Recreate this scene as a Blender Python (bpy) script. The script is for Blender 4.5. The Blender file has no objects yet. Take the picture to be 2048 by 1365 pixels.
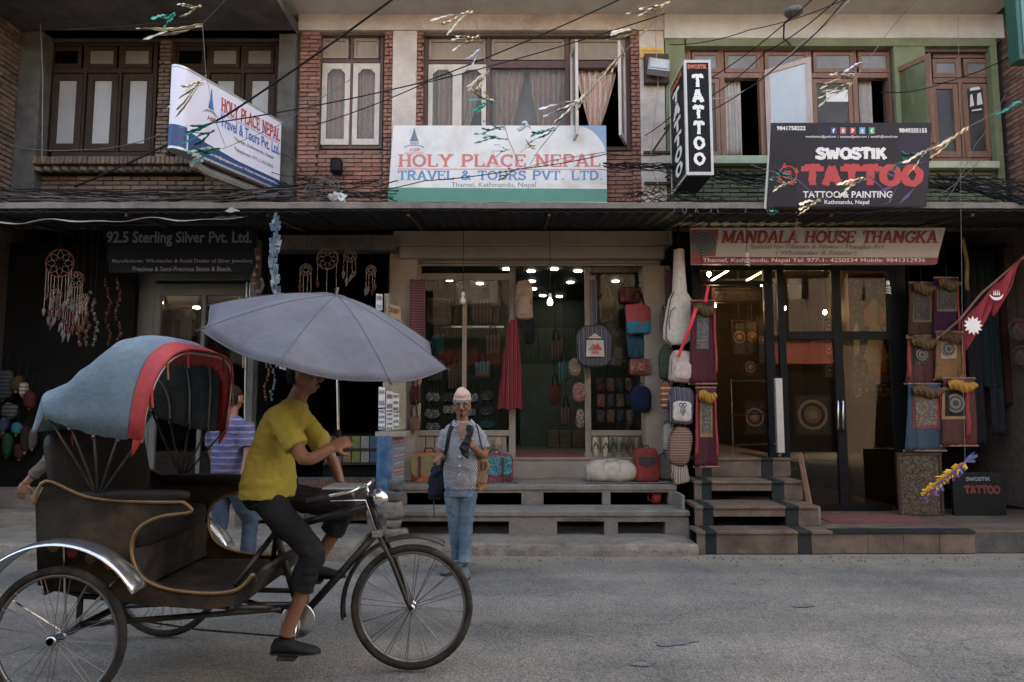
import bpy, bmesh, math, random
from mathutils import Vector, Matrix, Euler, noise
random.seed(7)
PI = math.pi
R = math.radians
scene = bpy.context.scene
C = scene.collection

# ------------------------------------------------------------------ camera, sky, sun, exposure
FPX, CX, CY, PITCH, CAMZ = 1365.0, 1024.0, 682.5, R(5.25), 1.55
cam_d = bpy.data.cameras.new('camera'); cam = bpy.data.objects.new('camera', cam_d); C.objects.link(cam)
cam.location = (0, 0, CAMZ); cam.rotation_euler = (PI / 2 + PITCH, 0, 0)
cam_d.sensor_width = 36; cam_d.lens = 24; cam_d.clip_start = 0.05; cam_d.clip_end = 2000
scene.camera = cam

SUN_EL, SUN_AZ = R(31), R(32)          # azimuth clockwise from +Y (behind the houses, to the right)
world = bpy.data.worlds.new('World'); scene.world = world; world.use_nodes = True
wn = world.node_tree; bgn = wn.nodes['Background']
sky_n = wn.nodes.new('ShaderNodeTexSky'); sky_n.sky_type = 'NISHITA'; sky_n.sun_disc = False
sky_n.sun_elevation = SUN_EL; sky_n.sun_rotation = SUN_AZ
sky_n.air_density = 1.0; sky_n.dust_density = 6.0; sky_n.ozone_density = 1.0
wn.links.new(sky_n.outputs[0], bgn.inputs[0]); bgn.inputs[1].default_value = 0.15
sd = Vector((math.sin(SUN_AZ) * math.cos(SUN_EL), math.cos(SUN_AZ) * math.cos(SUN_EL), math.sin(SUN_EL)))
sun_d = bpy.data.lights.new('sun', 'SUN'); sun_d.energy = 3.5; sun_d.angle = R(0.5); sun_d.color = (1, 0.93, 0.82)
sun = bpy.data.objects.new('sun', sun_d); C.objects.link(sun)
sun.rotation_euler = (-sd).to_track_quat('-Z', 'Y').to_euler(); sun.location = (6, 10, 20)
vs = scene.view_settings
vs.view_transform = 'Standard'; vs.look = 'None'; vs.gamma = 1; vs.exposure = 3.12
vs.use_white_balance = True; vs.white_balance_temperature = 7900; vs.white_balance_tint = 10
scene.cycles.use_denoising = True
scene.cycles.max_bounces = 8; scene.cycles.transparent_max_bounces = 12
scene.cycles.sample_clamp_indirect = 6

# ------------------------------------------------------------------ pixel -> place
_cp, _sp = math.cos(PITCH), math.sin(PITCH)
def at(px, py, Y):
    a = (px - CX) / FPX; b = (CY - py) / FPX
    dy = _cp - b * _sp; dz = _sp + b * _cp
    t = Y / dy
    return Vector((a * t, Y, CAMZ + dz * t))
def rect(px0, py0, px1, py1, Y):
    m = (py0 + py1) / 2
    x0 = at(px0, m, Y).x; x1 = at(px1, m, Y).x
    xc = (px0 + px1) / 2
    return x0, x1, at(xc, py1, Y).z, at(xc, py0, Y).z      # x0,x1,zlow,zhigh
def ppm(py, Y):                                             # pixels per metre there
    return 1.0 / abs(at(CX + 1, py, Y).x)

# ------------------------------------------------------------------ mesh builder
class MB:
    def __init__(s): s.v = []; s.f = []
    def add(s, vs_, fs_):
        o = len(s.v); s.v += [Vector(v) for v in vs_]; s.f += [tuple(i + o for i in f) for f in fs_]; return s
    def box(s, x0, x1, y0, y1, z0, z1, M=None):
        vs_ = [Vector((x, y, z)) for z in (z0, z1) for y in (y0, y1) for x in (x0, x1)]
        if M: vs_ = [M @ v for v in vs_]
        return s.add(vs_, [(0, 2, 3, 1), (4, 5, 7, 6), (0, 1, 5, 4), (2, 6, 7, 3), (0, 4, 6, 2), (1, 3, 7, 5)])
    def pbox(s, px0, py0, px1, py1, yf, yb):
        x0, x1, z0, z1 = rect(px0, py0, px1, py1, yf); return s.box(x0, x1, yf, yb, z0, z1)
    def lattice(s, rs, yf, yb):                             # bars that cross: each a hair behind the last
        for i, q in enumerate(rs): s.pbox(*q, yf + .0013 * i, yb)
        return s
    def tube(s, pts, r, n=8, caps=True, flat=1.0):
        pts = [Vector(p) for p in pts]; m = len(pts)
        rr = list(r) if isinstance(r, (list, tuple)) else [r] * m
        t0 = (pts[1] - pts[0]).normalized()
        ref = Vector((0, 0, 1)) if abs(t0.z) < 0.9 else Vector((1, 0, 0))
        nrm = t0.cross(ref).normalized(); o = len(s.v); prev = t0
        for i, p in enumerate(pts):
            t = ((pts[min(i + 1, m - 1)] - pts[max(i - 1, 0)])).normalized()
            if t.length == 0: t = prev
            nrm = (nrm - t * nrm.dot(t)); nrm = nrm.normalized() if nrm.length > 1e-6 else t.orthogonal().normalized()
            b = t.cross(nrm)
            ra = rr[i] if isinstance(rr[i], (tuple, list)) else (rr[i], rr[i] * flat)
            for k in range(n):
                a = 2 * PI * k / n
                s.v.append(p + nrm * (math.cos(a) * ra[0]) + b * (math.sin(a) * ra[1]))
            prev = t
        for i in range(m - 1):
            for k in range(n):
                k2 = (k + 1) % n
                s.f.append((o + i * n + k, o + i * n + k2, o + (i + 1) * n + k2, o + (i + 1) * n + k))
        if caps:
            s.f.append(tuple(o + k for k in reversed(range(n)))); s.f.append(tuple(o + (m - 1) * n + k for k in range(n)))
        return s
    def rings(s, rings, cap=True):
        n = len(rings[0]); o = len(s.v)
        for rg in rings: s.v += [Vector(p) for p in rg]
        for i in range(len(rings) - 1):
            for k in range(n):
                k2 = (k + 1) % n
                s.f.append((o + i * n + k, o + i * n + k2, o + (i + 1) * n + k2, o + (i + 1) * n + k))
        if cap:
            s.f.append(tuple(o + k for k in reversed(range(n)))); s.f.append(tuple(o + (len(rings) - 1) * n + k for k in range(n)))
        return s
    def lathe(s, prof, c=(0, 0, 0), axis='Z', n=20, a0=0, a1=2 * PI):
        c = Vector(c); rg = []
        full = abs(a1 - a0 - 2 * PI) < 1e-6; o = len(s.v); cnt = n if full else n + 1
        for r, h in prof:
            for k in range(cnt):
                a = a0 + (a1 - a0) * k / n
                x, y = r * math.cos(a), r * math.sin(a)
                s.v.append(c + (Vector((x, y, h)) if axis == 'Z' else Vector((x, h, y)) if axis == 'Y' else Vector((h, x, y))))
        for i in range(len(prof) - 1):
            for k in range(n):
                k2 = (k + 1) % cnt
                s.f.append((o + i * cnt + k, o + i * cnt + k2, o + (i + 1) * cnt + k2, o + (i + 1) * cnt + k))
        return s
    def sup(s, c, r, e1=0.5, e2=0.5, nu=16, nv=10, M=None):      # superellipsoid
        c = Vector(c); sg = lambda w, e: math.copysign(abs(w) ** e, w); o = len(s.v)
        for i in range(nv + 1):
            ph = -PI / 2 + PI * i / nv
            for k in range(nu):
                th = 2 * PI * k / nu
                v = Vector((r[0] * sg(math.cos(ph), e1) * sg(math.cos(th), e2), r[1] * sg(math.cos(ph), e1) * sg(math.sin(th), e2), r[2] * sg(math.sin(ph), e1)))
                s.v.append((M @ v if M else v) + c)
        for i in range(nv):
            for k in range(nu):
                k2 = (k + 1) % nu
                s.f.append((o + i * nu + k, o + i * nu + k2, o + (i + 1) * nu + k2, o + (i + 1) * nu + k))
        return s
    def prism(s, pts, d):                                   # pts: planar loop, d: extrusion vector
        pts = [Vector(p) for p in pts]; d = Vector(d); n = len(pts); o = len(s.v)
        s.v += pts + [p + d for p in pts]
        s.f.append(tuple(o + i for i in range(n))); s.f.append(tuple(o + n + i for i in reversed(range(n))))
        for i in range(n):
            j = (i + 1) % n; s.f.append((o + j, o + i, o + n + i, o + n + j))
        return s
    def grid(s, fn, nu, nv):
        o = len(s.v)
        for j in range(nv + 1):
            for i in range(nu + 1): s.v.append(Vector(fn(i / nu, j / nv)))
        for j in range(nv):
            for i in range(nu):
                a = o + j * (nu + 1) + i; s.f.append((a, a + 1, a + nu + 2, a + nu + 1))
        return s
    def shift(s, fn): s.v = [Vector(fn(v)) for v in s.v]; return s
    def build(s, name, m, parent=None, smooth=False, bevel=0, solid=0, sub=0):
        me = bpy.data.meshes.new(name)
        og = ORG.get(parent.name, Vector()) if parent else Vector()
        me.from_pydata([v - og for v in s.v], [], s.f)
        bm = bmesh.new(); bm.from_mesh(me); bmesh.ops.recalc_face_normals(bm, faces=bm.faces)
        if bevel: bmesh.ops.bevel(bm, geom=bm.edges[:], offset=bevel, segments=2, affect='EDGES', profile=0.6)
        bm.to_mesh(me); bm.free()
        if smooth:
            for p in me.polygons: p.use_smooth = True
        me.materials.append(m)
        o = bpy.data.objects.new(name, me); C.objects.link(o)
        if parent: o.parent = parent
        ORG[o.name] = og
        if solid:
            md = o.modifiers.new('thick', 'SOLIDIFY'); md.thickness = solid; md.offset = 0
        if sub:
            md = o.modifiers.new('soft', 'SUBSURF'); md.levels = sub; md.render_levels = sub
        return o
def smooth_path(pts, n=5):
    pts = [Vector(p) for p in pts]; m = len(pts); o = []
    for i in range(m - 1):
        p0, p1, p2, p3 = pts[max(i - 1, 0)], pts[i], pts[i + 1], pts[min(i + 2, m - 1)]
        o += [.5 * ((2 * p1) + (p2 - p0) * t + (2 * p0 - 5 * p1 + 4 * p2 - p3) * t * t + (3 * p1 - p0 - 3 * p2 + p3) * t ** 3) for t in [k / n for k in range(n)]]
    return o + [pts[-1]]
ORG = {}
def thing(name, label, cat, loc=(0, 0, 0), group=None):
    o = bpy.data.objects.new(name, None); C.objects.link(o); o.location = loc; o.empty_display_size = 0.1
    ORG[o.name] = Vector(loc); o['label'] = label; o['category'] = cat
    if group: o['group'] = group
    return o
def tag(o, label, cat, group=None):
    o['label'] = label; o['category'] = cat
    if group: o['group'] = group
    return o
def struct(o): o['kind'] = 'structure'; return o
def stuff(o): o['kind'] = 'stuff'; return o
def remesh(mb, vox, smooth_it=6):
    """union of closed lofts as one continuous surface"""
    me = bpy.data.meshes.new('tmp'); me.from_pydata(mb.v, [], mb.f)
    bm = bmesh.new(); bm.from_mesh(me); bmesh.ops.recalc_face_normals(bm, faces=bm.faces); bm.to_mesh(me); bm.free()
    o = bpy.data.objects.new('tmp', me); C.objects.link(o)
    md = o.modifiers.new('r', 'REMESH'); md.mode = 'VOXEL'; md.voxel_size = vox
    if smooth_it:
        sm = o.modifiers.new('s', 'SMOOTH'); sm.factor = 0.5; sm.iterations = smooth_it
    dg = bpy.context.evaluated_depsgraph_get()
    ev = o.evaluated_get(dg).to_mesh()
    out = MB(); out.v = [v.co.copy() for v in ev.vertices]; out.f = [tuple(p.vertices) for p in ev.polygons]
    o.evaluated_get(dg).to_mesh_clear(); bpy.data.objects.remove(o); bpy.data.meshes.remove(me)
    return out

def wrinkle(mb, amp, sc, seed=0.0):
    o = Vector((seed, seed * 1.7, seed * .3))
    return mb.shift(lambda v: v + noise.noise_vector(v * sc + o) * amp + noise.noise_vector(Vector((v.x * sc * 1.2, v.y * sc * 1.2, v.z * sc * 3.2)) + o) * amp * .6)

# ------------------------------------------------------------------ materials
MATS = {}
def nt(name):
    m = bpy.data.materials.new(name); m.use_nodes = True; t = m.node_tree
    return m, t, t.nodes['Principled BSDF'], t.nodes.new, t.links.new
def rgba(c): return (c[0], c[1], c[2], 1)
def mat(name, col, rough=0.75, var=0.25, scale=7.0, bump=0.15, bscale=60.0, metal=0.0, spec=0.4, dirt=None, dscale=1.6, rand=0.0, stretch=None, damt=0.55, sheen=0.0):
    if name in MATS: return MATS[name]
    if max(col) < .07 and not metal: spec *= .22
    m, t, p, N, L = nt(name)
    tc = N('ShaderNodeTexCoord'); src = tc.outputs['Object']
    if stretch:
        mp = N('ShaderNodeMapping'); mp.inputs['Scale'].default_value = stretch; L(src, mp.inputs[0]); src = mp.outputs[0]
    n1 = N('ShaderNodeTexNoise'); n1.inputs['Scale'].default_value = scale; n1.inputs['Detail'].default_value = 6; n1.inputs['Roughness'].default_value = 0.65
    L(src, n1.inputs['Vector'])
    cr = N('ShaderNodeValToRGB'); cr.color_ramp.elements[0].position = 0.3; cr.color_ramp.elements[1].position = 0.72
    cr.color_ramp.elements[0].color = rgba([max(0, c * (1 - var)) for c in col]); cr.color_ramp.elements[1].color = rgba([min(1, c * (1 + var)) for c in col])
    L(n1.outputs['Fac'], cr.inputs[0]); out = cr.outputs[0]
    if rand:
        oi = N('ShaderNodeObjectInfo'); hs = N('ShaderNodeHueSaturation')
        mr = N('ShaderNodeMapRange'); mr.inputs['To Min'].default_value = 1 - rand; mr.inputs['To Max'].default_value = 1 + rand
        L(oi.outputs['Random'], mr.inputs[0]); L(mr.outputs[0], hs.inputs['Value']); L(out, hs.inputs['Color']); out = hs.outputs[0]
    if dirt:
        n2 = N('ShaderNodeTexNoise'); n2.inputs['Scale'].default_value = dscale; n2.inputs['Detail'].default_value = 9; n2.inputs['Roughness'].default_value = 0.7
        L(tc.outputs['Object'], n2.inputs['Vector'])
        r2 = N('ShaderNodeValToRGB'); r2.color_ramp.elements[0].position = 0.47; r2.color_ramp.elements[1].position = 0.68
        L(n2.outputs['Fac'], r2.inputs[0])
        mu = N('ShaderNodeMath'); mu.operation = 'MULTIPLY'; mu.inputs[1].default_value = damt; L(r2.outputs[0], mu.inputs[0])
        mx = N('ShaderNodeMix'); mx.data_type = 'RGBA'; mx.inputs['B'].default_value = rgba(dirt)
        L(mu.outputs[0], mx.inputs['Factor']); L(out, mx.inputs['A']); out = mx.outputs['Result']
    L(out, p.inputs['Base Color'])
    p.inputs['Roughness'].default_value = rough; p.inputs['Metallic'].default_value = metal; p.inputs['Specular IOR Level'].default_value = spec
    if sheen: p.inputs['Sheen Weight'].default_value = sheen
    if bump:
        nb = N('ShaderNodeTexNoise'); nb.inputs['Scale'].default_value = bscale; nb.inputs['Detail'].default_value = 5; L(src, nb.inputs['Vector'])
        bn = N('ShaderNodeBump'); bn.inputs['Strength'].default_value = bump; bn.inputs['Distance'].default_value = 0.02
        L(nb.outputs['Fac'], bn.inputs['Height']); L(bn.outputs[0], p.inputs['Normal'])
    MATS[name] = m; return m
def glass(name, tint=(0.9, 0.95, 0.95), ior=1.5, rough=0.02, dim=0.9):
    if name in MATS: return MATS[name]
    m, t, p, N, L = nt(name); t.nodes.remove(p)
    tr = N('ShaderNodeBsdfTransparent'); tr.inputs[0].default_value = rgba([c * dim for c in tint])
    gl = N('ShaderNodeBsdfGlossy'); gl.inputs['Roughness'].default_value = rough; gl.inputs[0].default_value = (1, 1, 1, 1)
    fr = N('ShaderNodeFresnel'); fr.inputs[0].default_value = ior
    tc = N('ShaderNodeTexCoord'); nz = N('ShaderNodeTexNoise'); nz.inputs['Scale'].default_value = 2.2; L(tc.outputs['Object'], nz.inputs['Vector'])
    bn = N('ShaderNodeBump'); bn.inputs['Strength'].default_value = 0.02; L(nz.outputs['Fac'], bn.inputs['Height']); L(bn.outputs[0], gl.inputs['Normal'])
    mx = N('ShaderNodeMixShader'); L(fr.outputs[0], mx.inputs[0]); L(tr.outputs[0], mx.inputs[1]); L(gl.outputs[0], mx.inputs[2])
    L(mx.outputs[0], t.nodes['Material Output'].inputs[0]); MATS[name] = m; return m
def dusty(name, film=.3, col=(.30, .28, .265)):
    """old window glass under a film of dust"""
    m = glass(name, (.88, .87, .86), 1.22, .10, .92); t = m.node_tree; N, L = t.nodes.new, t.links.new
    out = t.nodes['Material Output']; old = out.inputs[0].links[0].from_socket
    d = N('ShaderNodeBsdfDiffuse'); d.inputs[0].default_value = rgba(col); nz = N('ShaderNodeTexNoise'); nz.inputs['Scale'].default_value = 4; nz.inputs['Detail'].default_value = 7
    tc = N('ShaderNodeTexCoord'); L(tc.outputs['Object'], nz.inputs['Vector']); mr = N('ShaderNodeMapRange'); mr.inputs['From Min'].default_value = .3; mr.inputs['From Max'].default_value = .7; mr.inputs['To Min'].default_value = film * .6; mr.inputs['To Max'].default_value = min(1, film * 1.5)
    L(nz.outputs['Fac'], mr.inputs[0]); mx = N('ShaderNodeMixShader'); L(mr.outputs[0], mx.inputs[0]); L(old, mx.inputs[1]); L(d.outputs[0], mx.inputs[2]); L(mx.outputs[0], out.inputs[0]); return m
def emit(name, col, s):
    if name in MATS: return MATS[name]
    m, t, p, N, L = nt(name); p.inputs['Base Color'].default_value = rgba(col)
    p.inputs['Emission Color'].default_value = rgba(col); p.inputs['Emission Strength'].default_value = s
    MATS[name] = m; return m
def stripes(name, cols, freq=30.0, axis='X', rough=0.85, soft=0.0, distort=0.3, bump=0.2):
    """woven cloth: bands of colour along one axis"""
    if name in MATS: return MATS[name]
    m, t, p, N, L = nt(name); tc = N('ShaderNodeTexCoord')
    w = N('ShaderNodeTexWave'); w.wave_type = 'BANDS'; w.bands_direction = axis; w.wave_profile = 'SAW'; w.inputs['Scale'].default_value = freq / 20.0
    w.inputs['Distortion'].default_value = distort; w.inputs['Detail'].default_value = 1; w.inputs['Detail Scale'].default_value = 3
    L(tc.outputs['Object'], w.inputs['Vector'])
    cr = N('ShaderNodeValToRGB'); e = cr.color_ramp.elements
    cr.color_ramp.interpolation = 'LINEAR' if soft else 'CONSTANT'
    n = len(cols)
    while len(e) < n: e.new(0.5)
    for i, c in enumerate(cols): e[i].position = i / n; e[i].color = rgba(c)
    L(w.outputs['Fac'], cr.inputs[0])
    nz = N('ShaderNodeTexNoise'); nz.inputs['Scale'].default_value = 90; nz.inputs['Detail'].default_value = 4; L(tc.outputs['Object'], nz.inputs['Vector'])
    mx = N('ShaderNodeMix'); mx.data_type = 'RGBA'; mx.blend_type = 'MULTIPLY'; mx.inputs['Factor'].default_value = 0.5
    L(cr.outputs[0], mx.inputs['A']); L(nz.outputs['Color'], mx.inputs['B'])
    hs = N('ShaderNodeHueSaturation'); hs.inputs['Value'].default_value = 1.3; L(mx.outputs['Result'], hs.inputs['Color'])
    L(hs.outputs[0], p.inputs['Base Color']); p.inputs['Roughness'].default_value = rough; p.inputs['Specular IOR Level'].default_value = 0.2
    bn = N('ShaderNodeBump'); bn.inputs['Strength'].default_value = bump; bn.inputs['Distance'].default_value = 0.01; L(nz.outputs['Fac'], bn.inputs['Height']); L(bn.outputs[0], p.inputs['Normal'])
    MATS[name] = m; return m
def motif(name, base, cols, scale=40.0, rough=0.8, thr=0.45, kind='F1'):
    """printed cloth: voronoi motif in several colours over a ground"""
    if name in MATS: return MATS[name]
    m, t, p, N, L = nt(name); tc = N('ShaderNodeTexCoord')
    v = N('ShaderNodeTexVoronoi'); v.inputs['Scale'].default_value = scale; L(tc.outputs['Object'], v.inputs['Vector'])
    cr = N('ShaderNodeValToRGB'); e = cr.color_ramp.elements; cr.color_ramp.interpolation = 'CONSTANT'
    while len(e) < len(cols): e.new(0.5)
    for i, c in enumerate(cols): e[i].position = i / len(cols); e[i].color = rgba(c)
    sp = N('ShaderNodeSeparateColor'); L(v.outputs['Color'], sp.inputs[0]); L(sp.outputs[0], cr.inputs[0])
    nz = N('ShaderNodeTexNoise'); nz.inputs['Scale'].default_value = scale * 1.4; nz.inputs['Detail'].default_value = 5; L(tc.outputs['Object'], nz.inputs['Vector'])
    st = N('ShaderNodeMath'); st.operation = 'GREATER_THAN'; st.inputs[1].default_value = thr; L(nz.outputs['Fac'], st.inputs[0])
    mx = N('ShaderNodeMix'); mx.data_type = 'RGBA'; mx.inputs['A'].default_value = rgba(base); L(st.outputs[0], mx.inputs['Factor']); L(cr.outputs[0], mx.inputs['B'])
    L(mx.outputs['Result'], p.inputs['Base Color']); p.inputs['Roughness'].default_value = rough; p.inputs['Specular IOR Level'].default_value = 0.25
    MATS[name] = m; return m
def checks(name):
    m, t, p, N, L = nt(name); tc = N('ShaderNodeTexCoord')
    mp = N('ShaderNodeMapping'); mp.inputs['Rotation'].default_value = (0, R(38), 0); L(tc.outputs['Object'], mp.inputs[0])
    ck = N('ShaderNodeTexChecker'); ck.inputs['Scale'].default_value = 54; ck.inputs['Color1'].default_value = (0.40, 0.40, 0.42, 1); ck.inputs['Color2'].default_value = (0.03, 0.03, 0.035, 1)
    mp2 = N('ShaderNodeMapping'); mp2.inputs['Scale'].default_value = (1, 0.05, 2.2); L(mp.outputs[0], mp2.inputs[0]); L(mp2.outputs[0], ck.inputs[0])
    nz = N('ShaderNodeTexNoise'); nz.inputs['Scale'].default_value = 9; L(tc.outputs['Object'], nz.inputs['Vector'])
    rp = N('ShaderNodeValToRGB'); rp.color_ramp.elements[0].position = 0.44; rp.color_ramp.elements[1].position = 0.56; L(nz.outputs['Fac'], rp.inputs[0])
    mx = N('ShaderNodeMix'); mx.data_type = 'RGBA'; mx.inputs['B'].default_value = (0.25, 0.25, 0.265, 1)
    ml = N('ShaderNodeMath'); ml.operation = 'MULTIPLY'; ml.inputs[1].default_value = 0.7; L(rp.outputs[0], ml.inputs[0])
    L(ml.outputs[0], mx.inputs['Factor']); L(ck.outputs[0], mx.inputs['A']); L(mx.outputs['Result'], p.inputs['Base Color'])
    p.inputs['Roughness'].default_value = 0.85; p.inputs['Specular IOR Level'].default_value = 0.2
    bn = N('ShaderNodeBump'); bn.inputs['Strength'].default_value = 0.5; bn.inputs['Distance'].default_value = 0.03
    n3 = N('ShaderNodeTexNoise'); n3.inputs['Scale'].default_value = 12; L(tc.outputs['Object'], n3.inputs['Vector']); L(n3.outputs['Fac'], bn.inputs['Height']); L(bn.outputs[0], p.inputs['Normal'])
    return m
def asphalt():
    m, t, p, N, L = nt('asphalt'); tc = N('ShaderNodeTexCoord')
    v = N('ShaderNodeTexVoronoi'); v.inputs['Scale'].default_value = 95; L(tc.outputs['Object'], v.inputs['Vector'])
    cr = N('ShaderNodeValToRGB'); cr.color_ramp.elements[0].color = (0.14, 0.136, 0.128, 1); cr.color_ramp.elements[1].color = (0.30, 0.288, 0.266, 1)
    sp = N('ShaderNodeSeparateColor'); L(v.outputs['Color'], sp.inputs[0]); L(sp.outputs[0], cr.inputs[0])
    n1 = N('ShaderNodeTexNoise'); n1.inputs['Scale'].default_value = 0.9; n1.inputs['Detail'].default_value = 10; n1.inputs['Roughness'].default_value = 0.68; L(tc.outputs['Object'], n1.inputs['Vector'])
    r1 = N('ShaderNodeValToRGB'); r1.color_ramp.elements[0].position = 0.35; r1.color_ramp.elements[1].position = 0.7; r1.color_ramp.elements[0].color = (0.55, 0.555, 0.56, 1); r1.color_ramp.elements[1].color = (1.05, 1.0, 0.93, 1)
    L(n1.outputs['Fac'], r1.inputs[0])
    mx = N('ShaderNodeMix'); mx.data_type = 'RGBA'; mx.blend_type = 'MULTIPLY'; mx.inputs['Factor'].default_value = 1; L(cr.outputs[0], mx.inputs['A']); L(r1.outputs[0], mx.inputs['B'])
    # damp / tar stains with outlines of their own
    n2 = N('ShaderNodeTexNoise'); n2.inputs['Scale'].default_value = 3.1; n2.inputs['Detail'].default_value = 4
    mp = N('ShaderNodeMapping'); mp.inputs['Scale'].default_value = (0.55, 1.5, 1); L(tc.outputs['Object'], mp.inputs[0]); L(mp.outputs[0], n2.inputs['Vector'])
    r2 = N('ShaderNodeValToRGB'); r2.color_ramp.elements[0].position = 0.70; r2.color_ramp.elements[1].position = 0.725; L(n2.outputs['Fac'], r2.inputs[0])
    m2 = N('ShaderNodeMix'); m2.data_type = 'RGBA'; m2.inputs['B'].default_value = (0.055, 0.06, 0.065, 1)
    ml = N('ShaderNodeMath'); ml.operation = 'MULTIPLY'; ml.inputs[1].default_value = 0.6; L(r2.outputs[0], ml.inputs[0]); L(ml.outputs[0], m2.inputs['Factor']); L(mx.outputs['Result'], m2.inputs['A'])
    # wear along the line of traffic, and a web of fine cracks
    mw = N('ShaderNodeMapping'); mw.inputs['Scale'].default_value = (.12, 1.7, 1); L(tc.outputs['Object'], mw.inputs[0])
    n6 = N('ShaderNodeTexNoise'); n6.inputs['Scale'].default_value = 1.0; n6.inputs['Detail'].default_value = 6; L(mw.outputs[0], n6.inputs['Vector'])
    r6 = N('ShaderNodeMapRange'); r6.inputs['From Min'].default_value = .35; r6.inputs['From Max'].default_value = .68; r6.inputs['To Min'].default_value = .72; r6.inputs['To Max'].default_value = 1.12; L(n6.outputs['Fac'], r6.inputs[0])
    vc = N('ShaderNodeTexVoronoi'); vc.feature = 'DISTANCE_TO_EDGE'; vc.inputs['Scale'].default_value = .8
    nd = N('ShaderNodeTexNoise'); nd.inputs['Scale'].default_value = 3.5; nd.inputs['Detail'].default_value = 6; L(tc.outputs['Object'], nd.inputs['Vector'])
    va = N('ShaderNodeVectorMath'); va.operation = 'MULTIPLY_ADD'; va.inputs[1].default_value = (.5, .5, .5); L(nd.outputs['Color'], va.inputs[0]); L(tc.outputs['Object'], va.inputs[2]); L(va.outputs[0], vc.inputs['Vector'])
    rc = N('ShaderNodeMapRange'); rc.inputs['From Max'].default_value = .006; rc.inputs['To Min'].default_value = .55; L(vc.outputs['Distance'], rc.inputs[0])
    mm = N('ShaderNodeMath'); mm.operation = 'MULTIPLY'; L(r6.outputs[0], mm.inputs[0]); L(rc.outputs[0], mm.inputs[1])
    m9 = N('ShaderNodeVectorMath'); m9.operation = 'SCALE'; L(m2.outputs['Result'], m9.inputs[0]); L(mm.outputs[0], m9.inputs['Scale'])
    # dust collects by the kerb
    sx = N('ShaderNodeSeparateXYZ'); L(tc.outputs['Object'], sx.inputs[0])
    ad = N('ShaderNodeMath'); ad.operation = 'ADD'; n5 = N('ShaderNodeTexNoise'); n5.inputs['Scale'].default_value = 2.3; n5.inputs['Detail'].default_value = 8; L(tc.outputs['Object'], n5.inputs['Vector'])
    L(sx.outputs['Y'], ad.inputs[0]); L(n5.outputs['Fac'], ad.inputs[1])
    mr = N('ShaderNodeMapRange'); mr.inputs['From Min'].default_value = 7.12; mr.inputs['From Max'].default_value = 7.65; mr.inputs['To Max'].default_value = 0.75; L(ad.outputs[0], mr.inputs[0])
    m3 = N('ShaderNodeMix'); m3.data_type = 'RGBA'; m3.inputs['B'].default_value = (0.24, 0.2, 0.155, 1); L(mr.outputs[0], m3.inputs['Factor']); L(m9.outputs[0], m3.inputs['A'])
    L(m3.outputs['Result'], p.inputs['Base Color']); p.inputs['Roughness'].default_value = 0.82; p.inputs['Specular IOR Level'].default_value = 0.35
    bn = N('ShaderNodeBump'); bn.inputs['Strength'].default_value = 0.55; bn.inputs['Distance'].default_value = 0.012; L(v.outputs['Distance'], bn.inputs['Height']); L(bn.outputs[0], p.inputs['Normal'])
    return m

M_plaster = mat('plaster', (0.56, 0.47, 0.415), 0.9, 0.12, 9, 0.5, 28, dirt=(0.23, 0.19, 0.16), dscale=1.3, damt=0.6)
M_soffit = mat('soffit_plaster', (0.58, 0.55, 0.52), 0.9, 0.1, 3, 0.3, 30, dirt=(0.25, 0.24, 0.22), dscale=0.9, damt=0.5)
M_cream = mat('cream_paint', (0.27, 0.222, 0.18), 0.75, 0.12, 5, 0.2, 40, dirt=(0.16, 0.13, 0.1), dscale=2.0, damt=0.6)
M_concrete = mat('concrete', (0.19, 0.165, 0.138), 0.92, 0.22, 5, 0.5, 45, dirt=(0.10, 0.088, 0.075), dscale=2.2, damt=0.7)
M_dustcon = mat('dusty_concrete', (0.20, 0.168, 0.135), 0.95, 0.35, 4, 0.8, 30, dirt=(0.085, 0.07, 0.057), dscale=2.6, damt=0.7)
M_darkcon = mat('dark_concrete', (0.10, 0.09, 0.082), 0.95, 0.3, 4, 0.5, 40, dirt=(0.03, 0.028, 0.026), dscale=1.5, damt=0.75)  # low tone; on the left house the colour carries its shade
M_mortar = mat('mortar', (0.12, 0.09, 0.075), 0.95, 0.3, 14, 0.6, 50)
M_mortar_dk = mat('mortar_dark', (0.055, 0.045, 0.038), 0.95, 0.3, 14, 0.6, 50)
M_brick = mat('brick_red', (0.30, 0.13, 0.095), 0.9, 0.3, 11, 0.5, 50, rand=0.32, dirt=(0.40, 0.32, 0.27), dscale=2.2, damt=0.45)
M_brick_dk = mat('brick_shaded_dusty', (0.155, 0.10, 0.075), 0.92, 0.3, 11, 0.5, 50, rand=0.38, dirt=(0.27, 0.22, 0.17), dscale=3, damt=0.5)  # low base colour holds the shade on the left house; dust patches over it
M_brick_gr = mat('brick_painted_green', (0.155, 0.17, 0.10), 0.88, 0.25, 9, 0.5, 45, rand=0.2, dirt=(0.10, 0.095, 0.075), dscale=2.4, damt=0.6)
M_green = mat('green_paint', (0.19, 0.205, 0.112), 0.85, 0.18, 5, 0.4, 40, dirt=(0.12, 0.13, 0.07), dscale=1.8, damt=0.6)
M_palegreen = mat('pale_green_paint', (0.42, 0.45, 0.33), 0.85, 0.15, 6, 0.3, 40, dirt=(0.2, 0.2, 0.15), damt=0.6)
M_maroonwood = mat('maroon_frame', (0.115, 0.055, 0.05), 0.55, 0.25, 6, 0.15, 60, stretch=(6, 6, 1))
M_whitewood = mat('cream_wood', (0.58, 0.50, 0.44), 0.6, 0.12, 6, 0.15, 60, stretch=(6, 6, 1), dirt=(0.3, 0.24, 0.19), dscale=3, damt=0.5)
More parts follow.
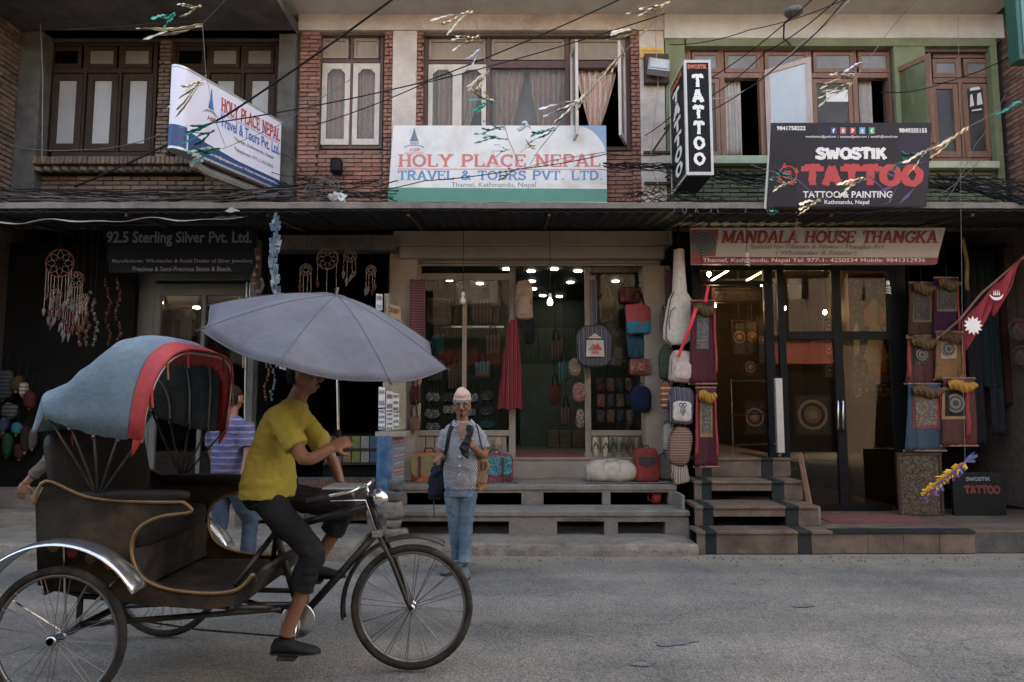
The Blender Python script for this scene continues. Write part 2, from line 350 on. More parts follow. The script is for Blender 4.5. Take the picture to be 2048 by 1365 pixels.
M_panelwood = mat('tan_panel', (0.33, 0.26, 0.20), 0.65, 0.15, 6, 0.15, 60, stretch=(5, 5, 1), dirt=(0.17, 0.13, 0.1), damt=0.5)
M_brownwood = mat('brown_wood', (0.22, 0.11, 0.075), 0.55, 0.25, 5, 0.15, 60, stretch=(7, 7, 1))
M_darkwood = mat('dark_wood', (0.045, 0.03, 0.024), 0.6, 0.3, 5, 0.2, 60, stretch=(7, 7, 1))
M_pinkwood = mat('pink_wood', (0.50, 0.36, 0.32), 0.55, 0.15, 5, 0.15, 60, stretch=(7, 7, 1))
M_frost = mat('frosted_glass', (0.30, 0.28, 0.27), 0.35, 0.12, 2.5, 0.03, 30, spec=0.5)
M_frostdk = mat('dusty_glass', (0.19, 0.175, 0.165), 0.35, 0.2, 2.5, 0.03, 30, spec=0.5, dirt=(0.28, 0.26, 0.24), dscale=2)
M_glass = glass('window_glass', ior=1.42)
M_doorglass = glass('door_glass', (0.8, 0.88, 0.9), 1.42, 0.01, 0.85)
M_dust = dusty('dusty_pane', .12, (.36, .32, .29))
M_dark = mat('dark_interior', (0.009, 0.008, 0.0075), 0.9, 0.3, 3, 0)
M_black = mat('black_paint', (0.012, 0.013, 0.014), 0.45, 0.3, 8, 0.05)
M_blackmetal = mat('black_metal', (0.010, 0.010, 0.011), 0.5, 0.3, 8, 0.05)
M_tin = mat('tin_sheet', (0.035, 0.036, 0.038), 0.7, 0.3, 3, 0.2, 20, dirt=(0.08, 0.06, 0.045), dscale=2)
M_white = mat('white_paint', (0.72, 0.70, 0.67), 0.6, 0.08, 4, 0.05)
M_vinylwhite = mat('vinyl_white', (0.70, 0.67, 0.64), 0.5, 0.06, 3, 0.3, 5, dirt=(0.42, 0.36, 0.31), dscale=1.7, damt=0.6)
M_vinylgreen = mat('vinyl_green', (0.07, 0.235, 0.17), 0.5, 0.08, 3, 0.03)
M_vinylred = mat('vinyl_faded_red', (0.60, 0.17, 0.16), 0.5, 0.08, 5, 0)
M_vinylblue = mat('vinyl_faded_blue', (0.10, 0.24, 0.42), 0.5, 0.08, 5, 0)
M_vinylsky = mat('vinyl_sky', (0.25, 0.36, 0.50), 0.5, 0.08, 5, 0)
M_vinylgrey = mat('vinyl_grey', (0.16, 0.17, 0.18), 0.5, 0.08, 5, 0)
M_signred = mat('sign_red', (0.42, 0.035, 0.04), 0.45, 0.08, 5, 0)
M_signblue = mat('sign_blue', (0.045, 0.12, 0.36), 0.45, 0.08, 5, 0)
M_signnavy = mat('sign_navy', (0.018, 0.05, 0.15), 0.45, 0.08, 5, 0)
M_signpurple = mat('sign_lilac', (0.62, 0.60, 0.68), 0.4, 0.05, 3, 0.02)
M_alu = mat('aluminium', (0.45, 0.45, 0.46), 0.4, 0.1, 8, 0.05, metal=0.7)
M_steel = mat('steel', (0.5, 0.5, 0.5), 0.25, 0.1, 8, 0.02, metal=0.95)
M_chrome = mat('dull_chrome', (0.62, 0.66, 0.70), 0.24, 0.12, 9, 0.06, 25, metal=0.95)
M_rust = mat('rusty_iron', (0.075, 0.05, 0.038), 0.8, 0.35, 20, 0.3, metal=0.2)
M_rubber = mat('tyre_rubber', (0.028, 0.026, 0.024), 0.85, 0.3, 12, 0.3, dirt=(0.10, 0.09, 0.075), dscale=5)
M_marble = mat('brown_marble', (0.115, 0.082, 0.064), 0.5, 0.45, 5, 0.06, 40, dirt=(0.185, 0.15, 0.118), dscale=4, damt=0.6)
M_granite = mat('dark_granite', (0.022, 0.027, 0.028), 0.45, 0.3, 30, 0.05, dirt=(0.06, 0.055, 0.05), damt=0.4)
M_mat = mat('maroon_mat', (0.17, 0.055, 0.05), 0.95, 0.25, 20, 0.5, 150)
M_skin = mat('skin', (0.20, 0.092, 0.055), 0.5, 0.12, 12, 0.1, 60, spec=0.4)
M_hair = mat('black_hair', (0.012, 0.01, 0.009), 0.6, 0.3, 40, 0.4, 120)
M_denim = mat('denim', (0.07, 0.105, 0.14), 0.9, 0.3, 5, 0.5, 14, dirt=(0.19, 0.235, 0.27), dscale=3.4, damt=0.7)
M_blackcloth = mat('black_cloth', (0.014, 0.015, 0.02), 0.9, 0.3, 8, 0.4, 20, sheen=0.2)

# ------------------------------------------------------------------ lettering
_tc = {}
def plain(s, bold=0.0, shear=0.0, sp=1.0):
    k = (s, bold, shear, sp)
    if k in _tc: return _tc[k]
    cu = bpy.data.curves.new('t', 'FONT'); cu.body = s; cu.offset = bold; cu.shear = shear; cu.space_character = sp; cu.resolution_u = 3
    o = bpy.data.objects.new('t', cu); C.objects.link(o)
    dg = bpy.context.evaluated_depsgraph_get(); me = o.evaluated_get(dg).to_mesh()
    r = ([(v.co.x, v.co.y, 0) for v in me.vertices], [tuple(p.vertices) for p in me.polygons])
    o.evaluated_get(dg).to_mesh_clear(); bpy.data.objects.remove(o); bpy.data.curves.remove(cu)
    _tc[k] = r; return r
def arc(cx, cy, rx, ry, a0, a1, n=12):
    return [(cx + rx * math.cos(R(a0 + (a1 - a0) * i / n)), cy + ry * math.sin(R(a0 + (a1 - a0) * i / n))) for i in range(n + 1)]
GL = {  # width, strokes, serif feet (x, y)
 'H': (.82, [[(.16, 0), (.16, 1)], [(.66, 0), (.66, 1)], [(.16, .52), (.66, .52)]], [(.16, 0), (.16, 1), (.66, 0), (.66, 1)]),
 'O': (.9, [arc(.45, .5, .34, .43, 90, 450, 22)], []),
 'L': (.72, [[(.16, 0), (.16, 1)], [(.1, .05), (.64, .05)], [(.62, .0), (.62, .28)]], [(.16, 1)]),
 'Y': (.82, [[(.1, 1), (.41, .48)], [(.72, 1), (.41, .48)], [(.41, .5), (.41, 0)]], [(.1, 1), (.72, 1), (.41, 0)]),
 'P': (.76, [[(.16, 0), (.16, 1)], [(.1, .95)] + arc(.4, .72, .26, .23, 90, -90, 10) + [(.16, .49)]], [(.16, 0)]),
 'A': (.86, [[(.12, 0), (.42, 1)], [(.42, 1), (.74, 0)], [(.25, .32), (.62, .32)]], [(.12, 0), (.74, 0)]),
 'C': (.84, [arc(.46, .5, .34, .43, 42, 318, 20), [(.72, .98), (.72, .68)]], []),
 'E': (.76, [[(.16, 0), (.16, 1)], [(.08, .95), (.66, .95)], [(.16, .52), (.5, .52)], [(.08, .05), (.68, .05)], [(.64, 1), (.64, .74)], [(.66, 0), (.66, .28)], [(.5, .4), (.5, .64)]], []),
 'N': (.88, [[(.16, 0), (.16, 1)], [(.16, 1), (.7, 0)], [(.7, 0), (.7, 1)]], [(.16, 0), (.7, 1), (.1, 1)]),
 'T': (.78, [[(.39, 0), (.39, 1)], [(.05, .95), (.73, .95)], [(.07, 1), (.07, .72)], [(.71, 1), (.71, .72)]], [(.39, 0)]),
 'R': (.82, [[(.16, 0), (.16, 1)], [(.1, .95)] + arc(.4, .73, .24, .22, 90, -90, 10) + [(.16, .51)], [(.4, .5), (.7, 0)]], [(.16, 0), (.72, 0)]),
 'V': (.82, [[(.1, 1), (.41, 0)], [(.72, 1), (.41, 0)]], [(.1, 1), (.72, 1)]),
 'U': (.84, [[(.16, 1), (.16, .35)] + arc(.42, .32, .26, .26, 180, 360, 10) + [(.68, 1)]], [(.16, 1), (.68, 1)]),
 'S': (.68, [[(.58, .74)] + arc(.34, .74, .22, .2, 30, 270, 12) + arc(.34, .28, .25, .22, 90, -150, 12), [(.6, .98), (.6, .7)], [(.08, .02), (.08, .3)]], []),
 '&': (.9, [[(.8, 0), (.28, .68)] + arc(.36, .78, .15, .16, 220, -60, 10) + [(.3, .5)] + arc(.32, .27, .22, .22, 110, 330, 10) + [(.75, .5)]], []),
 'D': (.84, [[(.16, 0), (.16, 1)], [(.08, .95), (.36, .95)] + arc(.38, .5, .32, .45, 88, -88, 14) + [(.08, .05)]], []),
 '.': (.36, [[(.1, .08), (.26, .08)]], []),
 'M': (1.0, [[(.16, 0), (.16, 1)], [(.16, 1), (.5, .1)], [(.5, .1), (.84, 1)], [(.84, 1), (.84, 0)]], [(.16, 0), (.84, 0), (.1, 1), (.9, 1)]),
 'G': (.88, [arc(.46, .5, .34, .43, 42, 350, 20), [(.48, .42), (.84, .42)], [(.74, .98), (.74, .7)]], []),
 'K': (.86, [[(.16, 0), (.16, 1)], [(.7, 1), (.2, .42)], [(.36, .58), (.74, 0)]], [(.16, 0), (.16, 1), (.7, 1), (.74, 0)]),
 'W': (1.1, [[(.1, 1), (.32, 0)], [(.32, 0), (.55, .8)], [(.55, .8), (.78, 0)], [(.78, 0), (1.0, 1)]], []),
 'I': (.36, [[(.18, 0), (.18, 1)]], []),
 'Q': (.9, [arc(.45, .5, .34, .43, 90, 450, 22), [(.5, .3), (.8, 0)]], []),
 ' ': (.5, [], [])}
def strokes(s, w=.15, serif=True, shear=0.0, ragged=0.0, sp=.0, seed=1):
    rnd = random.Random(seed); V, F = [], []; x = 0; lay = 0
    def rib(pl, wd):
        nonlocal lay
        if ragged:
            q = []
            for i in range(len(pl) - 1):
                n = max(1, int(math.dist(pl[i], pl[i + 1]) / .09))
                q += [(pl[i][0] + (pl[i + 1][0] - pl[i][0]) * k / n, pl[i][1] + (pl[i + 1][1] - pl[i][1]) * k / n) for k in range(n)]
            pl = q + [pl[-1]]
        closed = math.dist(pl[0], pl[-1]) < 1e-4; o = len(V); n = len(pl); lay += 1
        for i in range(n):
            a = pl[i - 1] if i > 0 else (pl[-2] if closed else pl[0]); b = pl[i + 1] if i < n - 1 else (pl[1] if closed else pl[-1])
            dx, dy = b[0] - a[0], b[1] - a[1]; l = math.hypot(dx, dy) or 1
            nx, ny = -dy / l, dx / l
            h1 = wd / 2 * (1 + rnd.uniform(-ragged, ragged)); h2 = wd / 2 * (1 + rnd.uniform(-ragged, ragged))
            for sgn, h in ((1, h1), (-1, h2)):
                px, py = pl[i][0] + nx * h * sgn, pl[i][1] + ny * h * sgn
                V.append((x + px + shear * py, py, (lay % 5) * .0006 + i * .00006))
        for i in range(n - 1): F.append((o + 2 * i, o + 2 * i + 1, o + 2 * i + 3, o + 2 * i + 2))
    for ch in s:
        wd, st, sf = GL[ch]
        for pl in st:
            vert = abs(pl[0][0] - pl[-1][0]) < .02
            thin = len(pl) == 2 and not vert and serif and abs(pl[0][1] - pl[-1][1]) < .02
            tick = len(pl) == 2 and vert and serif and abs(pl[0][1] - pl[-1][1]) < .35
            rib(pl, w * (.62 if thin or tick else 1))
        if serif:
            for (fx, fy) in sf:
                yy = fy - .045 if fy > .5 else fy + .045
                rib([(fx - w * 1.02, yy), (fx + w * 1.02, yy)], .085)
        x += wd + sp
    return V, F
class Plane:
    """a flat sign face: O lower-left, U right, V up (unit), size w x h; boxes are given as fractions u0,v0,u1,v1"""
    def __init__(s, O, U, V, w, h): s.O, s.U, s.V, s.w, s.h = Vector(O), Vector(U).normalized(), Vector(V).normalized(), w, h; s.N = s.U.cross(s.V)
    def p(s, u, v, lift=0.0): return s.O + s.U * (u * s.w) + s.V * (v * s.h) + s.N * lift
    def put(s, parent, name, geo, m, u0, v0, u1, v1, lift=.004, keep=True):
        vs_, fs_ = geo
        ax = min(v[0] for v in vs_); bx = max(v[0] for v in vs_); ay = min(v[1] for v in vs_); by = max(v[1] for v in vs_)
        out = []
        for v in vs_: out.append(s.p(u0 + (v[0] - ax) / (bx - ax) * (u1 - u0), v0 + (v[1] - ay) / (by - ay) * (v1 - v0), lift + v[2] * .6))
        if not keep: return MB().add(out, fs_).build(name, m, parent)
        fs2 = sorted(fs_, key=lambda f: min(vs_[i][0] for i in f)); grp = [[]]; mx_ = -1e9          # one piece for each word
        for f in fs2:
            lo = min(vs_[i][0] for i in f)
            if grp[-1] and lo - mx_ > .3 * (by - ay): grp.append([])
            grp[-1].append(f); mx_ = max(mx_, max(vs_[i][0] for i in f))
        for g in grp:
            ids = sorted({i for f in g for i in f}); mp = {i: k for k, i in enumerate(ids)}
            MB().add([out[i] for i in ids], [tuple(mp[i] for i in f) for f in g]).build(name, m, parent)
    def poly(s, parent, name, pts, m, lift=.003):
        mb = MB(); mb.add([s.p(u, v, lift) for u, v in pts], [tuple(range(len(pts)))]); return mb.build(name, m, parent)
    def disc(s, parent, name, u, v, r, m, lift=.003, n=28, ring=0.0, squash=1.0):
        mb = MB(); o = [s.p(u, v, lift) + s.U * math.cos(2 * PI * k / n) * r + s.V * math.sin(2 * PI * k / n) * r * squash for k in range(n)]
        if ring:
            i_ = [s.p(u, v, lift) + s.U * math.cos(2 * PI * k / n) * r * (1 - ring) + s.V * math.sin(2 * PI * k / n) * r * squash * (1 - ring) for k in range(n)]
            mb.add(o + i_, [(k, (k + 1) % n, n + (k + 1) % n, n + k) for k in range(n)])
        else: mb.add(o, [tuple(range(n))])
        return mb.build(name, m, parent)
def front_plane(px0, py0, px1, py1, Y):
    x0, x1, z0, z1 = rect(px0, py0, px1, py1, Y)
    return Plane((x0, Y, z0), (1, 0, 0), (0, 0, 1), x1 - x0, z1 - z0)

# ------------------------------------------------------------------ ground and road
YW = 8.6                       # face of the upper storeys
mb = MB(); mb.grid(lambda u, v: (-60 + 120 * u, -40 + 90 * v, -0.03), 2, 2)
struct(mb.build('ground', M_concrete))
def road_z(u, v):
    x, y = -40 + 80 * u, -2.3 + 9.75 * v
    return (x, y, 0.012 * math.sin(x * .9 + 1) * math.sin(y * 1.3) - 0.008)
struct(MB().grid(road_z, 160, 30).build('road', asphalt(), smooth=True))

# broken kerb in front of the steps
def kerb(name, x0, x1, y0, y1, h, m, seed, label):
    rnd = random.Random(seed); mbk = MB(); n = max(6, int((x1 - x0) / .07)); rings_ = []
    ph = [rnd.uniform(0, 6) for _ in range(4)]
    for i in range(n + 1):
        x = x0 + (x1 - x0) * i / n
        w = .018 * math.sin(x * 3 + ph[0]) + .012 * math.sin(x * 9 + ph[1]) + rnd.uniform(-.01, .01)
        t = h + .01 * math.sin(x * 4 + ph[2]) + rnd.uniform(-.006, .004)
        rings_.append([(x, y0 + w - .015, -.04), (x, y0 + w + rnd.uniform(-.012, .012), t * .5), (x, y0 + w + .018, t - .015), (x, y0 + w + .045, t), (x, y1, t), (x, y1, -.04)])
    mbk.rings(rings_); o = mbk.build(name, m); o['kind'] = 'structure'; return o
XL, XC0, XC1, XR = -9.5, -1.62, 2.0, 9.5
kerb('kerb', -1.55, 1.92, 7.17, 7.74, .105, M_dustcon, 3, '')
kerb('pavement_edge', XL, -1.57, 6.98, 8.2, .15, M_dustcon, 5, '')

# stretch of dust and grit in the gutter
mb = MB(); rnd = random.Random(12)
for i in range(420):
    x = rnd.uniform(-4.6, 5.2); y = 7.1 - abs(rnd.gauss(0, .16)); r = rnd.uniform(.004, .014)
    mb.sup((x, y, .004), (r, r * rnd.uniform(.6, 1), r * .6), 1, 1, 5, 3)
stuff(mb.build('grit', M_dustcon))
# scraps and patches lying on the road
for i, (px, py, w, h) in enumerate([(1350, 1283, .17, .045), (1608, 1211, .09, .04), (1280, 1325, .06, .03), (905, 1132, .22, .02)]):
    b = math.atan((py - CY) / FPX) - PITCH; y = CAMZ / math.tan(b); x = at(px, py, y).x
    rnd = random.Random(40 + i); n = 23; pts = []
    for k in range(n):
        a = 2 * PI * k / n; rr = .75 + .22 * math.sin(2 * a + i) + .12 * math.sin(5 * a + i * 2) + rnd.uniform(-.05, .05); pts.append((x + math.cos(a) * w * rr, y + math.sin(a) * h * rr * 1.8, road_z((x + 40) / 80, (y + 2.3) / 9.75)[2] + .006))
    mb = MB(); mb.add(pts, [tuple(range(n))])
    struct(mb.build('tar_patch', mat('tar', (0.125, 0.125, 0.125), .75, .35, 20, .5, 80)))

# ------------------------------------------------------------------ bricks
_bm = []
for k in range(5):
    rnd = random.Random(100 + k); j = lambda a=.012: rnd.uniform(-a, a)
    v = [(-.5, 1, -.5), (.5, 1, -.5), (.5, 1, .5), (-.5, 1, .5)]
    v += [(-.5 + j(), .12, -.5 + j(.05)), (.5 + j(), .12, -.5 + j(.05)), (.5 + j(), .12, .5 + j(.05)), (-.5 + j(), .12, .5 + j(.05))]
    v += [(-.48 + j(), j(.03), -.42 + j(.05)), (.48 + j(), j(.03), -.42 + j(.05)), (.48 + j(), j(.03), .42 + j(.05)), (-.48 + j(), j(.03), .42 + j(.05))]
    f = [(8, 9, 10, 11)] + [(a + i, a + (i + 1) % 4, a + 4 + (i + 1) % 4, a + 4 + i) for a in (0, 4) for i in range(4)]
    me = bpy.data.meshes.new('brick'); me.from_pydata(v, [], f); _bm.append(me)
_bcache = {}
def bmesh_for(m, k):
    if (m.name, k) not in _bcache:
        me = _bm[k].copy(); bm = bmesh.new(); bm.from_mesh(me); bmesh.ops.recalc_face_normals(bm, faces=bm.faces); bm.to_mesh(me); bm.free()
        me.materials.append(m); _bcache[(m.name, k)] = me
    return _bcache[(m.name, k)]
NB = {}
def brick(parent, m, c, size, rot=0.0, rnd=random):
    o = bpy.data.objects.new('brick', bmesh_for(m, rnd.randrange(5))); C.objects.link(o); o.parent = parent
    o.location = Vector(c) - ORG[parent.name]; o.scale = size; o.rotation_euler = (0, rnd.uniform(-.012, .012), rot); NB[parent.name] = NB.get(parent.name, 0) + 1
    ORG[o.name] = ORG[parent.name]; return o
def bricks(parent, m, x0, x1, z0, z1, Y, L=.235, H=.0555, D=.05, gap=.010, seed=1, side=None, skip=None):
    """running bond on the plane Y = const (or X = side when side is given: x0,x1 are then Y values)"""
    rnd = random.Random(seed); n = max(1, round((z1 - z0) / H)); H = (z1 - z0) / n
    for r in range(n):
        z = z0 + (r + .5) * H; x = x0 - (L * .5 if r % 2 else 0); x += rnd.uniform(-.01, .01)
        while x < x1 - .02:
            a, b = max(x, x0), min(x + L, x1)
            if b - a > .03 and not (skip and skip((a + b) / 2, z)):
                pr = rnd.uniform(-.006, .006)
                if side is None: brick(parent, m, ((a + b) / 2, Y + pr - .006, z), (b - a - gap, D, H - gap), 0, rnd)
                else: brick(parent, m, (side + .006 + pr, (a + b) / 2, z), (b - a - gap, D, H - gap), PI / 2, rnd)
            x += L

# ------------------------------------------------------------------ houses: walls
def wall(parent, name, m, x0, x1, z0, z1, yf, yb, holes=()):
    xs = sorted({x0, x1, *[max(x0, min(x1, h[i])) for h in holes for i in (0, 1)]}); zs = sorted({z0, z1, *[max(z0, min(z1, h[i])) for h in holes for i in (2, 3)]})
    solid = lambda i, j: 0 <= i < len(xs) - 1 and 0 <= j < len(zs) - 1 and not any(h[0] < (xs[i] + xs[i + 1]) / 2 < h[1] and h[2] < (zs[j] + zs[j + 1]) / 2 < h[3] for h in holes)
    w = MB()
    for i in range(len(xs) - 1):
        for j in range(len(zs) - 1):
            if not solid(i, j): continue
            a, b, c, d = xs[i], xs[i + 1], zs[j], zs[j + 1]
            w.add([(a, yf, c), (b, yf, c), (b, yf, d), (a, yf, d)], [(0, 1, 2, 3)]); w.add([(a, yb, c), (b, yb, c), (b, yb, d), (a, yb, d)], [(3, 2, 1, 0)])
            if not solid(i - 1, j): w.add([(a, yf, c), (a, yb, c), (a, yb, d), (a, yf, d)], [(0, 1, 2, 3)])
            if not solid(i + 1, j): w.add([(b, yf, c), (b, yb, c), (b, yb, d), (b, yf, d)], [(0, 1, 2, 3)])
            if not solid(i, j - 1): w.add([(a, yf, c), (b, yf, c), (b, yb, c), (a, yb, c)], [(0, 1, 2, 3)])
            if not solid(i, j + 1): w.add([(a, yf, d), (b, yf, d), (b, yb, d), (a, yb, d)], [(0, 1, 2, 3)])
    return w.build(name, m, parent)
def upper_floors(parent, m, x0, x1, z0, z1, proj, win_m):
    """storeys above the picture: jettied slab, wall and window openings"""
    xs = [x0 + (x1 - x0) * (i + .5) / 2 for i in range(2)]
    hs = [(x - .6, x + .6, z0 + .9 + 2.9 * k, z0 + 2.3 + 2.9 * k) for x in xs for k in range(2)]
    MB().box(x0, x1, YW - proj, YW + .3, z0, z0 + .2).build('soffit_slab', M_soffit, parent)
    wall(parent, 'upper_wall', m, x0, x1, z0 + .2, z1, YW - proj + .02, YW - proj + .25, hs)
    for h in hs: MB().box(h[0], h[1], YW - proj + .14, YW - proj + .17, h[2], h[3]).build('upper_window', win_m, parent)
    MB().box(x0, x1, YW + .3, YW + 6, z0 + .001, z1).build('upper_block', m, parent)

ZS = at(1024, 30, YW).z                               # underside of the jettied floor
ZSL = 3.80; AWY = 7.75                                # canopy slab
house_l = thing('brick_house', 'dark brick house on the left with dark wooden windows above a silver shop', 'house', (-5.2, YW, 0))
house_c = thing('plastered_house', 'middle house with pink plaster, red brick piers and a bag shop below', 'house', (0, YW, 0))
house_r = thing('green_house', 'green painted house on the right with brown casement windows above a thangka shop', 'house', (4.2, YW, 0))
house_n = thing('neighbour_house', 'bare brick house at the far left edge, its side wall stepping forward', 'house', (-7.5, YW - 1, 0))
house_f = thing('corner_house', 'red brick house with a green sign at the far right edge', 'house', (7.2, YW - 1, 0))
X0L = at(42, 230, YW).x; X1L = at(592, 230, YW).x; X1C = at(1331, 230, YW).x; X1R = at(2003, 230, YW).x

# ---- middle house
H1 = rect(637, 66, 766, 298, YW); H2 = rect(846, 68, 1263, 301, YW)
zb = ZSL + .02
pa = rect(596, 62, 637, 425, YW); pb = rect(766, 62, 783, 425, YW); pc = rect(832, 62, 846, 425, YW); pd = rect(1263, 62, 1281, 425, YW)
ztop = pa[3]
core = wall(house_c, 'wall', M_mortar, X1L, X1C, zb, ztop, YW + .05, YW + .3, [H1, H2])
MB().box(X1L, X1C, YW - .02, YW + .3, ztop, ZS).build('beam', M_plaster, house_c, bevel=.012)
for (a, b) in ((783, 832), (1281, 1331)):
    r_ = rect(a, 62, b, 425, YW); MB().box(r_[0], r_[1], YW, YW + .1, zb, ztop).build('pilaster', M_plaster, house_c, bevel=.01)
bricks(house_c, M_brick, pa[0], pa[1], zb, ztop, YW + .01, seed=2)
bricks(house_c, M_brick, pb[0], pb[1], zb, ztop, YW + .01, seed=3, L=.12)
bricks(house_c, M_brick, pc[0], pc[1], zb + .9, ztop, YW + .01, seed=4, L=.12)
bricks(house_c, M_brick, pd[0], pd[1], zb, ztop, YW + .01, seed=5, L=.12)
bricks(house_c, M_brick, H1[0], H1[1], zb, H1[2] - .005, YW + .035, seed=6)
bricks(house_c, M_brick, at(1195, 350, YW).x, H2[1], zb, H2[2] - .005, YW + .035, seed=7)
upper_floors(house_c, M_plaster, X1L, X1C, ZS, 12.0, .75, M_frostdk)

# ---- left house
L1 = rect(88, 80, 312, 314, YW); L2 = rect(338, 80, 556, 314, YW)
ztl = at(300, 62, YW).z
wall(house_l, 'wall', M_mortar_dk, X0L, X1L, zb, ztl, YW + .05, YW + .3, [L1, L2])
cl = rect(556, 60, 591, 425, YW); MB().box(cl[0], cl[1] - .004, YW - .06, YW + .1, zb, ztl).build('column', M_darkcon, house_l, bevel=.012)
cl = rect(42, 60, 88, 425, YW); MB().box(cl[0] + .01, cl[1], YW - .12, YW + .1, zb, ztl).build('column', M_darkcon, house_l, bevel=.02)
pts = []
for i in range(13):                                       # sagging beam over the windows
    u = i / 12; pts.append((X0L + (X1L - X0L) * u, YW - .14, ztl - .02 + .18 * (abs(u - .5) * 2) ** 4 * (1 if u < .5 else .3)))
MB().prism(pts + [(X1L, YW - .14, ZS - .3), (X0L, YW - .14, ZS - .3)], (0, .44, 0)).build('beam', M_darkcon, house_l)
MB().box(X0L - .4, X1L - .003, YW - 1.3, YW + .3, ZS - .3, ZS - .14).build('balcony_slab', M_darkcon, house_l)
pr = rect(313, 80, 337, 314, YW); bricks(house_l, M_brick_dk, pr[0], pr[1], pr[2], pr[3], YW + .02, seed=11, L=.15)
sill = rect(64, 312, 540, 328, YW - .16)
rnd = random.Random(5); n = 52
for i in range(n):                                         # soldier course of the sill
    a = sill[0] + (sill[1] - sill[0]) * i / n; b = sill[0] + (sill[1] - sill[0]) * (i + 1) / n
    brick(house_l, M_brick_dk, ((a + b) / 2, YW - .16 + rnd.uniform(-.008, .008), (sill[2] + sill[3]) / 2), (b - a - .008, .2, sill[3] - sill[2]), 0, rnd)
MB().box(sill[0] + .03, sill[1], YW - .1, YW + .06, sill[2] - .09, sill[2] - .004).build('corbel', M_mortar_dk, house_l)
for i in range(26):                                        # dog-tooth bricks under the sill
    x = sill[0] + .06 + (sill[1] - sill[0] - .1) * i / 25
    brick(house_l, M_brick_dk, (x, YW - .12, sill[2] - .05), (.07, .07, .05), PI / 4, rnd)
bricks(house_l, M_brick_dk, X0L + .3, at(556, 380, YW).x, zb, sill[2] - .1, YW + .02, seed=12, H=.062)
upper_floors(house_l, M_darkcon, X0L, X1L - .004, ZS, 11.6, .75, M_frostdk)

# ---- neighbour at the left edge
XN = X0L + .02
MB().box(XL - 3, XN - .06, YW - 1.1, YW + 5, .02, 11.8).build('wall', M_mortar_dk, house_n)
bricks(house_n, M_brick_dk, YW - .95, YW - .02, 3.9, 6.6, 0, seed=14, side=XN - .01, H=.07)
# ---- green house
R1 = rect(1372, 92, 1792, 322, YW); R2 = rect(1856, 100, 1990, 326, YW)
ztr = at(1650, 78, YW).z
wall(house_r, 'wall', M_mortar, X1C, X1R, zb, ztr, YW + .05, YW + .3, [R1, R2])
MB().box(X1C + .003, X1R + .1, YW - .02, YW + .3, ztr, ZS).build('beam', M_soffit, house_r, bevel=.012)
for (a, b, d) in ((1332, 1372, 318), (1792, 1856, 318), (1990, 2004, 425)):
    r_ = rect(a, 78, b, d, YW); MB().box(r_[0], r_[1], YW, YW + .1, r_[2], ztr - .002).build('green_pier', M_green, house_r, bevel=.008)
r_ = rect(1372, 78, 1990, 93, YW); MB().box(r_[0], r_[1], YW - .01, YW + .1, r_[2], ztr - .001).build('green_lintel', M_green, house_r)
r_ = rect(1332, 308, 1856, 330, YW - .1); MB().box(r_[0], r_[1], YW - .1, YW + .1, r_[2] + .02, r_[3] - .02).build('sill', M_palegreen, house_r, bevel=.01)
r_ = rect(1850, 322, 2000, 336, YW - .1); MB().box(r_[0], r_[1], YW - .1, YW + .1, r_[2], r_[3]).build('sill', M_palegreen, house_r, bevel=.01)
zs_ = at(1650, 334, YW).z
bricks(house_r, M_brick_gr, at(1334, 380, YW).x, at(1990, 380, YW).x, zb, zs_, YW + .02, seed=16, H=.058)
upper_floors(house_r, M_soffit, X1C + .003, X1R, ZS, 12.0, .75, M_frostdk)
# ---- corner house at the right edge
XF = X1R + .05
MB().box(XF + .06, XR + 4, YW - .9, YW + 5, .02, 11.8).build('wall', M_mortar, house_f)
def side_bricks():
    rnd = random.Random(21)
    for r in range(46):
        z = 3.85 + r * .058
        for k in range(4):
            y = YW - .82 + k * .225 + (.11 if r % 2 else 0)
            brick(house_f, M_brick, (XF + .05, y, z), (.215, .05, .048), -PI / 2, rnd)
side_bricks()
bricks(house_f, M_brick, XF + .08, XF + 1.0, 3.9, 5.9, YW - .9, seed=22, H=.058)

for (hh, a, b) in ((house_l, X0L, X1L), (house_c, X1L, X1C), (house_r, X1C, XR)):
    MB().box(a + .002, b - .002, 12.6, 12.9, .02, ZS).build('rear_wall', M_darkcon, hh)

# ------------------------------------------------------------------ canopy over the shops
can = thing('shop_canopy', 'sooty concrete ledge with dark tin sheets over the three shop fronts', 'canopy', (0, AWY, ZSL))
mb = MB(); n = 90; rg = []; rnd = random.Random(8)
for i in range(n + 1):
    x = XN + (XR - XN) * i / n; w = rnd.uniform(-.008, .008); t = rnd.uniform(-.008, .008)
    rg.append([(x, AWY + w, ZSL + .01), (x, AWY + w, ZSL + .075 + t), (x, AWY + .03, ZSL + .09 + t), (x, YW + .08, ZSL + .09), (x, YW + .08, ZSL)])
mb.rings(rg); mb.build('ledge', M_concrete, can)
for k in range(7):                                        # tin sheets hung under the ledge
    a = XN + .1 + k * 2.05; b = a + 2.03
    mb = MB(); mb.grid(lambda u, v, a=a, b=b, k=k: (a + (b - a) * u, 7.30 + .02 * math.sin(k * 5) + 1.26 * v, ZSL - .014 - .145 * (1 - v) - .009 * math.sin(u * 90) - .012 * math.sin(k * 2.1) * (1 - v)), 60, 4)
    mb.build('tin_sheet', M_tin, can, solid=.004)
for k in range(9): MB().tube([(XN + .6 + k * 1.55, 7.34, ZSL - .185), (XN + .6 + k * 1.55, YW + .2, ZSL - .02)], .018, 6).build('bracket', M_rust, can)
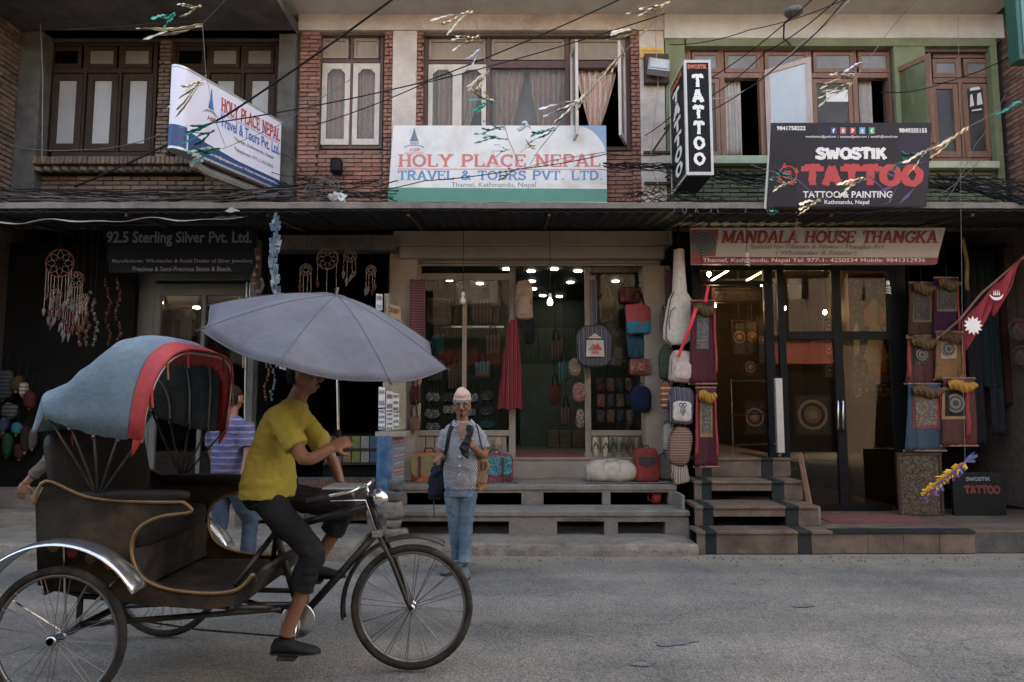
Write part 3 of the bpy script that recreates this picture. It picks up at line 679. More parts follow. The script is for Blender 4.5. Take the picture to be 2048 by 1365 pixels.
# torn pale flashing on the left
tl = thing('torn_flashing', 'bent pale tin flashing along the left end of the shop canopy', 'flashing', (-4.4, AWY - .2, 3.6))
def fl(u, v):
    p0 = at(-40 + 520 * u, 449 - 8 * u + 3 * math.sin(u * 17), 7.25); return p0 + Vector((0, .2 * v, .02 + .06 * v + .012 * math.sin(u * 31 + v)))
MB().grid(fl, 50, 2).build('sheet', mat('pale_tin', (.42, .40, .37), .6, .2, 6, .2), tl, solid=.004)
p = [at(425, 438, AWY - .2), at(462, 415, AWY - .18), at(480, 422, AWY - .14), at(470, 428, AWY - .2), at(486, 436, AWY - .2)]
mb = MB(); mb.add(p, [(0, 1, 2), (0, 2, 3), (0, 3, 4)]); mb.build('torn_corner', mat('pale_tin', (.3, .3, .3)), tl, solid=.004)

# ------------------------------------------------------------------ windows
def sash(parent, name, x0, x1, z0, z1, y, fm, pm, bw=.045, d=.035, hinge=None, ang=0, arch=False):
    """a casement: four bars as one frame, pane as its own piece; hinge 'L'/'R' opens it outwards"""
    w, h = x1 - x0, z1 - z0
    f = MB(); f.box(0, bw, 0, d, 0, h); f.box(w - bw, w, 0, d, 0, h); f.box(bw, w - bw, 0.001, d - .001, 0, bw * 1.25); f.box(bw, w - bw, 0.001, d - .001, h - bw * 1.1, h)
    if arch:
        n = 12; top = h - bw * 1.1; lo = []
        for i in range(n + 1):
            u = i / n; c = abs(u - .5) * 2; lo.append((bw + (w - 2 * bw) * u, .004, top - (.06 * (max(0, c - .55) / .45) ** .7 if c > .55 else 0) - .008))
        f.prism(lo + [(w - bw, .004, top + .004), (bw, .004, top + .004)], (0, d - .008, 0))
    g = MB(); g.box(bw - .004, w - bw + .004, d * .45, d * .6, bw, h - bw)
    if hinge == 'R': M_ = Matrix.Translation((x1, y, z0)) @ Matrix.Rotation(ang, 4, 'Z') @ Matrix.Translation((-w, 0, 0))
    else: M_ = Matrix.Translation((x0, y, z0)) @ Matrix.Rotation(-ang, 4, 'Z')
    for q in (f, g): q.shift(lambda v: M_ @ v)
    o = f.build(name, fm, parent, bevel=.003); g.build('pane', pm, parent)
    return o
def px_sash(parent, px0, py0, px1, py1, y, fm, pm, **k):
    x0, x1, z0, z1 = rect(px0, py0, px1, py1, y); return sash(parent, 'casement', x0, x1, z0, z1, y, fm, pm, **k)
def bars(parent, name, m, rs, y, d=.08):
    return MB().lattice(rs, y, y + d).build(name, m, parent, bevel=.004)
def curtain(parent, x0, x1, z0, z1, y, m, tie=None, n=40, amp=.02):
    """pleated cloth; tie = (x fraction, width fraction) gathers the foot"""
    def fn(u, v):
        x = x0 + (x1 - x0) * u
        if tie:
            c = x0 + (x1 - x0) * tie[0]; k = (1 - v) ** 1.15; x = x + (c + (u - .5) * (x1 - x0) * tie[1] - x) * k
        return (x, y + amp * math.sin(u * 34) + amp * .5 * math.sin(u * 71 + v * 2), z0 + (z1 - z0) * v)
    return MB().grid(fn, n, 8).build('curtain', m, parent, smooth=True, solid=.003)
M_curt = stripes('orange_curtain', [(.70, .60, .54), (.62, .33, .22), (.66, .46, .36), (.62, .36, .26), (.72, .64, .58)], 90, 'X', distort=1.5)
M_curtpale = mat('pale_curtain', (.46, .40, .36), .9, .15, 8, .2, sheen=.2)
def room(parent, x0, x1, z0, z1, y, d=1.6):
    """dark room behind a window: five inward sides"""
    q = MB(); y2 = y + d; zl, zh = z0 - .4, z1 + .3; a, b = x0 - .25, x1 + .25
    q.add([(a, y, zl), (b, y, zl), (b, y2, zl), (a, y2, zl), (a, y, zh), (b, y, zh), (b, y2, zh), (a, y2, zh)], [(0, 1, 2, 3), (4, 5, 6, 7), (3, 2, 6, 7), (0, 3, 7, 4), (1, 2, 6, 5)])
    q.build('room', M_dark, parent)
yw = YW + .11
# middle house, narrow window
w1 = bars(house_c, 'window', M_maroonwood, [(637, 66, 643, 298), (699, 66, 705, 298), (759, 66, 766, 298), (643, 66, 759, 74), (643, 119, 759, 126), (643, 291, 759, 298)], yw, .1)
w1['label'] = 'narrow maroon window with two cream casements'
for (a, b) in ((643, 699), (705, 759)):
    bars(w1, 'transom_panel', M_panelwood, [(a, 74, b, 119)], yw + .05, .02); bars(w1, 'panel_moulding', M_panelwood, [(a + 2, 76, b - 2, 82), (a + 2, 111, b - 2, 117), (a + 2, 82, a + 8, 111), (b - 8, 82, b - 2, 111)], yw + .025, .024)
    px_sash(w1, a, 127, b, 290, yw - .012, M_whitewood, M_dust, bw=.065, arch=True)
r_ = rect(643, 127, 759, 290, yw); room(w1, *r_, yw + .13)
for (a, b) in ((648, 694), (710, 754)):
    r_ = rect(a, 130, b, 286, yw + .08); curtain(w1, *r_, yw + .09, M_curt, amp=.012)
# middle house, wide window
w2 = bars(house_c, 'window', M_maroonwood, [(846, 68, 855, 301), (973, 74, 981, 295), (1131, 74, 1139, 295), (1252, 68, 1263, 301), (855, 68, 1252, 76), (855, 122, 973, 128), (981, 122, 1131, 136), (1139, 122, 1252, 136), (855, 294, 1252, 301)], yw, .1)
w2['label'] = 'wide maroon window with drawn curtains and one open casement pair'
for (a, b) in ((855, 973), (981, 1131), (1139, 1252)):
    bars(w2, 'transom_panel', M_panelwood, [(a, 76, b, 122)], yw + .05, .02); bars(w2, 'panel_moulding', M_panelwood, [(a + 2, 78, b - 2, 84), (a + 2, 113, b - 2, 120), (a + 2, 84, a + 8, 113), (b - 8, 84, b - 2, 113)], yw + .025, .024)
px_sash(w2, 856, 129, 914, 293, yw - .012, M_whitewood, M_dust, bw=.06, arch=True); px_sash(w2, 914, 129, 972, 293, yw - .012, M_whitewood, M_dust, bw=.06, arch=True)
bars(w2, 'pane', M_dust, [(981, 136, 1131, 294)], yw + .04, .006)
r_ = rect(1140, 137, 1252, 293, yw); xm = (r_[0] + r_[1]) / 2
sash(w2, 'casement', r_[0], xm, r_[2], r_[3] + .18, yw - .03, M_whitewood, M_dust, bw=.055, hinge='L', ang=R(84)); sash(w2, 'casement', xm, r_[1], r_[2], r_[3] + .18, yw - .03, M_whitewood, M_dust, bw=.055, hinge='R', ang=R(70))
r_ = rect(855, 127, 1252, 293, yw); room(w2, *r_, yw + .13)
for (a, b, t) in ((862, 968, (.3, .45)), (985, 1050, (.2, .3)), (1058, 1130, (.55, .25)), (1152, 1235, (.45, .12))):
    r_ = rect(a, 138, b, 290, yw + .1); curtain(w2, r_[0], r_[1], r_[2] + (.1 if a > 1100 else -.25), r_[3], yw + .115, M_curt, tie=t)
r_ = rect(982, 136, 1131, 294, yw + .11); MB().box(r_[0], r_[1], yw + .2, yw + .204, r_[2], r_[3]).build('net_curtain', mat('grey_net', (.30, .285, .27), .9, .1, 4, .1), w2)
# left house windows
for (a, b) in ((96, 308), (345, 552)):
    wl = bars(house_l, 'window', M_darkwood, [(a - 8, 80, a + 6, 314), (b - 5, 80, b + 4, 314), (a + 6, 80, b - 5, 92), (a + 6, 137, b - 5, 146), (a + 6, 304, b - 5, 314)] + [(a + (b - a) * k / 3 - 4, 92, a + (b - a) * k / 3 + 4, 304) for k in (1, 2)], yw, .1)
    for k in range(3):
        c, d = a + (b - a) * k / 3 + 6, a + (b - a) * (k + 1) / 3 - 4
        px_sash(wl, c, 148, d, 303, yw - .01, M_darkwood, M_frost, bw=.085)
        px_sash(wl, c, 94, d, 136, yw + .01, M_darkwood, M_frostdk if k else M_glass, bw=.045)
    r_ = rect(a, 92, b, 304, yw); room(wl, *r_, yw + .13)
# green house windows
wr = bars(house_r, 'window', M_brownwood, [(1372, 92, 1384, 322), (1780, 92, 1792, 322), (1384, 92, 1780, 102), (1384, 146, 1780, 156), (1384, 314, 1780, 322)] + [(x - 5, 102, x + 5, 314) for x in (1445, 1525, 1622, 1712)], yw, .1)
wr['label'] = 'long brown window with several casements standing open'
cols = [1384, 1440, 1530, 1617, 1707, 1780]
for i in range(5):
    a, b = cols[i] + (10 if i else 0), cols[i + 1]
    a = [1384, 1450, 1530, 1627, 1717][i]; b = [1440, 1520, 1617, 1707, 1780][i]
    px_sash(wr, a, 104, b, 145, yw - .01, M_brownwood, M_frostdk, bw=.045)
r_ = rect(1384, 158, 1412, 313, yw)
px_sash(wr, 1384, 158, 1440, 313, yw - .01, M_brownwood, dusty('dusty_pane_light', .15), bw=.055)
r_ = rect(1530, 157, 1617, 313, yw); sash(wr, 'casement', r_[0], r_[1], r_[2], r_[3] + .1, yw - .03, M_pinkwood, mat('frost_painted_reflection', (.50, .51, .52), .25, .1, 2, .02), bw=.06, hinge='L', ang=R(38))  # pane colour lightened to stand in for a bluish-white reflection
px_sash(wr, 1627, 158, 1707, 313, yw - .01, M_brownwood, MATS['dusty_pane_light'], bw=.055)
r_ = rect(1717, 157, 1790, 313, yw); sash(wr, 'casement', r_[0], r_[1], r_[2], r_[3] + .1, yw - .03, M_brownwood, M_glass, bw=.06, hinge='R', ang=R(118))
r_ = rect(1384, 158, 1780, 313, yw); room(wr, *r_, yw + .13)
for (a, b) in ((1388, 1430), (1448, 1484), (1722, 1748)):
    r_ = rect(a, 156, b, 312, yw + .1); curtain(wr, *r_, yw + .125, M_curtpale, n=24, amp=.015)
bars(wr, 'paper_notice', M_white, [(1652, 180, 1696, 204)], yw - .001, .002)
wr2 = bars(house_r, 'window', M_brownwood, [(1856, 100, 1866, 326), (1980, 100, 1990, 326), (1866, 100, 1980, 116), (1866, 156, 1980, 166), (1866, 316, 1980, 326), (1919, 116, 1928, 316)], yw, .1)
for (a, b) in ((1866, 1919), (1928, 1980)):
    px_sash(wr2, a, 118, b, 155, yw - .01, M_brownwood, M_frostdk, bw=.05); px_sash(wr2, a, 168, b, 315, yw - .01, M_brownwood, MATS['dusty_pane_light'], bw=.065)
r_ = rect(1866, 116, 1980, 316, yw); room(wr2, *r_, yw + .13)
pp = front_plane(1928, 168, 1980, 315, yw - .012)
for (u0, v0, u1, v1) in ((.28, .9, .7, .96), (.25, .68, .42, .86), (.52, .7, .75, .88), (.3, .62, .72, .66)): pp.poly(wr2, 'sticker', [(u0, v0), (u1, v0 + .02), (u1 - .05, v1), (u0 + .04, v1 - .02)], M_white, .004)

# ------------------------------------------------------------------ signs
# white banner on the middle house
YB = YW - .07
P = front_plane(777, 252, 1213, 404, YB)
sg = thing('travel_banner', 'large faded white banner with pink and blue lettering and a green foot band', 'banner', P.p(.5, 0))
MB().add([P.p(0, 0), P.p(1, -.01), P.p(1, 1), P.p(.02, 1)], [(0, 1, 2, 3)]).build('panel', M_vinylwhite, sg, solid=.012)
U = lambda x: (x - 777) / 436.0
Vv = lambda y: 1 - (y - 252) / 152.0
P.N = -P.N if P.N.y > 0 else P.N
P.poly(sg, 'green_band', [(0, 0), (1, -.005), (1, Vv(379)), (0, Vv(376))], M_vinylgreen, .0068)
pts = [(1, 1), (U(1150), 1)] + [(U(1150 + 63 * math.sin(t)), Vv(252 + 68 * (1 - math.cos(t)))) for t in [PI / 2 * k / 10 for k in range(1, 11)]]
P.poly(sg, 'blue_corner', pts, M_vinylsky, .0068)
P.put(sg, 'lettering', strokes('HOLY PLACE NEPAL', .17), M_vinylred, U(796), Vv(336), U(1201), Vv(309), .0080, keep=True)
P.put(sg, 'lettering', strokes('TRAVEL & TOURS PVT. LTD.', .17), M_vinylblue, U(796), Vv(362), U(1204), Vv(342), .0080, keep=True)
P.put(sg, 'lettering', plain('Thamel, Kathmandu, Nepal', .0), M_vinylgrey, U(903), Vv(378), U(1071), Vv(366), .0080)
P.poly(sg, 'rule', [(U(796), Vv(340)), (U(1200), Vv(341)), (U(1200), Vv(339.5)), (U(796), Vv(338.5))], M_vinylred, .0080)
# stupa emblem: spire, eyes band, dome, prayer-flag lines
em = []
P.poly(sg, 'emblem', [(U(828 - 9), Vv(284)), (U(828 + 9), Vv(284)), (U(831), Vv(268)), (U(828.5), Vv(257)), (U(827.5), Vv(257)), (U(825), Vv(268))], M_vinylgrey, .0080)
P.poly(sg, 'emblem', [(U(820), Vv(290)), (U(837), Vv(290)), (U(837), Vv(285)), (U(820), Vv(285))], M_vinylsky, .0080)
P.poly(sg, 'emblem', [(U(809), Vv(296))] + [(U(828 + 20 * math.cos(t)), Vv(297 - 6 * math.sin(t))) for t in [PI - PI * k / 10 for k in range(11)]] + [(U(828 + 17 * math.cos(t)), Vv(297 - 4.5 * math.sin(t))) for t in [PI * k / 10 for k in range(11)]], M_vinylgrey, .0080)
for dx in (-34, -24, 24, 36): P.poly(sg, 'emblem', [(U(828), Vv(262)), (U(828 + dx), Vv(285 + abs(dx) * .03)), (U(828 + dx), Vv(286))], M_vinylgrey, .0074)
P.put(sg, 'emblem_lettering', plain('HR', .02, .35), M_vinylred, U(818), Vv(304), U(840), Vv(298), .0080)
P.put(sg, 'emblem_lettering', plain('HOLY PLACE NEPAL'), M_vinylred, U(810), Vv(309), U(848), Vv(305.5), .0080)

# projecting light box on the left
A = at(355, 205, 6.95); B = at(561, 312, 8.45)
z0 = (at(561, 379, 8.45).z); hh = at(561, 247, 8.45).z - z0
A.z = B.z = z0; Ud = (B - A).normalized(); LW = (B - A).length
P = Plane(A, Ud, (0, 0, 1), LW, hh); P.N = Ud.cross(Vector((0, 0, 1)))
if P.N.dot(Vector((0, -1, 0))) < 0 and P.N.x < 0: P.N = -P.N
sb = thing('light_box_sign', 'white and navy travel agency light box with a rounded end jutting from the brick house', 'sign', B)
dep = .17
outl = [(LW, 0, 0), (LW, -dep, 0)] + [(.0 + .14 - .14 * math.sin(t), -dep / 2 - dep / 2 * math.cos(t), 0) for t in [PI * k / 12 for k in range(13)]]
loop = [A + Ud * q[0] + P.N * (q[1] + 0) for q in outl]
MB().prism(loop, (0, 0, hh)).build('case', M_signpurple, sb)
MB().prism([q + Vector((0, 0, hh + .002)) for q in [A + Ud * (a[0] * 1.006 - .004) + P.N * (a[1] * 1.04 + .004) for a in outl]], (0, 0, .025)).build('edge_trim', M_alu, sb)
MB().prism([q + Vector((0, 0, -.027)) for q in [A + Ud * (a[0] * 1.006 - .004) + P.N * (a[1] * 1.04 + .004) for a in outl]], (0, 0, .025)).build('edge_trim', M_alu, sb)
P.poly(sb, 'navy_band', [(.1, .0), (1, .0), (1, .13), (.55, .14), (.25, .19), (.1, .24)], M_signnavy, .003)
mbn = MB(); arcp = [A + Ud * (.14 - .143 * math.sin(t)) + P.N * (-dep / 2 - (dep / 2 + .003) * math.cos(t)) for t in [PI * k / 12 for k in range(13)]]
mbn.grid(lambda u, v: arcp[min(12, int(round(u * 12)))] + Vector((0, 0, hh * (.27 * v + .002))), 12, 1); mbn.build('navy_wrap', M_signnavy, sb)
P.put(sb, 'lettering', strokes('HOLY PLACE NEPAL', .17, sp=-.04), M_signred, .37, .70, .985, .90, .005, keep=True)
P.put(sb, 'lettering', plain('Travel & Tours Pvt. Ltd.', .015), M_signblue, .37, .50, .985, .655, .005)
P.put(sb, 'lettering', plain('Thamel, Kathmandu, Nepal', .008), M_vinylgrey, .50, .385, .92, .45, .005)
P.put(sb, 'lettering', plain('Telephone: 977-1-4215965', .008), M_vinylgrey, .51, .25, .92, .315, .005)
P.put(sb, 'lettering', plain('mail: info@holyplacenepal.com  Website: www.holyplacenepal.com', .01), M_white, .27, .045, .985, .095, .006)
P.poly(sb, 'rule', [(.37, .675), (.985, .675), (.985, .682), (.37, .682)], M_signblue, .005)
P.poly(sb, 'emblem', [(.255, .66), (.305, .66), (.29, .8), (.282, .93), (.278, .93), (.27, .8)], M_signblue, .005)
P.poly(sb, 'emblem', [(.20, .56), (.24, .63), (.28, .645), (.32, .63), (.36, .56), (.32, .61), (.28, .622), (.24, .61)], M_vinylgrey, .005)
P.put(sb, 'emblem_lettering', plain('HR', .02, .3), M_signred, .25, .5, .32, .56, .005)
for k in (.28, .62, .95):
    q = A + Ud * (LW * k); MB().tube([q + P.N * .02 + Vector((0, 0, -.04)), q - P.N * (dep + .02) + Vector((0, 0, -.04))], .014, 6).build('bracket', M_rust, sb)
MB().tube([A + Ud * .35 + Vector((0, 0, -.06)) + P.N * .03, B + Ud * .12 + Vector((0, 0, -.06)) + P.N * .03], .02, 6).build('support_arm', M_rust, sb)
MB().tube([A + Ud * .35 + Vector((0, 0, -.06)) - P.N * .16, B + Ud * .12 + Vector((0, 0, -.06)) - P.N * .16], .02, 6).build('support_arm', M_rust, sb)
MB().tube([A + Ud * .3 + Vector((0, 0, -.05)) + P.N * .03, A + Ud * .3 + Vector((0, 0, -.1)) - P.N * .05, A + Ud * .5 + Vector((0, 0, -.12)) - P.N * .08, A + Ud * LW * .7 + Vector((0, 0, -.11)) - P.N * .08, B + Vector((0, 0, -.1)) - P.N * .08], .05, 8).build('lamp_housing', mat('dusty_plastic', (.25, .24, .23), .5, .2, 6, .1), sb)
MB().tube([B + Vector((.02, -.02, hh * .55)), B + Vector((.16, -.02, hh * .45)), B + Vector((.26, .12, hh * .3))], .012, 6).build('stay', M_rust, sb)

# upright TATTOO box sign
yf = 7.62; xx0, xx1, zz0, zz1 = rect(1371, 122, 1420, 350, yf)
xx1 = xx0 + .30
ts = thing('tattoo_box_sign', 'tall black box sign lettered TATTOO down its front and side', 'sign', (xx0, YW, zz0))
MB().box(xx0, xx1, yf, YW - .25, zz0, zz1).build('case', M_black, ts)
fr = MB()
for a, b, c, d in ((xx0 - .006, xx0 + .022, zz0, zz1), (xx1 - .022, xx1 + .006, zz0, zz1)): fr.box(a, b, yf - .012, yf + .03, c - .006, d + .006)
fr.box(xx0 + .022, xx1 - .022, yf - .011, yf + .03, zz0 - .005, zz0 + .03); fr.box(xx0 + .022, xx1 - .022, yf - .011, yf + .03, zz1 - .03, zz1 + .005)
fr.box(xx0 - .007, xx0 + .01, YW - .275, YW - .244, zz0 - .005, zz1 + .005); fr.box(xx0 - .0065, xx0 + .01, yf + .03, YW - .275, zz1 - .018, zz1 + .0045); fr.box(xx0 - .0065, xx0 + .01, yf + .03, YW - .275, zz0 - .0045, zz0 + .018)
fr.build('frame', mat('pale_frame', (.5, .46, .43), .5, .1), ts)
PF = Plane((xx0, yf, zz0), (1, 0, 0), (0, 0, 1), xx1 - xx0, zz1 - zz0); PF.N = Vector((0, -1, 0))
PS = Plane((xx0, YW - .25, zz0), (0, -1, 0), (0, 0, 1), YW - .25 - yf, zz1 - zz0); PS.N = Vector((-1, 0, 0))
M_orange = mat('sign_orange', (.55, .13, .06), .5, .1, 9, 0)
for i, ch in enumerate('TATTOO'):
    v1 = .885 - i * .138; PF.put(ts, 'lettering', strokes(ch, .26, False, ragged=.28, seed=20 + i), M_white, .27, v1 - .12, .73, v1, .006)
    PS.put(ts, 'lettering', strokes(ch, .26, False, ragged=.28, seed=30 + i), M_white, .22 + .02 * i, v1 - .125, .70 + .02 * i, v1 - .005, .006)
PF.put(ts, 'lettering', plain('SWOSTIK', .05), M_orange, .12, .925, .88, .965, .006)
PS.put(ts, 'lettering', plain('SWOSTIK', .05), M_orange, .12, .91, .88, .965, .006)
MB().tube([(xx0 - .02, YW, zz0 + .95), (xx0 + .06, YW - .3, zz0 + .95)], .014, 6).build('bracket', M_rust, ts); MB().tube([(xx0 - .02, YW, zz0 + .3), (xx0 + .06, YW - .3, zz0 + .3)], .014, 6).build('bracket', M_rust, ts)
MB().tube([(xx0 - .2, YW + .02, zz0 + .62), (xx0 + .04, YW - .27, zz0 + .95)], .012, 6).build('bracket', M_rust, ts)
MB().box(xx0 - .3, xx0 + .1, YW - .04, YW + .02, zz0 + .61, zz0 + .64).build('wall_bar', M_rust, ts); MB().box(xx0 - .3, xx0 + .1, YW - .04, YW + .02, zz0 + .2, zz0 + .23).build('wall_bar', M_rust, ts)

# SWOSTIK banner, leaning out slightly
YT = 7.70
x0, x1, z0, z1 = rect(1540, 251, 1858, 413, YT)
P = Plane((x0 - .02, YT + .02, z0), (1, 0, .0), (0.0, -.10, 1), x1 - x0, (z1 - z0)); P.N = Vector((0, -1, -.1)).normalized()
tb = thing('tattoo_banner', 'black tattoo studio banner with dripping red letters, leaning over the canopy', 'banner', P.p(.5, 0))
skew = lambda u, v: (u + .03 * (v - .5) * (1 if u > .5 else .6), v)
M_bannerdk = motif('banner_black', (.012, .012, .02), [(.014, .013, .022), (.02, .016, .032), (.012, .012, .018)], 3.5, .4)
MB().add([P.p(*skew(0, 0)), P.p(*skew(1, 0)), P.p(*skew(1, 1)), P.p(*skew(0, 1))], [(0, 1, 2, 3)]).build('panel', M_bannerdk, tb, solid=.012)
M_bred = mat('banner_red', (.46, .045, .05), .45, .1, 6, 0); M_purple = mat('banner_purple', (.075, .05, .13), .45, .3, 5, 0)
for k, (u, v, l, a, w) in enumerate([(.72, .2, .5, 35, .012), (.8, .35, .42, -30, .010), (.86, .12, .3, 60, .01), (.6, .62, .4, -35, .006), (.9, .5, .35, 15, .007), (.75, .05, .5, 72, .006), (.66, .3, .3, -55, .006)]):
    c, s_ = math.cos(R(a)), math.sin(R(a)); q = [(-l / 2, 0), (0, w * 1.6), (l / 2, 0), (0, -w * 1.6)]
    pp_ = [(u + (x * c - y * s_) * .8, v + (x * s_ + y * c)) for x, y in q]
    P.poly(tb, 'purple_ray', [(min(.985, max(.01, a_)), min(.98, max(.01, b_))) for a_, b_ in pp_], M_purple, .0075 + .0003 * k)
P.put(tb, 'lettering', strokes('SWOSTIK', .30, False, ragged=.22, seed=3), M_white, .285, .555, .735, .715, .0082)
P.put(tb, 'lettering', strokes('TATTOO', .33, False, ragged=.2, seed=8, sp=.04), M_bred, .195, .235, .965, .515, .0082)
P.put(tb, 'lettering', plain('TATTOO & PAINTING', .02), M_white, .21, .105, .77, .185, .0082)
P.put(tb, 'lettering', plain('Kathmandu, Nepal', .015), M_white, .345, .015, .625, .08, .0082)
P.put(tb, 'lettering', plain('9841758222', .03), M_white, .045, .91, .225, .96, .0082); P.put(tb, 'lettering', plain('9849335155', .03), M_white, .81, .88, .985, .935, .0082)
P.put(tb, 'lettering', plain('swostiktattoo@gmail.com  |  saryansan@yahoo.com  |  sansid01@hotmail.com', .01), M_white, .225, .815, .80, .85, .0082)
for k, (c, tx) in enumerate([((.03, .06, .2), 'f'), ((.4, .12, .12), 'o'), ((.45, .03, .04), 'p'), ((.12, .3, .5), 't'), ((.06, .3, .12), 'c')]):
    u = .40 + k * .06; P.poly(tb, 'social_icon', [(u - .018, .865), (u + .018, .865), (u + .018, .945), (u - .018, .945)], mat('icon_%s' % tx, c, .5, .05, 4, 0), .0082); P.put(tb, 'icon_mark', plain(tx, .04), M_white, u - .008, .88, u + .008, .93, .0095)
P.disc(tb, 'round_emblem', .115, .38, .105, M_bred, .0115, ring=.13); P.put(tb, 'round_emblem', plain('CR', .03), M_bred, .085, .33, .145, .43, .0082)
for k in range(4):
    a = PI / 2 * k + .4; u, v = .115 + .105 * math.cos(a) / P.w, .38 + .105 * math.sin(a) / P.h; P.poly(tb, 'round_emblem', [(u, v + .05), (u - .014, v - .02), (u + .014, v - .02)], M_bred, .012)
for u in (-.012,): MB().tube([P.p(u - .01, -.02, -.02), P.p(u + .03, 1.05, -.02)], .016, 6).build('pole', mat('pale_frame', (.5, .46, .43)), tb)
MB().tube([P.p(.3, .5, -.03), (x0 + .7, YW + .02, z1 - .4)], .012, 6).build('stay', M_rust, tb); MB().tube([P.p(.8, .5, -.03), (x1 - .3, YW + .02, z1 - .4)], .012, 6).build('stay', M_rust, tb)
MB().box(x0, x1, YT + .03, YW - .05, ZSL + .10, ZSL + .125).build('base_rail', M_rust, tb)

# MANDALA board under the canopy
YM = 8.12
x0, x1, z0, z1 = rect(1383, 456, 1893, 529, YM)
P = Plane((x0, YM, z0), (1, 0, 0), (0, 0, 1), x1 - x0, z1 - z0); P.N = Vector((0, -1, 0))
ms = thing('thangka_shop_board', 'long white shop board with maroon italic lettering above the thangka shop door', 'sign', (x0 + 1.6, YM, z0))
MB().prism([P.p(0, 0), P.p(.955, 0), P.p(1, 1), P.p(0, 1)], (0, .06, 0)).build('board', mat('board_white', (.37, .36, .35), .45, .06, 3, .02, dirt=(.36, .33, .3), damt=.3), ms)
U = lambda x: (x - 1383) / 510.0
Vv = lambda y: 1 - (y - 456) / 73.0
M_mar = mat('sign_maroon', (.20, .028, .03), .45, .1, 5, 0)
P.poly(ms, 'red_band', [(0, 0), (.957, 0), (U(1875), Vv(516)), (0, Vv(514))], M_mar, .004)
P.poly(ms, 'emblem_ground', [(0, Vv(514)), (U(1430), Vv(513)), (U(1438), Vv(460)), (0, Vv(460))], mat('sign_brown', (.20, .06, .04), .5, .1), .004)
P.disc(ms, 'mandala_emblem', U(1407), Vv(487), .155, mat('mandala_blue', (.045, .055, .075), .5, .4, 60, 0), .006)
for rr in (.15, .115, .075, .04): P.disc(ms, 'mandala_ring', U(1407), Vv(487), rr, mat('mandala_line', (.13, .14, .15), .5, .3, 60, 0), .008, ring=.08)
P.put(ms, 'lettering', strokes('MANDALA HOUSE THANGKA', .19, True, shear=.22, sp=-.02), M_mar, U(1441), Vv(488), U(1876), Vv(461), .006, keep=True)
P.put(ms, 'lettering', plain('Special for Tibetan & Newari Thangka Art', .012, .25), M_vinylgrey, U(1499), Vv(501), U(1768), Vv(489), .006)
P.put(ms, 'lettering', plain('( Wholesaler & Retailer)', .015, .25), M_vinylgrey, U(1550), Vv(513.5), U(1712), Vv(501.5), .006)
P.put(ms, 'lettering', plain('Thamel, Kathmandu, Nepal Tel: 977-1- 4250534 Mobile: 9841312936', .012, .1), M_signpurple, U(1405), Vv(527), U(1848), Vv(517), .006)
for u in (.08, .5, .92): MB().tube([P.p(u, .9, -.03) + Vector((0, .04, 0)), P.p(u, 1, 0) + Vector((0, .3, .08))], .012, 6).build('hanger', M_rust, ms)

# silver shop board on the left
YS = 8.2
x0, x1, z0, z1 = rect(203, 452, 512, 546, YS)
P = Plane((x0, YS, z0), (1, 0, 0), (0, 0, 1), x1 - x0, z1 - z0); P.N = Vector((0, -1, 0))
ss = thing('silver_shop_board', 'dark navy shop board with grey lettering about sterling silver', 'sign', (x0 + 1, YS, z0))
MB().prism([P.p(.06, 0), P.p(1, 0), P.p(1, 1), P.p(0, 1)], (0, .05, 0)).build('board', mat('board_navy', (.010, .014, .022), .6, .2, 3, .02), ss)
M_silv = mat('silver_letter', (.16, .165, .18), .45, .1, 5, 0)
P.put(ss, 'lettering', plain('92.5 Sterling Silver Pvt. Ltd.', .025), M_silv, .03, .56, .97, .88, .004)
P.put(ss, 'lettering', plain('Manufacturer, Wholesaler & Retail Dealer of Silver Jewellery', .015), M_silv, .075, .19, .985, .29, .004)
P.put(ss, 'lettering', plain('Precious & Semi-Precious Stone & Beads.', .015), M_silv, .21, .03, .85, .13, .004)
for u in (.15, .85): MB().tube([P.p(u, .9, -.03) + Vector((0, .03, 0)), P.p(u, 1, 0) + Vector((0, .3, .1))], .012, 6).build('hanger', M_rust, ss)

# hanging sign at the top right corner
x0, x1, z0, z1 = rect(2031, -25, 2075, 121, 7.0)
gs = thing('green_light_box', 'dark green edged sign at the top right corner by the brick house', 'sign', (x1, 7.0, z0))
MB().box(x0, x1 + .35, 6.98, 7.14, z0, z1 + .25).build('case', mat('deep_green', (.012, .075, .055), .4, .1), gs, bevel=.01)
MB().box(x0 + .05, x1 + .3, 6.97, 6.982, z0 + .06, z1 + .2).build('panel', mat('panel_teal', (.06, .2, .16), .4, .1), gs)
MB().tube([(x1 + .2, 7.1, (z0 + z1) / 2), (x1 + .35, YW - .88, (z0 + z1) / 2)], .018, 6).build('bracket', M_rust, gs)

# flood lamp on the wall between the houses, with a yellow notice
fl_ = thing('flood_lamp', 'small grey square flood lamp on the wall between middle and green house', 'lamp', at(1315, 150, YW))
MB().pbox(1290, 108, 1338, 165, YW - .1, YW).build('back_plate', M_rust, fl_)
T_ = Matrix.Translation(at(1318, 131, YW - .22)) @ Matrix.Rotation(R(-22), 4, 'X') @ Matrix.Rotation(R(10), 4, 'Y')
MB().box(-.14, .14, -.02, .08, -.105, .105, T_).build('case', M_alu, fl_, bevel=.01); MB().box(-.115, .115, -.03, -.018, -.08, .08, T_).build('lens', mat('lamp_lens', (.45, .45, .44), .2, .15, 14, .05), fl_)
MB().box(-.02, .02, .06, .16, -.02, .02, T_).build('arm', M_rust, fl_)
P = front_plane(1280, 96, 1328, 117, YW - .012); yn = thing('yellow_notice', 'small yellow notice board with red print above the flood lamp', 'notice', P.p(.5, 0)); P.N = Vector((0, -1, 0))
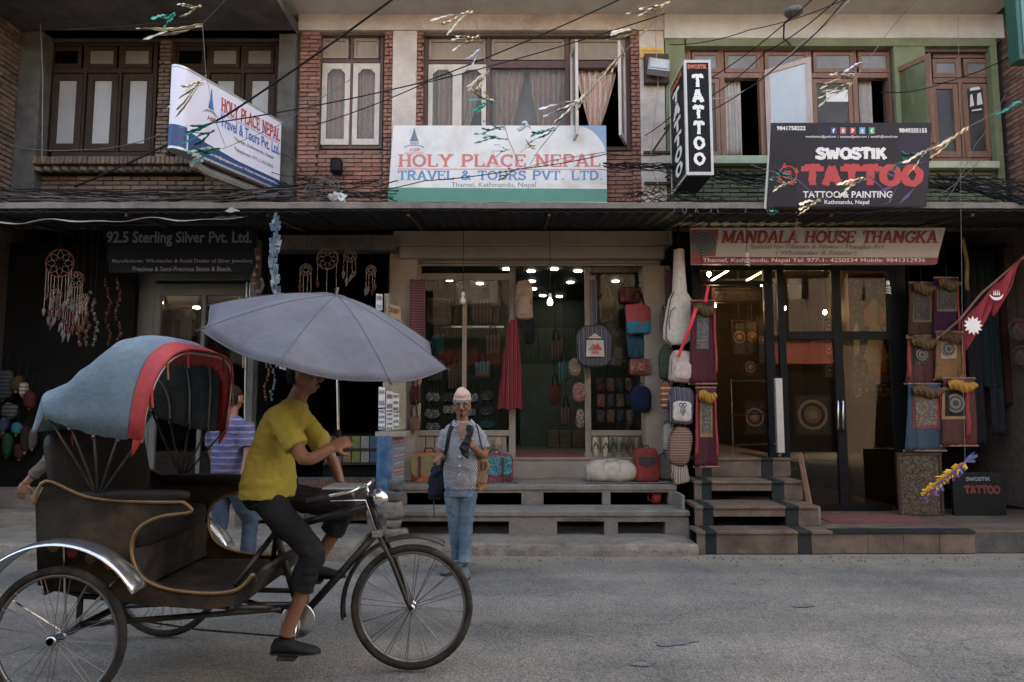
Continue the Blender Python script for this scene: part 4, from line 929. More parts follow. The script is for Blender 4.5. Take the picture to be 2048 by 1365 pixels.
MB().add([P.p(0, 0), P.p(1, 0), P.p(1, 1), P.p(0, 1)], [(0, 1, 2, 3)]).build('board', mat('notice_yellow', (.60, .38, .08), .5, .1), yn, solid=.01)
for v in (.62, .38, .14): P.poly(yn, 'print_line', [(.08, v), (.92, v), (.9, v + .12), (.1, v + .12)], mat('notice_red', (.5, .2, .06), .5, .4, 80, 0), .007)
# dish-shaped lamp hung on a bracket
sl = thing('bracket_lamp', 'round wire-guarded lamp on a thin bracket over the green lintel', 'lamp', at(1568, 78, YW - .05))
c = at(1587, 24, YW - .55)
MB().lathe([(.0, .03), (.1, .03), (.115, .0), (.1, -.03), (.0, -.04)], c, 'Z', 20).build('shade', mat('grey_shade', (.12, .12, .12), .5, .2), sl, smooth=True)
for k in range(8): MB().tube([c + Vector((.12 * math.cos(k * PI / 4), .12 * math.sin(k * PI / 4), .0)), c + Vector((.05 * math.cos(k * PI / 4), .05 * math.sin(k * PI / 4), -.06))], .004, 4).build('guard_wire', M_rust, sl)
MB().tube([at(1582, 90, YW - .02), at(1567, 78, YW - .1), at(1568, 48, YW - .35), at(1580, 36, YW - .5), c + Vector((0, 0, -.02))], .011, 6).build('bracket', M_rust, sl)

# ------------------------------------------------------------------ bag shop: steps and front
YC = 8.95; ZF = .86
st = thing('concrete_steps', 'worn grey concrete steps with open storage slots below the bag shop', 'steps', (.2, 7.7, .1))
xa, xb = -1.60, at(1375, 1010, 7.75).x
def slots(*ps, Y): return [rect(*p, Y) for p in ps]
def step_block(name, x0, x1, y0, y1, z0, z1, slots_):
    w = MB(); f = wall(st, name, M_concrete, x0, x1, z0, z1 - .055, y0 + .02, y0 + .14, slots_)
    n = 60; rg = []; rnd = random.Random(int(y0 * 100))
    for i in range(n + 1):
        x = x0 - .01 + (x1 - x0 + .02) * i / n; a = rnd.uniform(-.004, .004); b = rnd.uniform(-.004, .002)
        rg.append([(x, y0 + a, z1 - .055), (x, y0 + a, z1 - .012 + b), (x, y0 + .02, z1 + b), (x, y1, z1), (x, y1, z1 - .055)])
    MB().rings(rg).build('tread', M_concrete, st)
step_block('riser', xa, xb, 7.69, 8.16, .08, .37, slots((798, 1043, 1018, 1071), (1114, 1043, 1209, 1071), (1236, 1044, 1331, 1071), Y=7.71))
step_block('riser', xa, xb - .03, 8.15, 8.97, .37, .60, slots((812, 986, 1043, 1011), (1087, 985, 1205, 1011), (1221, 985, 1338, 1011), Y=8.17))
MB().box(xa, xb - .05, 8.92, 9.05, .60, ZF - .03).build('riser', M_cream, st)
MB().box(xa, xb - .05, 8.90, 9.2, ZF - .03, ZF).build('threshold', M_cream, st, bevel=.006)
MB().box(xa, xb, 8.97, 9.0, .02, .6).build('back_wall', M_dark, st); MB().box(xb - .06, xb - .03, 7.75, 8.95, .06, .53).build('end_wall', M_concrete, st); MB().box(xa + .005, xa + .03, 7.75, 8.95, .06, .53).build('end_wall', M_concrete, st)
# chipped lip over one slot
mb = MB(); rnd = random.Random(4); n = 16
for i in range(n):
    u = i / (n - 1); p0 = at(1118 + 76 * u, 1041 + rnd.uniform(-2, 1), 7.705); p1 = at(1118 + 76 * u, 1041 - 5 * math.sin(PI * u) + rnd.uniform(-1, 1), 7.705)
    mb.v += [p0, p1]
mb.f += [(2 * i, 2 * i + 2, 2 * i + 3, 2 * i + 1) for i in range(n - 1)]; mb.build('chipped_edge', M_darkcon, st)
# red mug in a slot
c = at(1313, 1006, 8.3); mg = thing('plastic_mug', 'small red plastic mug standing inside a slot of the concrete steps', 'mug', (c.x, 8.3, .37))
M_redp = mat('red_plastic', (.38, .05, .03), .4, .1, 6, 0)
MB().lathe([(.0, .37), (.055, .37), (.06, .50), (.055, .50), (.05, .38), (0, .38)], (c.x, 8.3, 0), 'Z', 18).build('cup', M_redp, mg, smooth=True)
MB().tube([(c.x - .055, 8.3, .48), (c.x - .1, 8.3, .47), (c.x - .1, 8.3, .41), (c.x - .055, 8.3, .395)], .008, 6).build('handle', M_redp, mg)

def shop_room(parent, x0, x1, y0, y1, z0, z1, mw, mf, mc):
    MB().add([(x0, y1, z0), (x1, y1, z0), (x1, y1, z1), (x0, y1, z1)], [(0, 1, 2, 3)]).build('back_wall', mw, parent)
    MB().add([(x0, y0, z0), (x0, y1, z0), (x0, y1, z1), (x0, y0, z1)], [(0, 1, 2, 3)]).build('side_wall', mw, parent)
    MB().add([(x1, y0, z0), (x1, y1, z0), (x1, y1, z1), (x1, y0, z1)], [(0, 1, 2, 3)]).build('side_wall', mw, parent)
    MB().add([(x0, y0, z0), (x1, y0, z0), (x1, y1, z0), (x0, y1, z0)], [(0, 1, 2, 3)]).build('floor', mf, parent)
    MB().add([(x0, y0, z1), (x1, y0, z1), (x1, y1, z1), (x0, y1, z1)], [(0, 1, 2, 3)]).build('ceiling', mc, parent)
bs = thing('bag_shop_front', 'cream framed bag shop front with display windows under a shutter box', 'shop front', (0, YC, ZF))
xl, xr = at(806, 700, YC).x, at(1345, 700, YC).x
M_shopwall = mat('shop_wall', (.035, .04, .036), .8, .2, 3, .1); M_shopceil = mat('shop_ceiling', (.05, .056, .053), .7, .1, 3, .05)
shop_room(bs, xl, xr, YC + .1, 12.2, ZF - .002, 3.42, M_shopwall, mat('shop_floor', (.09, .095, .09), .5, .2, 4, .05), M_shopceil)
for k in range(26):                                    # planked back of the shop
    x = xl + .02 + (xr - xl - .04) * k / 26; MB().box(x, x + (xr - xl) / 26 - .012, 12.15, 12.19, ZF, 2.9).build('wall_plank', mat('green_plank', (.05, .062, .052), .6, .2, 4, .1, stretch=(6, 6, 1)), bs)
MB().pbox(776, 478, 832, 962, 8.62, 8.98).build('pillar', M_cream, bs, bevel=.008)
MB().pbox(1290, 532, 1345, 962, 8.66, 8.98).build('pillar', M_cream, bs, bevel=.008)
M_shut = mat('shutter_paint', (.20, .175, .15), .6, .12, 3, .05, dirt=(.15, .12, .1), dscale=2, damt=.6)
MB().pbox(786, 462, 1345, 489, 8.50, 8.9).build('shutter_box', M_shut, bs, bevel=.01); MB().pbox(798, 490, 1330, 517, 8.56, 8.9).build('shutter_roll', M_shut, bs, bevel=.015); MB().pbox(792, 487, 1310, 491, 8.46, 8.9).build('shutter_flashing', M_shut, bs)
for k in range(3): MB().pbox(802, 518 + k * 5, 1320, 522 + k * 5, 8.66 + .01 * k, 8.72).build('shutter_slat', M_shut, bs, bevel=.003)
for k in range(14): c = at(850 + k * 34, 531, 8.7); MB().sup(c, (.008, .006, .006), 1, 1, 6, 4).build('rivet', M_rust, bs)
wf = M_cream
fr = MB().lattice(((832, 547, 1020, 560), (924, 560, 933, 861), (1018, 534, 1031, 912), (832, 534, 840, 905), (1170, 690, 1182, 912), (1170, 534, 1180, 690), (1180, 534, 1290, 545)), YC, YC + .06)
fr.build('window_frame', wf, bs, bevel=.004)
fr = MB().lattice(((830, 861, 1019, 872), (1182, 861, 1296, 872), (830, 905, 1030, 916), (1170, 905, 1296, 916)), YC - .012, YC + .07)
fr.build('window_rail', wf, bs, bevel=.004)
for a in range(834, 1012, 18): MB().pbox(a, 873, a + 16.5, 904, YC + .012, YC + .03).build('dado_plank', M_cream, bs, bevel=.003)
for a in range(1184, 1288, 17): MB().pbox(a, 873, a + 15.5, 904, YC + .012, YC + .03).build('dado_plank', M_cream, bs, bevel=.003)
bs_gl = [(840, 535, 1018, 547), (840, 560, 924, 861), (933, 560, 1018, 861), (1182, 546, 1290, 861)]
def pane(r_, y, m, par, nm):
    x0, x1, z0, z1 = rect(*r_, y); MB().add([(x0, y, z0), (x1, y, z0), (x1, y, z1), (x0, y, z1)], [(0, 1, 2, 3)]).build(nm, m, par)
for r_ in bs_gl: pane(r_, YC + .028, M_glass, bs, 'window_pane')
x0, x1, z0, z1 = rect(1031, 893, 1170, 914, YC); MB().box(x0, x1, YC - .03, YC + .9, ZF + .002, ZF + .012).build('door_mat', M_mat, bs)
M_down = emit('downlight', (.9, 1, .97), 5)
for (px, yy) in ((1013, 9.35), (1062, 9.5), (1155, 9.5), (1108, 9.35), (1063, 10.3), (1140, 10.4), (1066, 11.0), (1085, 11.7), (1118, 11.8), (960, 10.5), (900, 10.2), (1230, 10.3)):
    x = (px - 1024) / 1365 * (yy + .2); MB().lathe([(0, 3.405), (.05, 3.405), (.055, 3.415)], (x, yy, 0), 'Z', 14).build('downlight', M_down, bs)
x0, x1, z0, z1 = rect(840, 652, 1008, 656, 9.4); MB().box(x0, x1, 9.4, 9.42, z0, z1).build('display_rail', M_steel, bs)
x0, x1, z0, z1 = rect(1040, 730, 1172, 738, 11.4); MB().box(x0, x1, 11.3, 11.9, ZF, z1).build('counter', mat('counter_green', (.055, .075, .065), .6, .2, 4, .1), bs)
# boxes stacked inside
rnd = random.Random(3)
for i in range(9):
    c = at(1106 + (i % 3) * 24, 872 - (i // 3) * 12, 10.9); zz = ZF + .09 * (i // 3)
    o = MB().box(c.x - .085, c.x + .085, 10.8, 11.0, zz + .002, zz + .088).build('shoe_box', mat('brown_card', (.12, .09, .065), .8, .2), None, bevel=.004)
    tag(o, 'brown cardboard box on the bag shop floor, %s of the stack, %s row' % (['left', 'middle', 'right'][i % 3], ['bottom', 'middle', 'top'][i // 3]), 'box', 'cardboard boxes stacked inside the bag shop')
# bare bulbs
def bulb(px, py, Y, top, label, lit=0, cfl=False):
    c = at(px, py, Y); t = thing('hanging_bulb', label, 'light bulb', c + Vector((0, 0, -.06)))
    mg_ = emit('bulb_lit', (1, .93, .82), lit) if lit else mat('bulb_glass', (.62, .60, .57), .25, .05, 4, 0)
    if cfl:
        pts = [c + Vector((.025 * math.cos(k * .8), .025 * math.sin(k * .8), .03 - .004 * k)) for k in range(24)]; MB().tube(pts, .009, 6).build('glass', mg_, t, smooth=True)
    else: MB().lathe([(0, -.055), (.025, -.048), (.036, -.02), (.03, .01), (.016, .035), (.014, .045)], c, 'Z', 14).build('glass', mg_, t, smooth=True)
    MB().lathe([(.016, .042), (.02, .05), (.02, .085), (.01, .1), (0, .1)], c, 'Z', 12).build('socket', M_white, t)
    MB().tube([c + Vector((0, 0, .1)), Vector((c.x + .005, c.y, (c.z + top) / 2)), Vector((c.x, c.y, top))], .004, 5).build('flex', M_black, t)
bulb(926, 600, 8.4, 3.78, 'bare bulb hanging in front of the slim window post')
bulb(1100, 603, 8.4, 3.78, 'bare bulb hanging before the bag shop doorway', 1.2)
bulb(1494, 522, 8.0, 3.75, 'white spiral bulb hanging in front of the thangka shop board', 0, True)
bulb(1776, 578, 8.3, 3.75, 'white spiral bulb hanging beside the scroll paintings', 0, True)

# ------------------------------------------------------------------ bags
cl_ = {}
def cloth(n, col, **k): return mat('cloth_' + n, col, .88, k.pop('var', .2), k.pop('scale', 14), k.pop('bump', .35), 90, spec=.2, **k)
M_canvas = cloth('canvas', (.40, .35, .295)); M_strap = cloth('strap', (.025, .022, .02))
def hook_cord(t, c, topz, r=.004, m=None, spread=0.0):
    MB().tube([Vector((c.x - spread, c.y, c.z)), Vector((c.x, c.y, topz))], r, 5).build('strap', m or M_strap, t)
    if spread: MB().tube([Vector((c.x + spread, c.y, c.z)), Vector((c.x, c.y, topz))], r, 5).build('strap', m or M_strap, t)
def backpack(label, px0, py0, px1, py1, Y, m, mp=None, d=.1, lean=0.0, pocket=True, hang=None, cat='backpack', name='backpack', e=.36):
    x0, x1, z0, z1 = rect(px0, py0, px1, py1, Y); c = Vector(((x0 + x1) / 2, Y, (z0 + z1) / 2)); w, h = (x1 - x0) / 2, (z1 - z0) / 2
    t = thing(name, label, cat, Vector((c.x, Y, z0))); Mr = Matrix.Rotation(lean, 3, 'Y')
    def sh(v):
        q = v - c; k = q.z / h; q = Vector((q.x * (1 - .10 * max(0, k) ** 2 + .03 * math.sin(k * 5)), q.y * (1 - .25 * max(0, k)) + .006 * math.sin(q.x * 60 + k * 4), q.z)); return c + Mr @ q
    wrinkle(MB().sup(c, (w, d, h), e, .5, 28, 20).shift(sh), .007, 13, px0).build('body', m, t, smooth=True)
    if pocket:
        pc = c + Vector((0, -d * .72, -h * .28)); MB().sup(pc, (w * .78, d * .5, h * .55), .5, .6, 18, 10).shift(sh).build('front_pocket', mp or m, t, smooth=True)
        pts = [sh(pc + Vector((w * .74 * math.cos(a), -d * .34, h * .05 + h * .46 * math.sin(a)))) for a in [PI * k / 10 for k in range(11)]]; MB().tube(pts, .004, 5).build('zip', M_strap, t)
    lp = [sh(c + Vector((w * .93 * math.copysign(abs(math.cos(a)) ** .5, math.cos(a)), -d * .62, h * .93 * math.copysign(abs(math.sin(a)) ** .45, math.sin(a))))) for a in [2 * PI * k / 32 for k in range(33)]]
    MB().tube(lp, .0045, 5, caps=False).build('piping', M_strap, t)
    top = sh(c + Vector((0, 0, h * .93)))
    MB().tube([top + Vector((-.04, 0, -.01)), top + Vector((-.03, 0, .04)), top + Vector((.03, 0, .04)), top + Vector((.04, 0, -.01))], .008, 6).build('grab_handle', M_strap, t)
    if hang: MB().tube([top + Vector((0, 0, .035)), Vector((top.x, Y + .03, hang))], .004, 5).build('hanging_cord', M_strap, t)
    for s_ in (-1, 1):
        pts = [sh(c + Vector((s_ * w * (.35 + .5 * k / 6), d * (.6 + .5 * math.sin(PI * k / 6)), h * (.85 - 1.6 * k / 6)))) for k in range(7)]; MB().tube(pts, .012, 6, flat=.4).build('shoulder_strap', M_strap, t)
    return t, c, w, h
def purse(label, px, py, wpx, hpx, Y, m, mf=None, hang=None, cut=False):
    x0, x1, z0, z1 = rect(px - wpx / 2, py - hpx / 2, px + wpx / 2, py + hpx / 2, Y); c = Vector(((x0 + x1) / 2, Y, (z0 + z1) / 2)); w, h = (x1 - x0) / 2, (z1 - z0) / 2
    t = thing('purse', label, 'purse', Vector((c.x, Y, z0)))
    def sh(v):
        q = v - c; k = q.z / h; f = 1.0 - .34 * max(0, k) ** 1.5 - .12 * max(0, -k) ** 3; return c + Vector((q.x * f, q.y, q.z + .1 * h * (q.x / w) ** 2 * (1 if k > 0 else 0)))
    MB().sup(c, (w, .04, h), .7, .8, 18, 12).shift(sh).build('body', mf or m, t, smooth=True)
    pts = []
    for k in range(17):
        a = PI * k / 16; pts.append((w * .93 * math.cos(a), .15 * h - (.75 * h) * math.sin(a) ** (.8) * (1 - (.3 * math.cos(a * 4) if cut else 0))))
    fl2 = [c + Vector((x, -.044, z)) for x, z in [(w * .68, h * .8), (-w * .68, h * .8)]] + [c + Vector((x, -.046, z)) for x, z in reversed(pts)]
    MB().prism(fl2, (0, .02, 0)).build('flap', m, t)
    MB().sup(c + Vector((0, -.05, -h * .45)), (.008, .006, .008), 1, 1, 8, 6).build('stud', M_steel, t)
    topz = hang or z1 + .12
    for s_ in (-1, 1): MB().tube([c + Vector((s_ * w * .6, 0, h * .7)), Vector((c.x + s_ * .012, Y, topz))], .004, 5).build('strap', M_strap, t)
    return t
def satchel(label, px0, py0, px1, py1, Y, m, mf, mt, d=.1, hang=None, handle=True):
    x0, x1, z0, z1 = rect(px0, py0, px1, py1, Y); c = Vector(((x0 + x1) / 2, Y, (z0 + z1) / 2)); w, h = (x1 - x0) / 2, (z1 - z0) / 2
    t = thing('satchel', label, 'bag', Vector((c.x, Y, z0)))
    MB().sup(c, (w, d, h), .28, .3, 20, 12).build('body', m, t, smooth=True)
    fp = [c + Vector((x * w, -d - .004, z * h)) for x, z in ((-.93, .86), (.93, .86), (.93, -.25), (.7, -.4), (-.7, -.4), (-.93, -.25))]; MB().prism(fp, (0, .015, 0)).build('flap', mf, t, bevel=.004)
    for s_ in (-1, 1): MB().prism([c + Vector((s_ * w * x, -d - .008, z * h)) for x, z in ((.92, -.3), (.55, -.62), (.92, -.86))], (0, .012, 0)).build('corner_patch', mt, t)
    for s_ in (-.45, .45): MB().box(c.x + s_ * w - .016, c.x + s_ * w + .016, Y - d - .014, Y - d - .004, c.z - h * .55, c.z + h * .8).build('buckle_strap', mt, t)
    if handle: MB().tube([c + Vector((x * w, 0, z)) for x, z in ((-.3, h * .95), (-.2, h + .05), (.2, h + .05), (.3, h * .95))], .012, 6).build('handle', mt, t, smooth=True)
    if hang: hook_cord(t, c + Vector((0, 0, h)), hang, spread=w * .8)
    return t
def tote(label, px0, py0, px1, py1, Y, m, m2=None, d=.05, hang=None, frac=.55):
    x0, x1, z0, z1 = rect(px0, py0, px1, py1, Y); c = Vector(((x0 + x1) / 2, Y, (z0 + z1) / 2)); w, h = (x1 - x0) / 2, (z1 - z0) / 2
    t = thing('tote_bag', label, 'bag', Vector((c.x, Y, z0)))
    def sh(v):
        q = v - c; k = q.z / h; return c + Vector((q.x * (.92 + .08 * k), q.y * (1 - .6 * max(0, k)) + .008 * math.sin(q.x * 40 + 3 * k), q.z + .012 * math.sin(q.x * 18)))
    wrinkle(MB().sup(c, (w, d, h), .22, .35, 28, 16).shift(sh), .005, 12, px0).build('body', m, t, smooth=True)
    if m2:
        zc = z0 + (z1 - z0) * frac / 2; MB().sup(Vector((c.x, Y - .003, zc)), (w * 1.01, d * 1.06, (z1 - z0) * frac / 2), .2, .3, 22, 8).shift(lambda v: c + Vector(((v - c).x * (.92 + .08 * (v - c).z / h), (v - c).y, (v - c).z))).build('lower_band', m2, t, smooth=True)
    for yy in (-.03, .03): MB().tube([c + Vector((x * w, yy, z)) for x, z in ((-.45, h * .9), (-.3, h + .12), (0, h + .16), (.3, h + .12), (.45, h * .9))], .008, 6).build('handle', M_strap, t, smooth=True)
    if hang: MB().tube([c + Vector((0, 0, h + .15)), Vector((c.x, Y, hang))], .004, 5).build('hanging_cord', M_strap, t)
    return t
HZ = 3.36
M_foil_pat = motif('silver_print', (.035, .04, .04), [(.42, .45, .44), (.30, .33, .33), (.2, .23, .23)], 55, .5, .5)
M_foil_pat2 = motif('dark_print', (.02, .024, .026), [(.2, .23, .23), (.05, .06, .06), (.08, .1, .1)], 48, .5, .55)
M_teal = cloth('teal', (.02, .09, .095)); M_brownleather = mat('brown_leather', (.12, .055, .035), .5, .25, 14, .2)
for i, (px, py, w, h, m, l) in enumerate([
    (866, 796, 30, 26, M_foil_pat, 'top silver patterned purse in the left column behind the man'), (865, 829, 32, 27, M_foil_pat, 'round silver patterned purse, second down in the left column'),
    (866, 855, 30, 22, M_foil_pat, 'lowest silver patterned purse on the window ledge at left'), (897, 797, 26, 24, M_foil_pat2, 'dark grey printed purse just left of the topi hat'),
    (898, 821, 26, 22, M_foil_pat, 'silver spotted purse at ear height left of the man'), (946, 797, 22, 24, M_foil_pat, 'silver edged purse just right of the topi hat'), (943, 826, 18, 20, M_foil_pat, 'silver spotted purse half hidden by the cheek of the man'),
    (975, 794, 28, 24, M_foil_pat2, 'dotted dark purse at upper right of the left window'), (974, 824, 28, 22, M_foil_pat2, 'dim dark purse below the dotted one'), (974, 850, 32, 20, M_teal, 'teal purse lying at the lower right of the left window')]):
    purse(l, px, py, w, h, YC + .16 + .03 * (i % 2), m, M_blackcloth, hang=at(px, py - 40, YC + .16).z, cut=i in (0, 3, 4, 6))
satchel('brown flap satchel hanging at the top of the left window', 853, 596, 902, 650, YC + .3, mat('satchel_grey', (.13, .11, .09), .7, .25, 8, .2), cloth('satchel_flap', (.10, .075, .055)), M_brownleather, .07, hang=HZ, handle=False)
M_str1 = stripes('weave_dark', [(.05, .035, .04), (.12, .05, .06), (.03, .03, .035), (.16, .13, .12), (.06, .05, .07)], 130, 'X')
M_str2 = stripes('weave_teal', [(.03, .10, .12), (.05, .17, .19), (.12, .14, .14), (.02, .07, .09)], 130, 'X')
M_str3 = stripes('weave_brown', [(.10, .07, .05), (.05, .03, .025), (.16, .12, .09), (.07, .05, .05)], 130, 'X')
tote('dark striped woven bag behind the umbrella tip', 852, 722, 888, 762, YC + .25, M_str1, hang=at(870, 658, 9.2).z); tote('brown striped woven bag left of the slim post', 894, 728, 922, 778, YC + .22, M_str3, hang=at(908, 658, 9.2).z)
tote('small teal striped bag right of the slim post', 949, 724, 981, 756, YC + .2, M_str2, M_brownleather, hang=at(965, 658, 9.2).z, frac=.4)
tote('dark plaid bag in the upper left window', 940, 600, 1000, 648, YC + .45, M_str1, hang=HZ)
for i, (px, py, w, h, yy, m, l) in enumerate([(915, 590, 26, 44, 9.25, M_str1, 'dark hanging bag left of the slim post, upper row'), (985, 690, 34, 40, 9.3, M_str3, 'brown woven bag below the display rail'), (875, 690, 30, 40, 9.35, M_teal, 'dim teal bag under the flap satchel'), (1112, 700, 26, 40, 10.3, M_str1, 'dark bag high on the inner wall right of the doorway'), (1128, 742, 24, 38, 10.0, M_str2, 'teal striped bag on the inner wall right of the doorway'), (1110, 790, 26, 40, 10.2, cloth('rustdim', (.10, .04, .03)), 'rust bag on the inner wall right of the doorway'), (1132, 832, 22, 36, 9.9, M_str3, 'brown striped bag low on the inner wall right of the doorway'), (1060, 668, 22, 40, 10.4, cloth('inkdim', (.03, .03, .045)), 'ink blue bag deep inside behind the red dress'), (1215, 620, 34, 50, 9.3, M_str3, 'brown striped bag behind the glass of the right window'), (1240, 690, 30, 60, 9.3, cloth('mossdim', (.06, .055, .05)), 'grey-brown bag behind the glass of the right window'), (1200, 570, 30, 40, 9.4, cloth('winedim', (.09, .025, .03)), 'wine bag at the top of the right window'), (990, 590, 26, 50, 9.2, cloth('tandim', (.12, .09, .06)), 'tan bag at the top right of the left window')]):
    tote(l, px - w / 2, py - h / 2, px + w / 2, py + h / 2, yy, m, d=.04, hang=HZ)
# striped scarves hanging in the doorway (red fringe cloth)
M_redstripe = stripes('red_stripe', [(.13, .02, .025), (.20, .035, .04), (.05, .012, .015), (.16, .025, .03)], 120, 'X', distort=.2)
rs = thing('striped_dress', 'long dark red striped gathered dress hanging by grey cords beside the door post', 'dress', at(1022, 818, 8.8))
def dress(u, v):
    w = .055 + .10 * (1 - v) ** .8; zt, zb_ = at(1024, 640, 8.8).z, at(1020, 818, 8.8).z; c = at(1026 - 6 * (1 - v), 730, 8.8).x; a = 2 * PI * u
    rr = w * (1 + .10 * math.sin(a * 9) * (1 - v * .5)); return (c + rr * math.cos(a), 8.8 + .5 * rr * math.sin(a), zb_ + (zt - zb_) * v + .012 * math.sin(a * 5) * (1 - v))
MB().grid(dress, 90, 10).build('skirt', M_redstripe, rs, smooth=True)
for k in range(9): MB().tube([at(1022 + k * 1.2 - 4, 645, 8.8 - .03 + .008 * k), at(1027 + k * .4, 590, 8.82), at(1029, 548, 8.86)], .005, 4).build('cord', mat('grey_cord', (.2, .18, .17), .9, .2), rs)
# striped long cloth hanging on the left pillar
M_hband = stripes('band_cloth', [(.16, .03, .045), (.05, .03, .04), (.22, .18, .2), (.10, .02, .03), (.2, .05, .06), (.04, .03, .035)], 190, 'Z', distort=.1)
o = MB().grid(lambda u, v: at(821 + 30 * u, 700 - 140 * v, 8.56) + Vector((0, .03 * math.sin(u * 3) - .03, 0)), 12, 8).build('striped_runner', M_hband, None, smooth=True, solid=.008)
tag(o, 'red and grey banded woven runner hanging on the left pillar', 'textile')
backpack('faded pink canvas backpack hanging high in the doorway', 1030, 562, 1066, 640, 8.95 - .1, cloth('pinkcanvas', (.28, .2, .165)), None, .09, hang=HZ)
tote('small plaid pouch on the left pillar', 826, 752, 844, 772, 8.57, motif('kilim', (.22, .07, .05), [(.3, .12, .08), (.08, .05, .05), (.3, .2, .15)], 70), d=.03); tote('dark red pouch with a white patch on the left pillar', 820, 776, 842, 808, 8.57, cloth('maroonpouch', (.08, .02, .025)), d=.03); 
tote('tan cotton bag on the left pillar', 822, 808, 842, 834, 8.57, cloth('tan', (.26, .2, .14)), d=.03)
t = tote('brown bag with a dark painted patch low on the left pillar', 817, 832, 842, 862, 8.56, cloth('brownbag', (.14, .085, .05)), d=.04)
# right window and pillar
M_nep = stripes('weave_blue', [(.06, .055, .075), (.10, .09, .10), (.03, .03, .04), (.16, .15, .15), (.05, .045, .07), (.08, .06, .06)], 110, 'X', distort=.15)
t, c, w, h = backpack('striped grey round bag with a cream pocket showing red mountains', 1152, 650, 1224, 736, 8.72, M_nep, d=.09, pocket=False, hang=HZ, e=.6)
pl = [c + Vector((x * w, -.125, z * h)) for x, z in ((-.46, .28), (0, .56), (.46, .28), (.5, -.52), (-.5, -.52))]
MB().prism(pl, (0, .06, 0)).build('cream_pocket', M_canvas, t, bevel=.005)
PP = Plane(c + Vector((-w * .5, -.125, -h * .5)), (1, 0, 0), (0, 0, 1), w, h)
PP.poly(t, 'mountain_print', [(.12, .28), (.38, .6), (.5, .48), (.62, .62), (.9, .28)], M_signred, .004); PP.poly(t, 'mountain_print', [(.12, .28), (.38, .6), (.42, .4), (.3, .28)], M_vinylgrey, .0055)
PP.put(t, 'lettering', plain('NEPAL', .03), M_signred, .3, .12, .72, .24, .005)
MB().box(c.x - w * .48, c.x + w * .48, 8.72 - .132, 8.72 - .12, c.z + h * .26, c.z + h * .32).build('zip', M_strap, t)
# sling of the striped bag
MB().grid(lambda u, v: at(1180 + 14 * u, 660 - 100 * v, 8.72) + Vector((0, -.01 * math.sin(3 * u), 0)), 4, 6).build('sling', M_nep, t, solid=.006)
tote('coral red bag with a turquoise lower half at the right window', 1250, 608, 1302, 668, 8.68, cloth('coral', (.30, .06, .055)), cloth('turq', (.02, .16, .22)), .06, hang=HZ, frac=.42)
tote('deep blue quilted bag under the coral one', 1252, 660, 1310, 716, 8.76, motif('quiltblue', (.012, .045, .07), [(.02, .07, .10), (.015, .05, .075)], 60), d=.05)
satchel('dark red flap bag at the right window', 1258, 718, 1300, 752, 8.68, cloth('wine', (.15, .03, .03)), motif('winefl', (.18, .035, .035), [(.28, .16, .1), (.2, .04, .04)], 35), M_brownleather, .05, hang=at(1280, 650, 8.68).z, handle=False)
backpack('black bag with a blue tuft hanging low at the right window', 1260, 772, 1302, 826, 8.66, cloth('inkblue', (.012, .016, .035)), None, .08, pocket=False, hang=at(1280, 700, 8.66).z, e=.7)
purse('small brown round purse left of the right post', 1150, 735, 26, 36, 8.8, mat('tanprint', (.16, .11, .075), .7, .4, 60, .2), hang=at(1150, 640, 8.8).z); purse('small pink patterned purse left of the right post', 1158, 785, 28, 40, 8.8, motif('pinkprint', (.16, .06, .06), [(.25, .12, .1), (.1, .05, .06)], 60), hang=at(1158, 700, 8.8).z); purse('cream spotted pouch low beside the right post', 1160, 838, 18, 40, 8.82, motif('spots', (.03, .025, .022), [(.25, .2, .15), (.1, .06, .04)], 70), hang=at(1160, 760, 8.8).z)
satchel('dark red bag hanging under the ceiling of the right window', 1240, 575, 1288, 606, 8.9, cloth('wine2', (.14, .035, .045)), cloth('wine3', (.10, .03, .035)), M_brownleather, .06, hang=HZ, handle=False)
M_cols = [(.10, .04, .05), (.22, .07, .06), (.06, .07, .09), (.24, .14, .09), (.05, .10, .11), (.2, .19, .17), (.14, .03, .03), (.05, .04, .07)]
POS = ['top', 'middle', 'bottom']; COLN = ['left', 'second', 'third', 'right']
for r_ in range(3):
    for q in range(4):
        px, py = 1202 + q * 19, 770 + r_ * 31; x0, x1, z0, z1 = rect(px - 8, py - 13, px + 8, py + 13, 9.2)
        o = MB().sup(((x0 + x1) / 2, 9.2, (z0 + z1) / 2), ((x1 - x0) / 2, .05, (z1 - z0) / 2), .3, .4, 12, 8).build('wallet', motif('wallet%d' % (r_ * 4 + q), M_cols[(r_ * 3 + q * 5) % 8], [M_cols[(q + r_) % 8], tuple(c_ * .5 for c_ in M_cols[(q * 3 + r_) % 8])], 60), None, smooth=True)
        tag(o, 'small woven pouch in the right window, %s row, %s column' % (POS[r_], COLN[q]), 'pouch', 'pouches on the right window shelf')
for r_ in range(3): MB().pbox(1184, 784 + r_ * 31, 1288, 786 + r_ * 31, 9.14, 9.26).build('shelf', M_darkwood, bs)
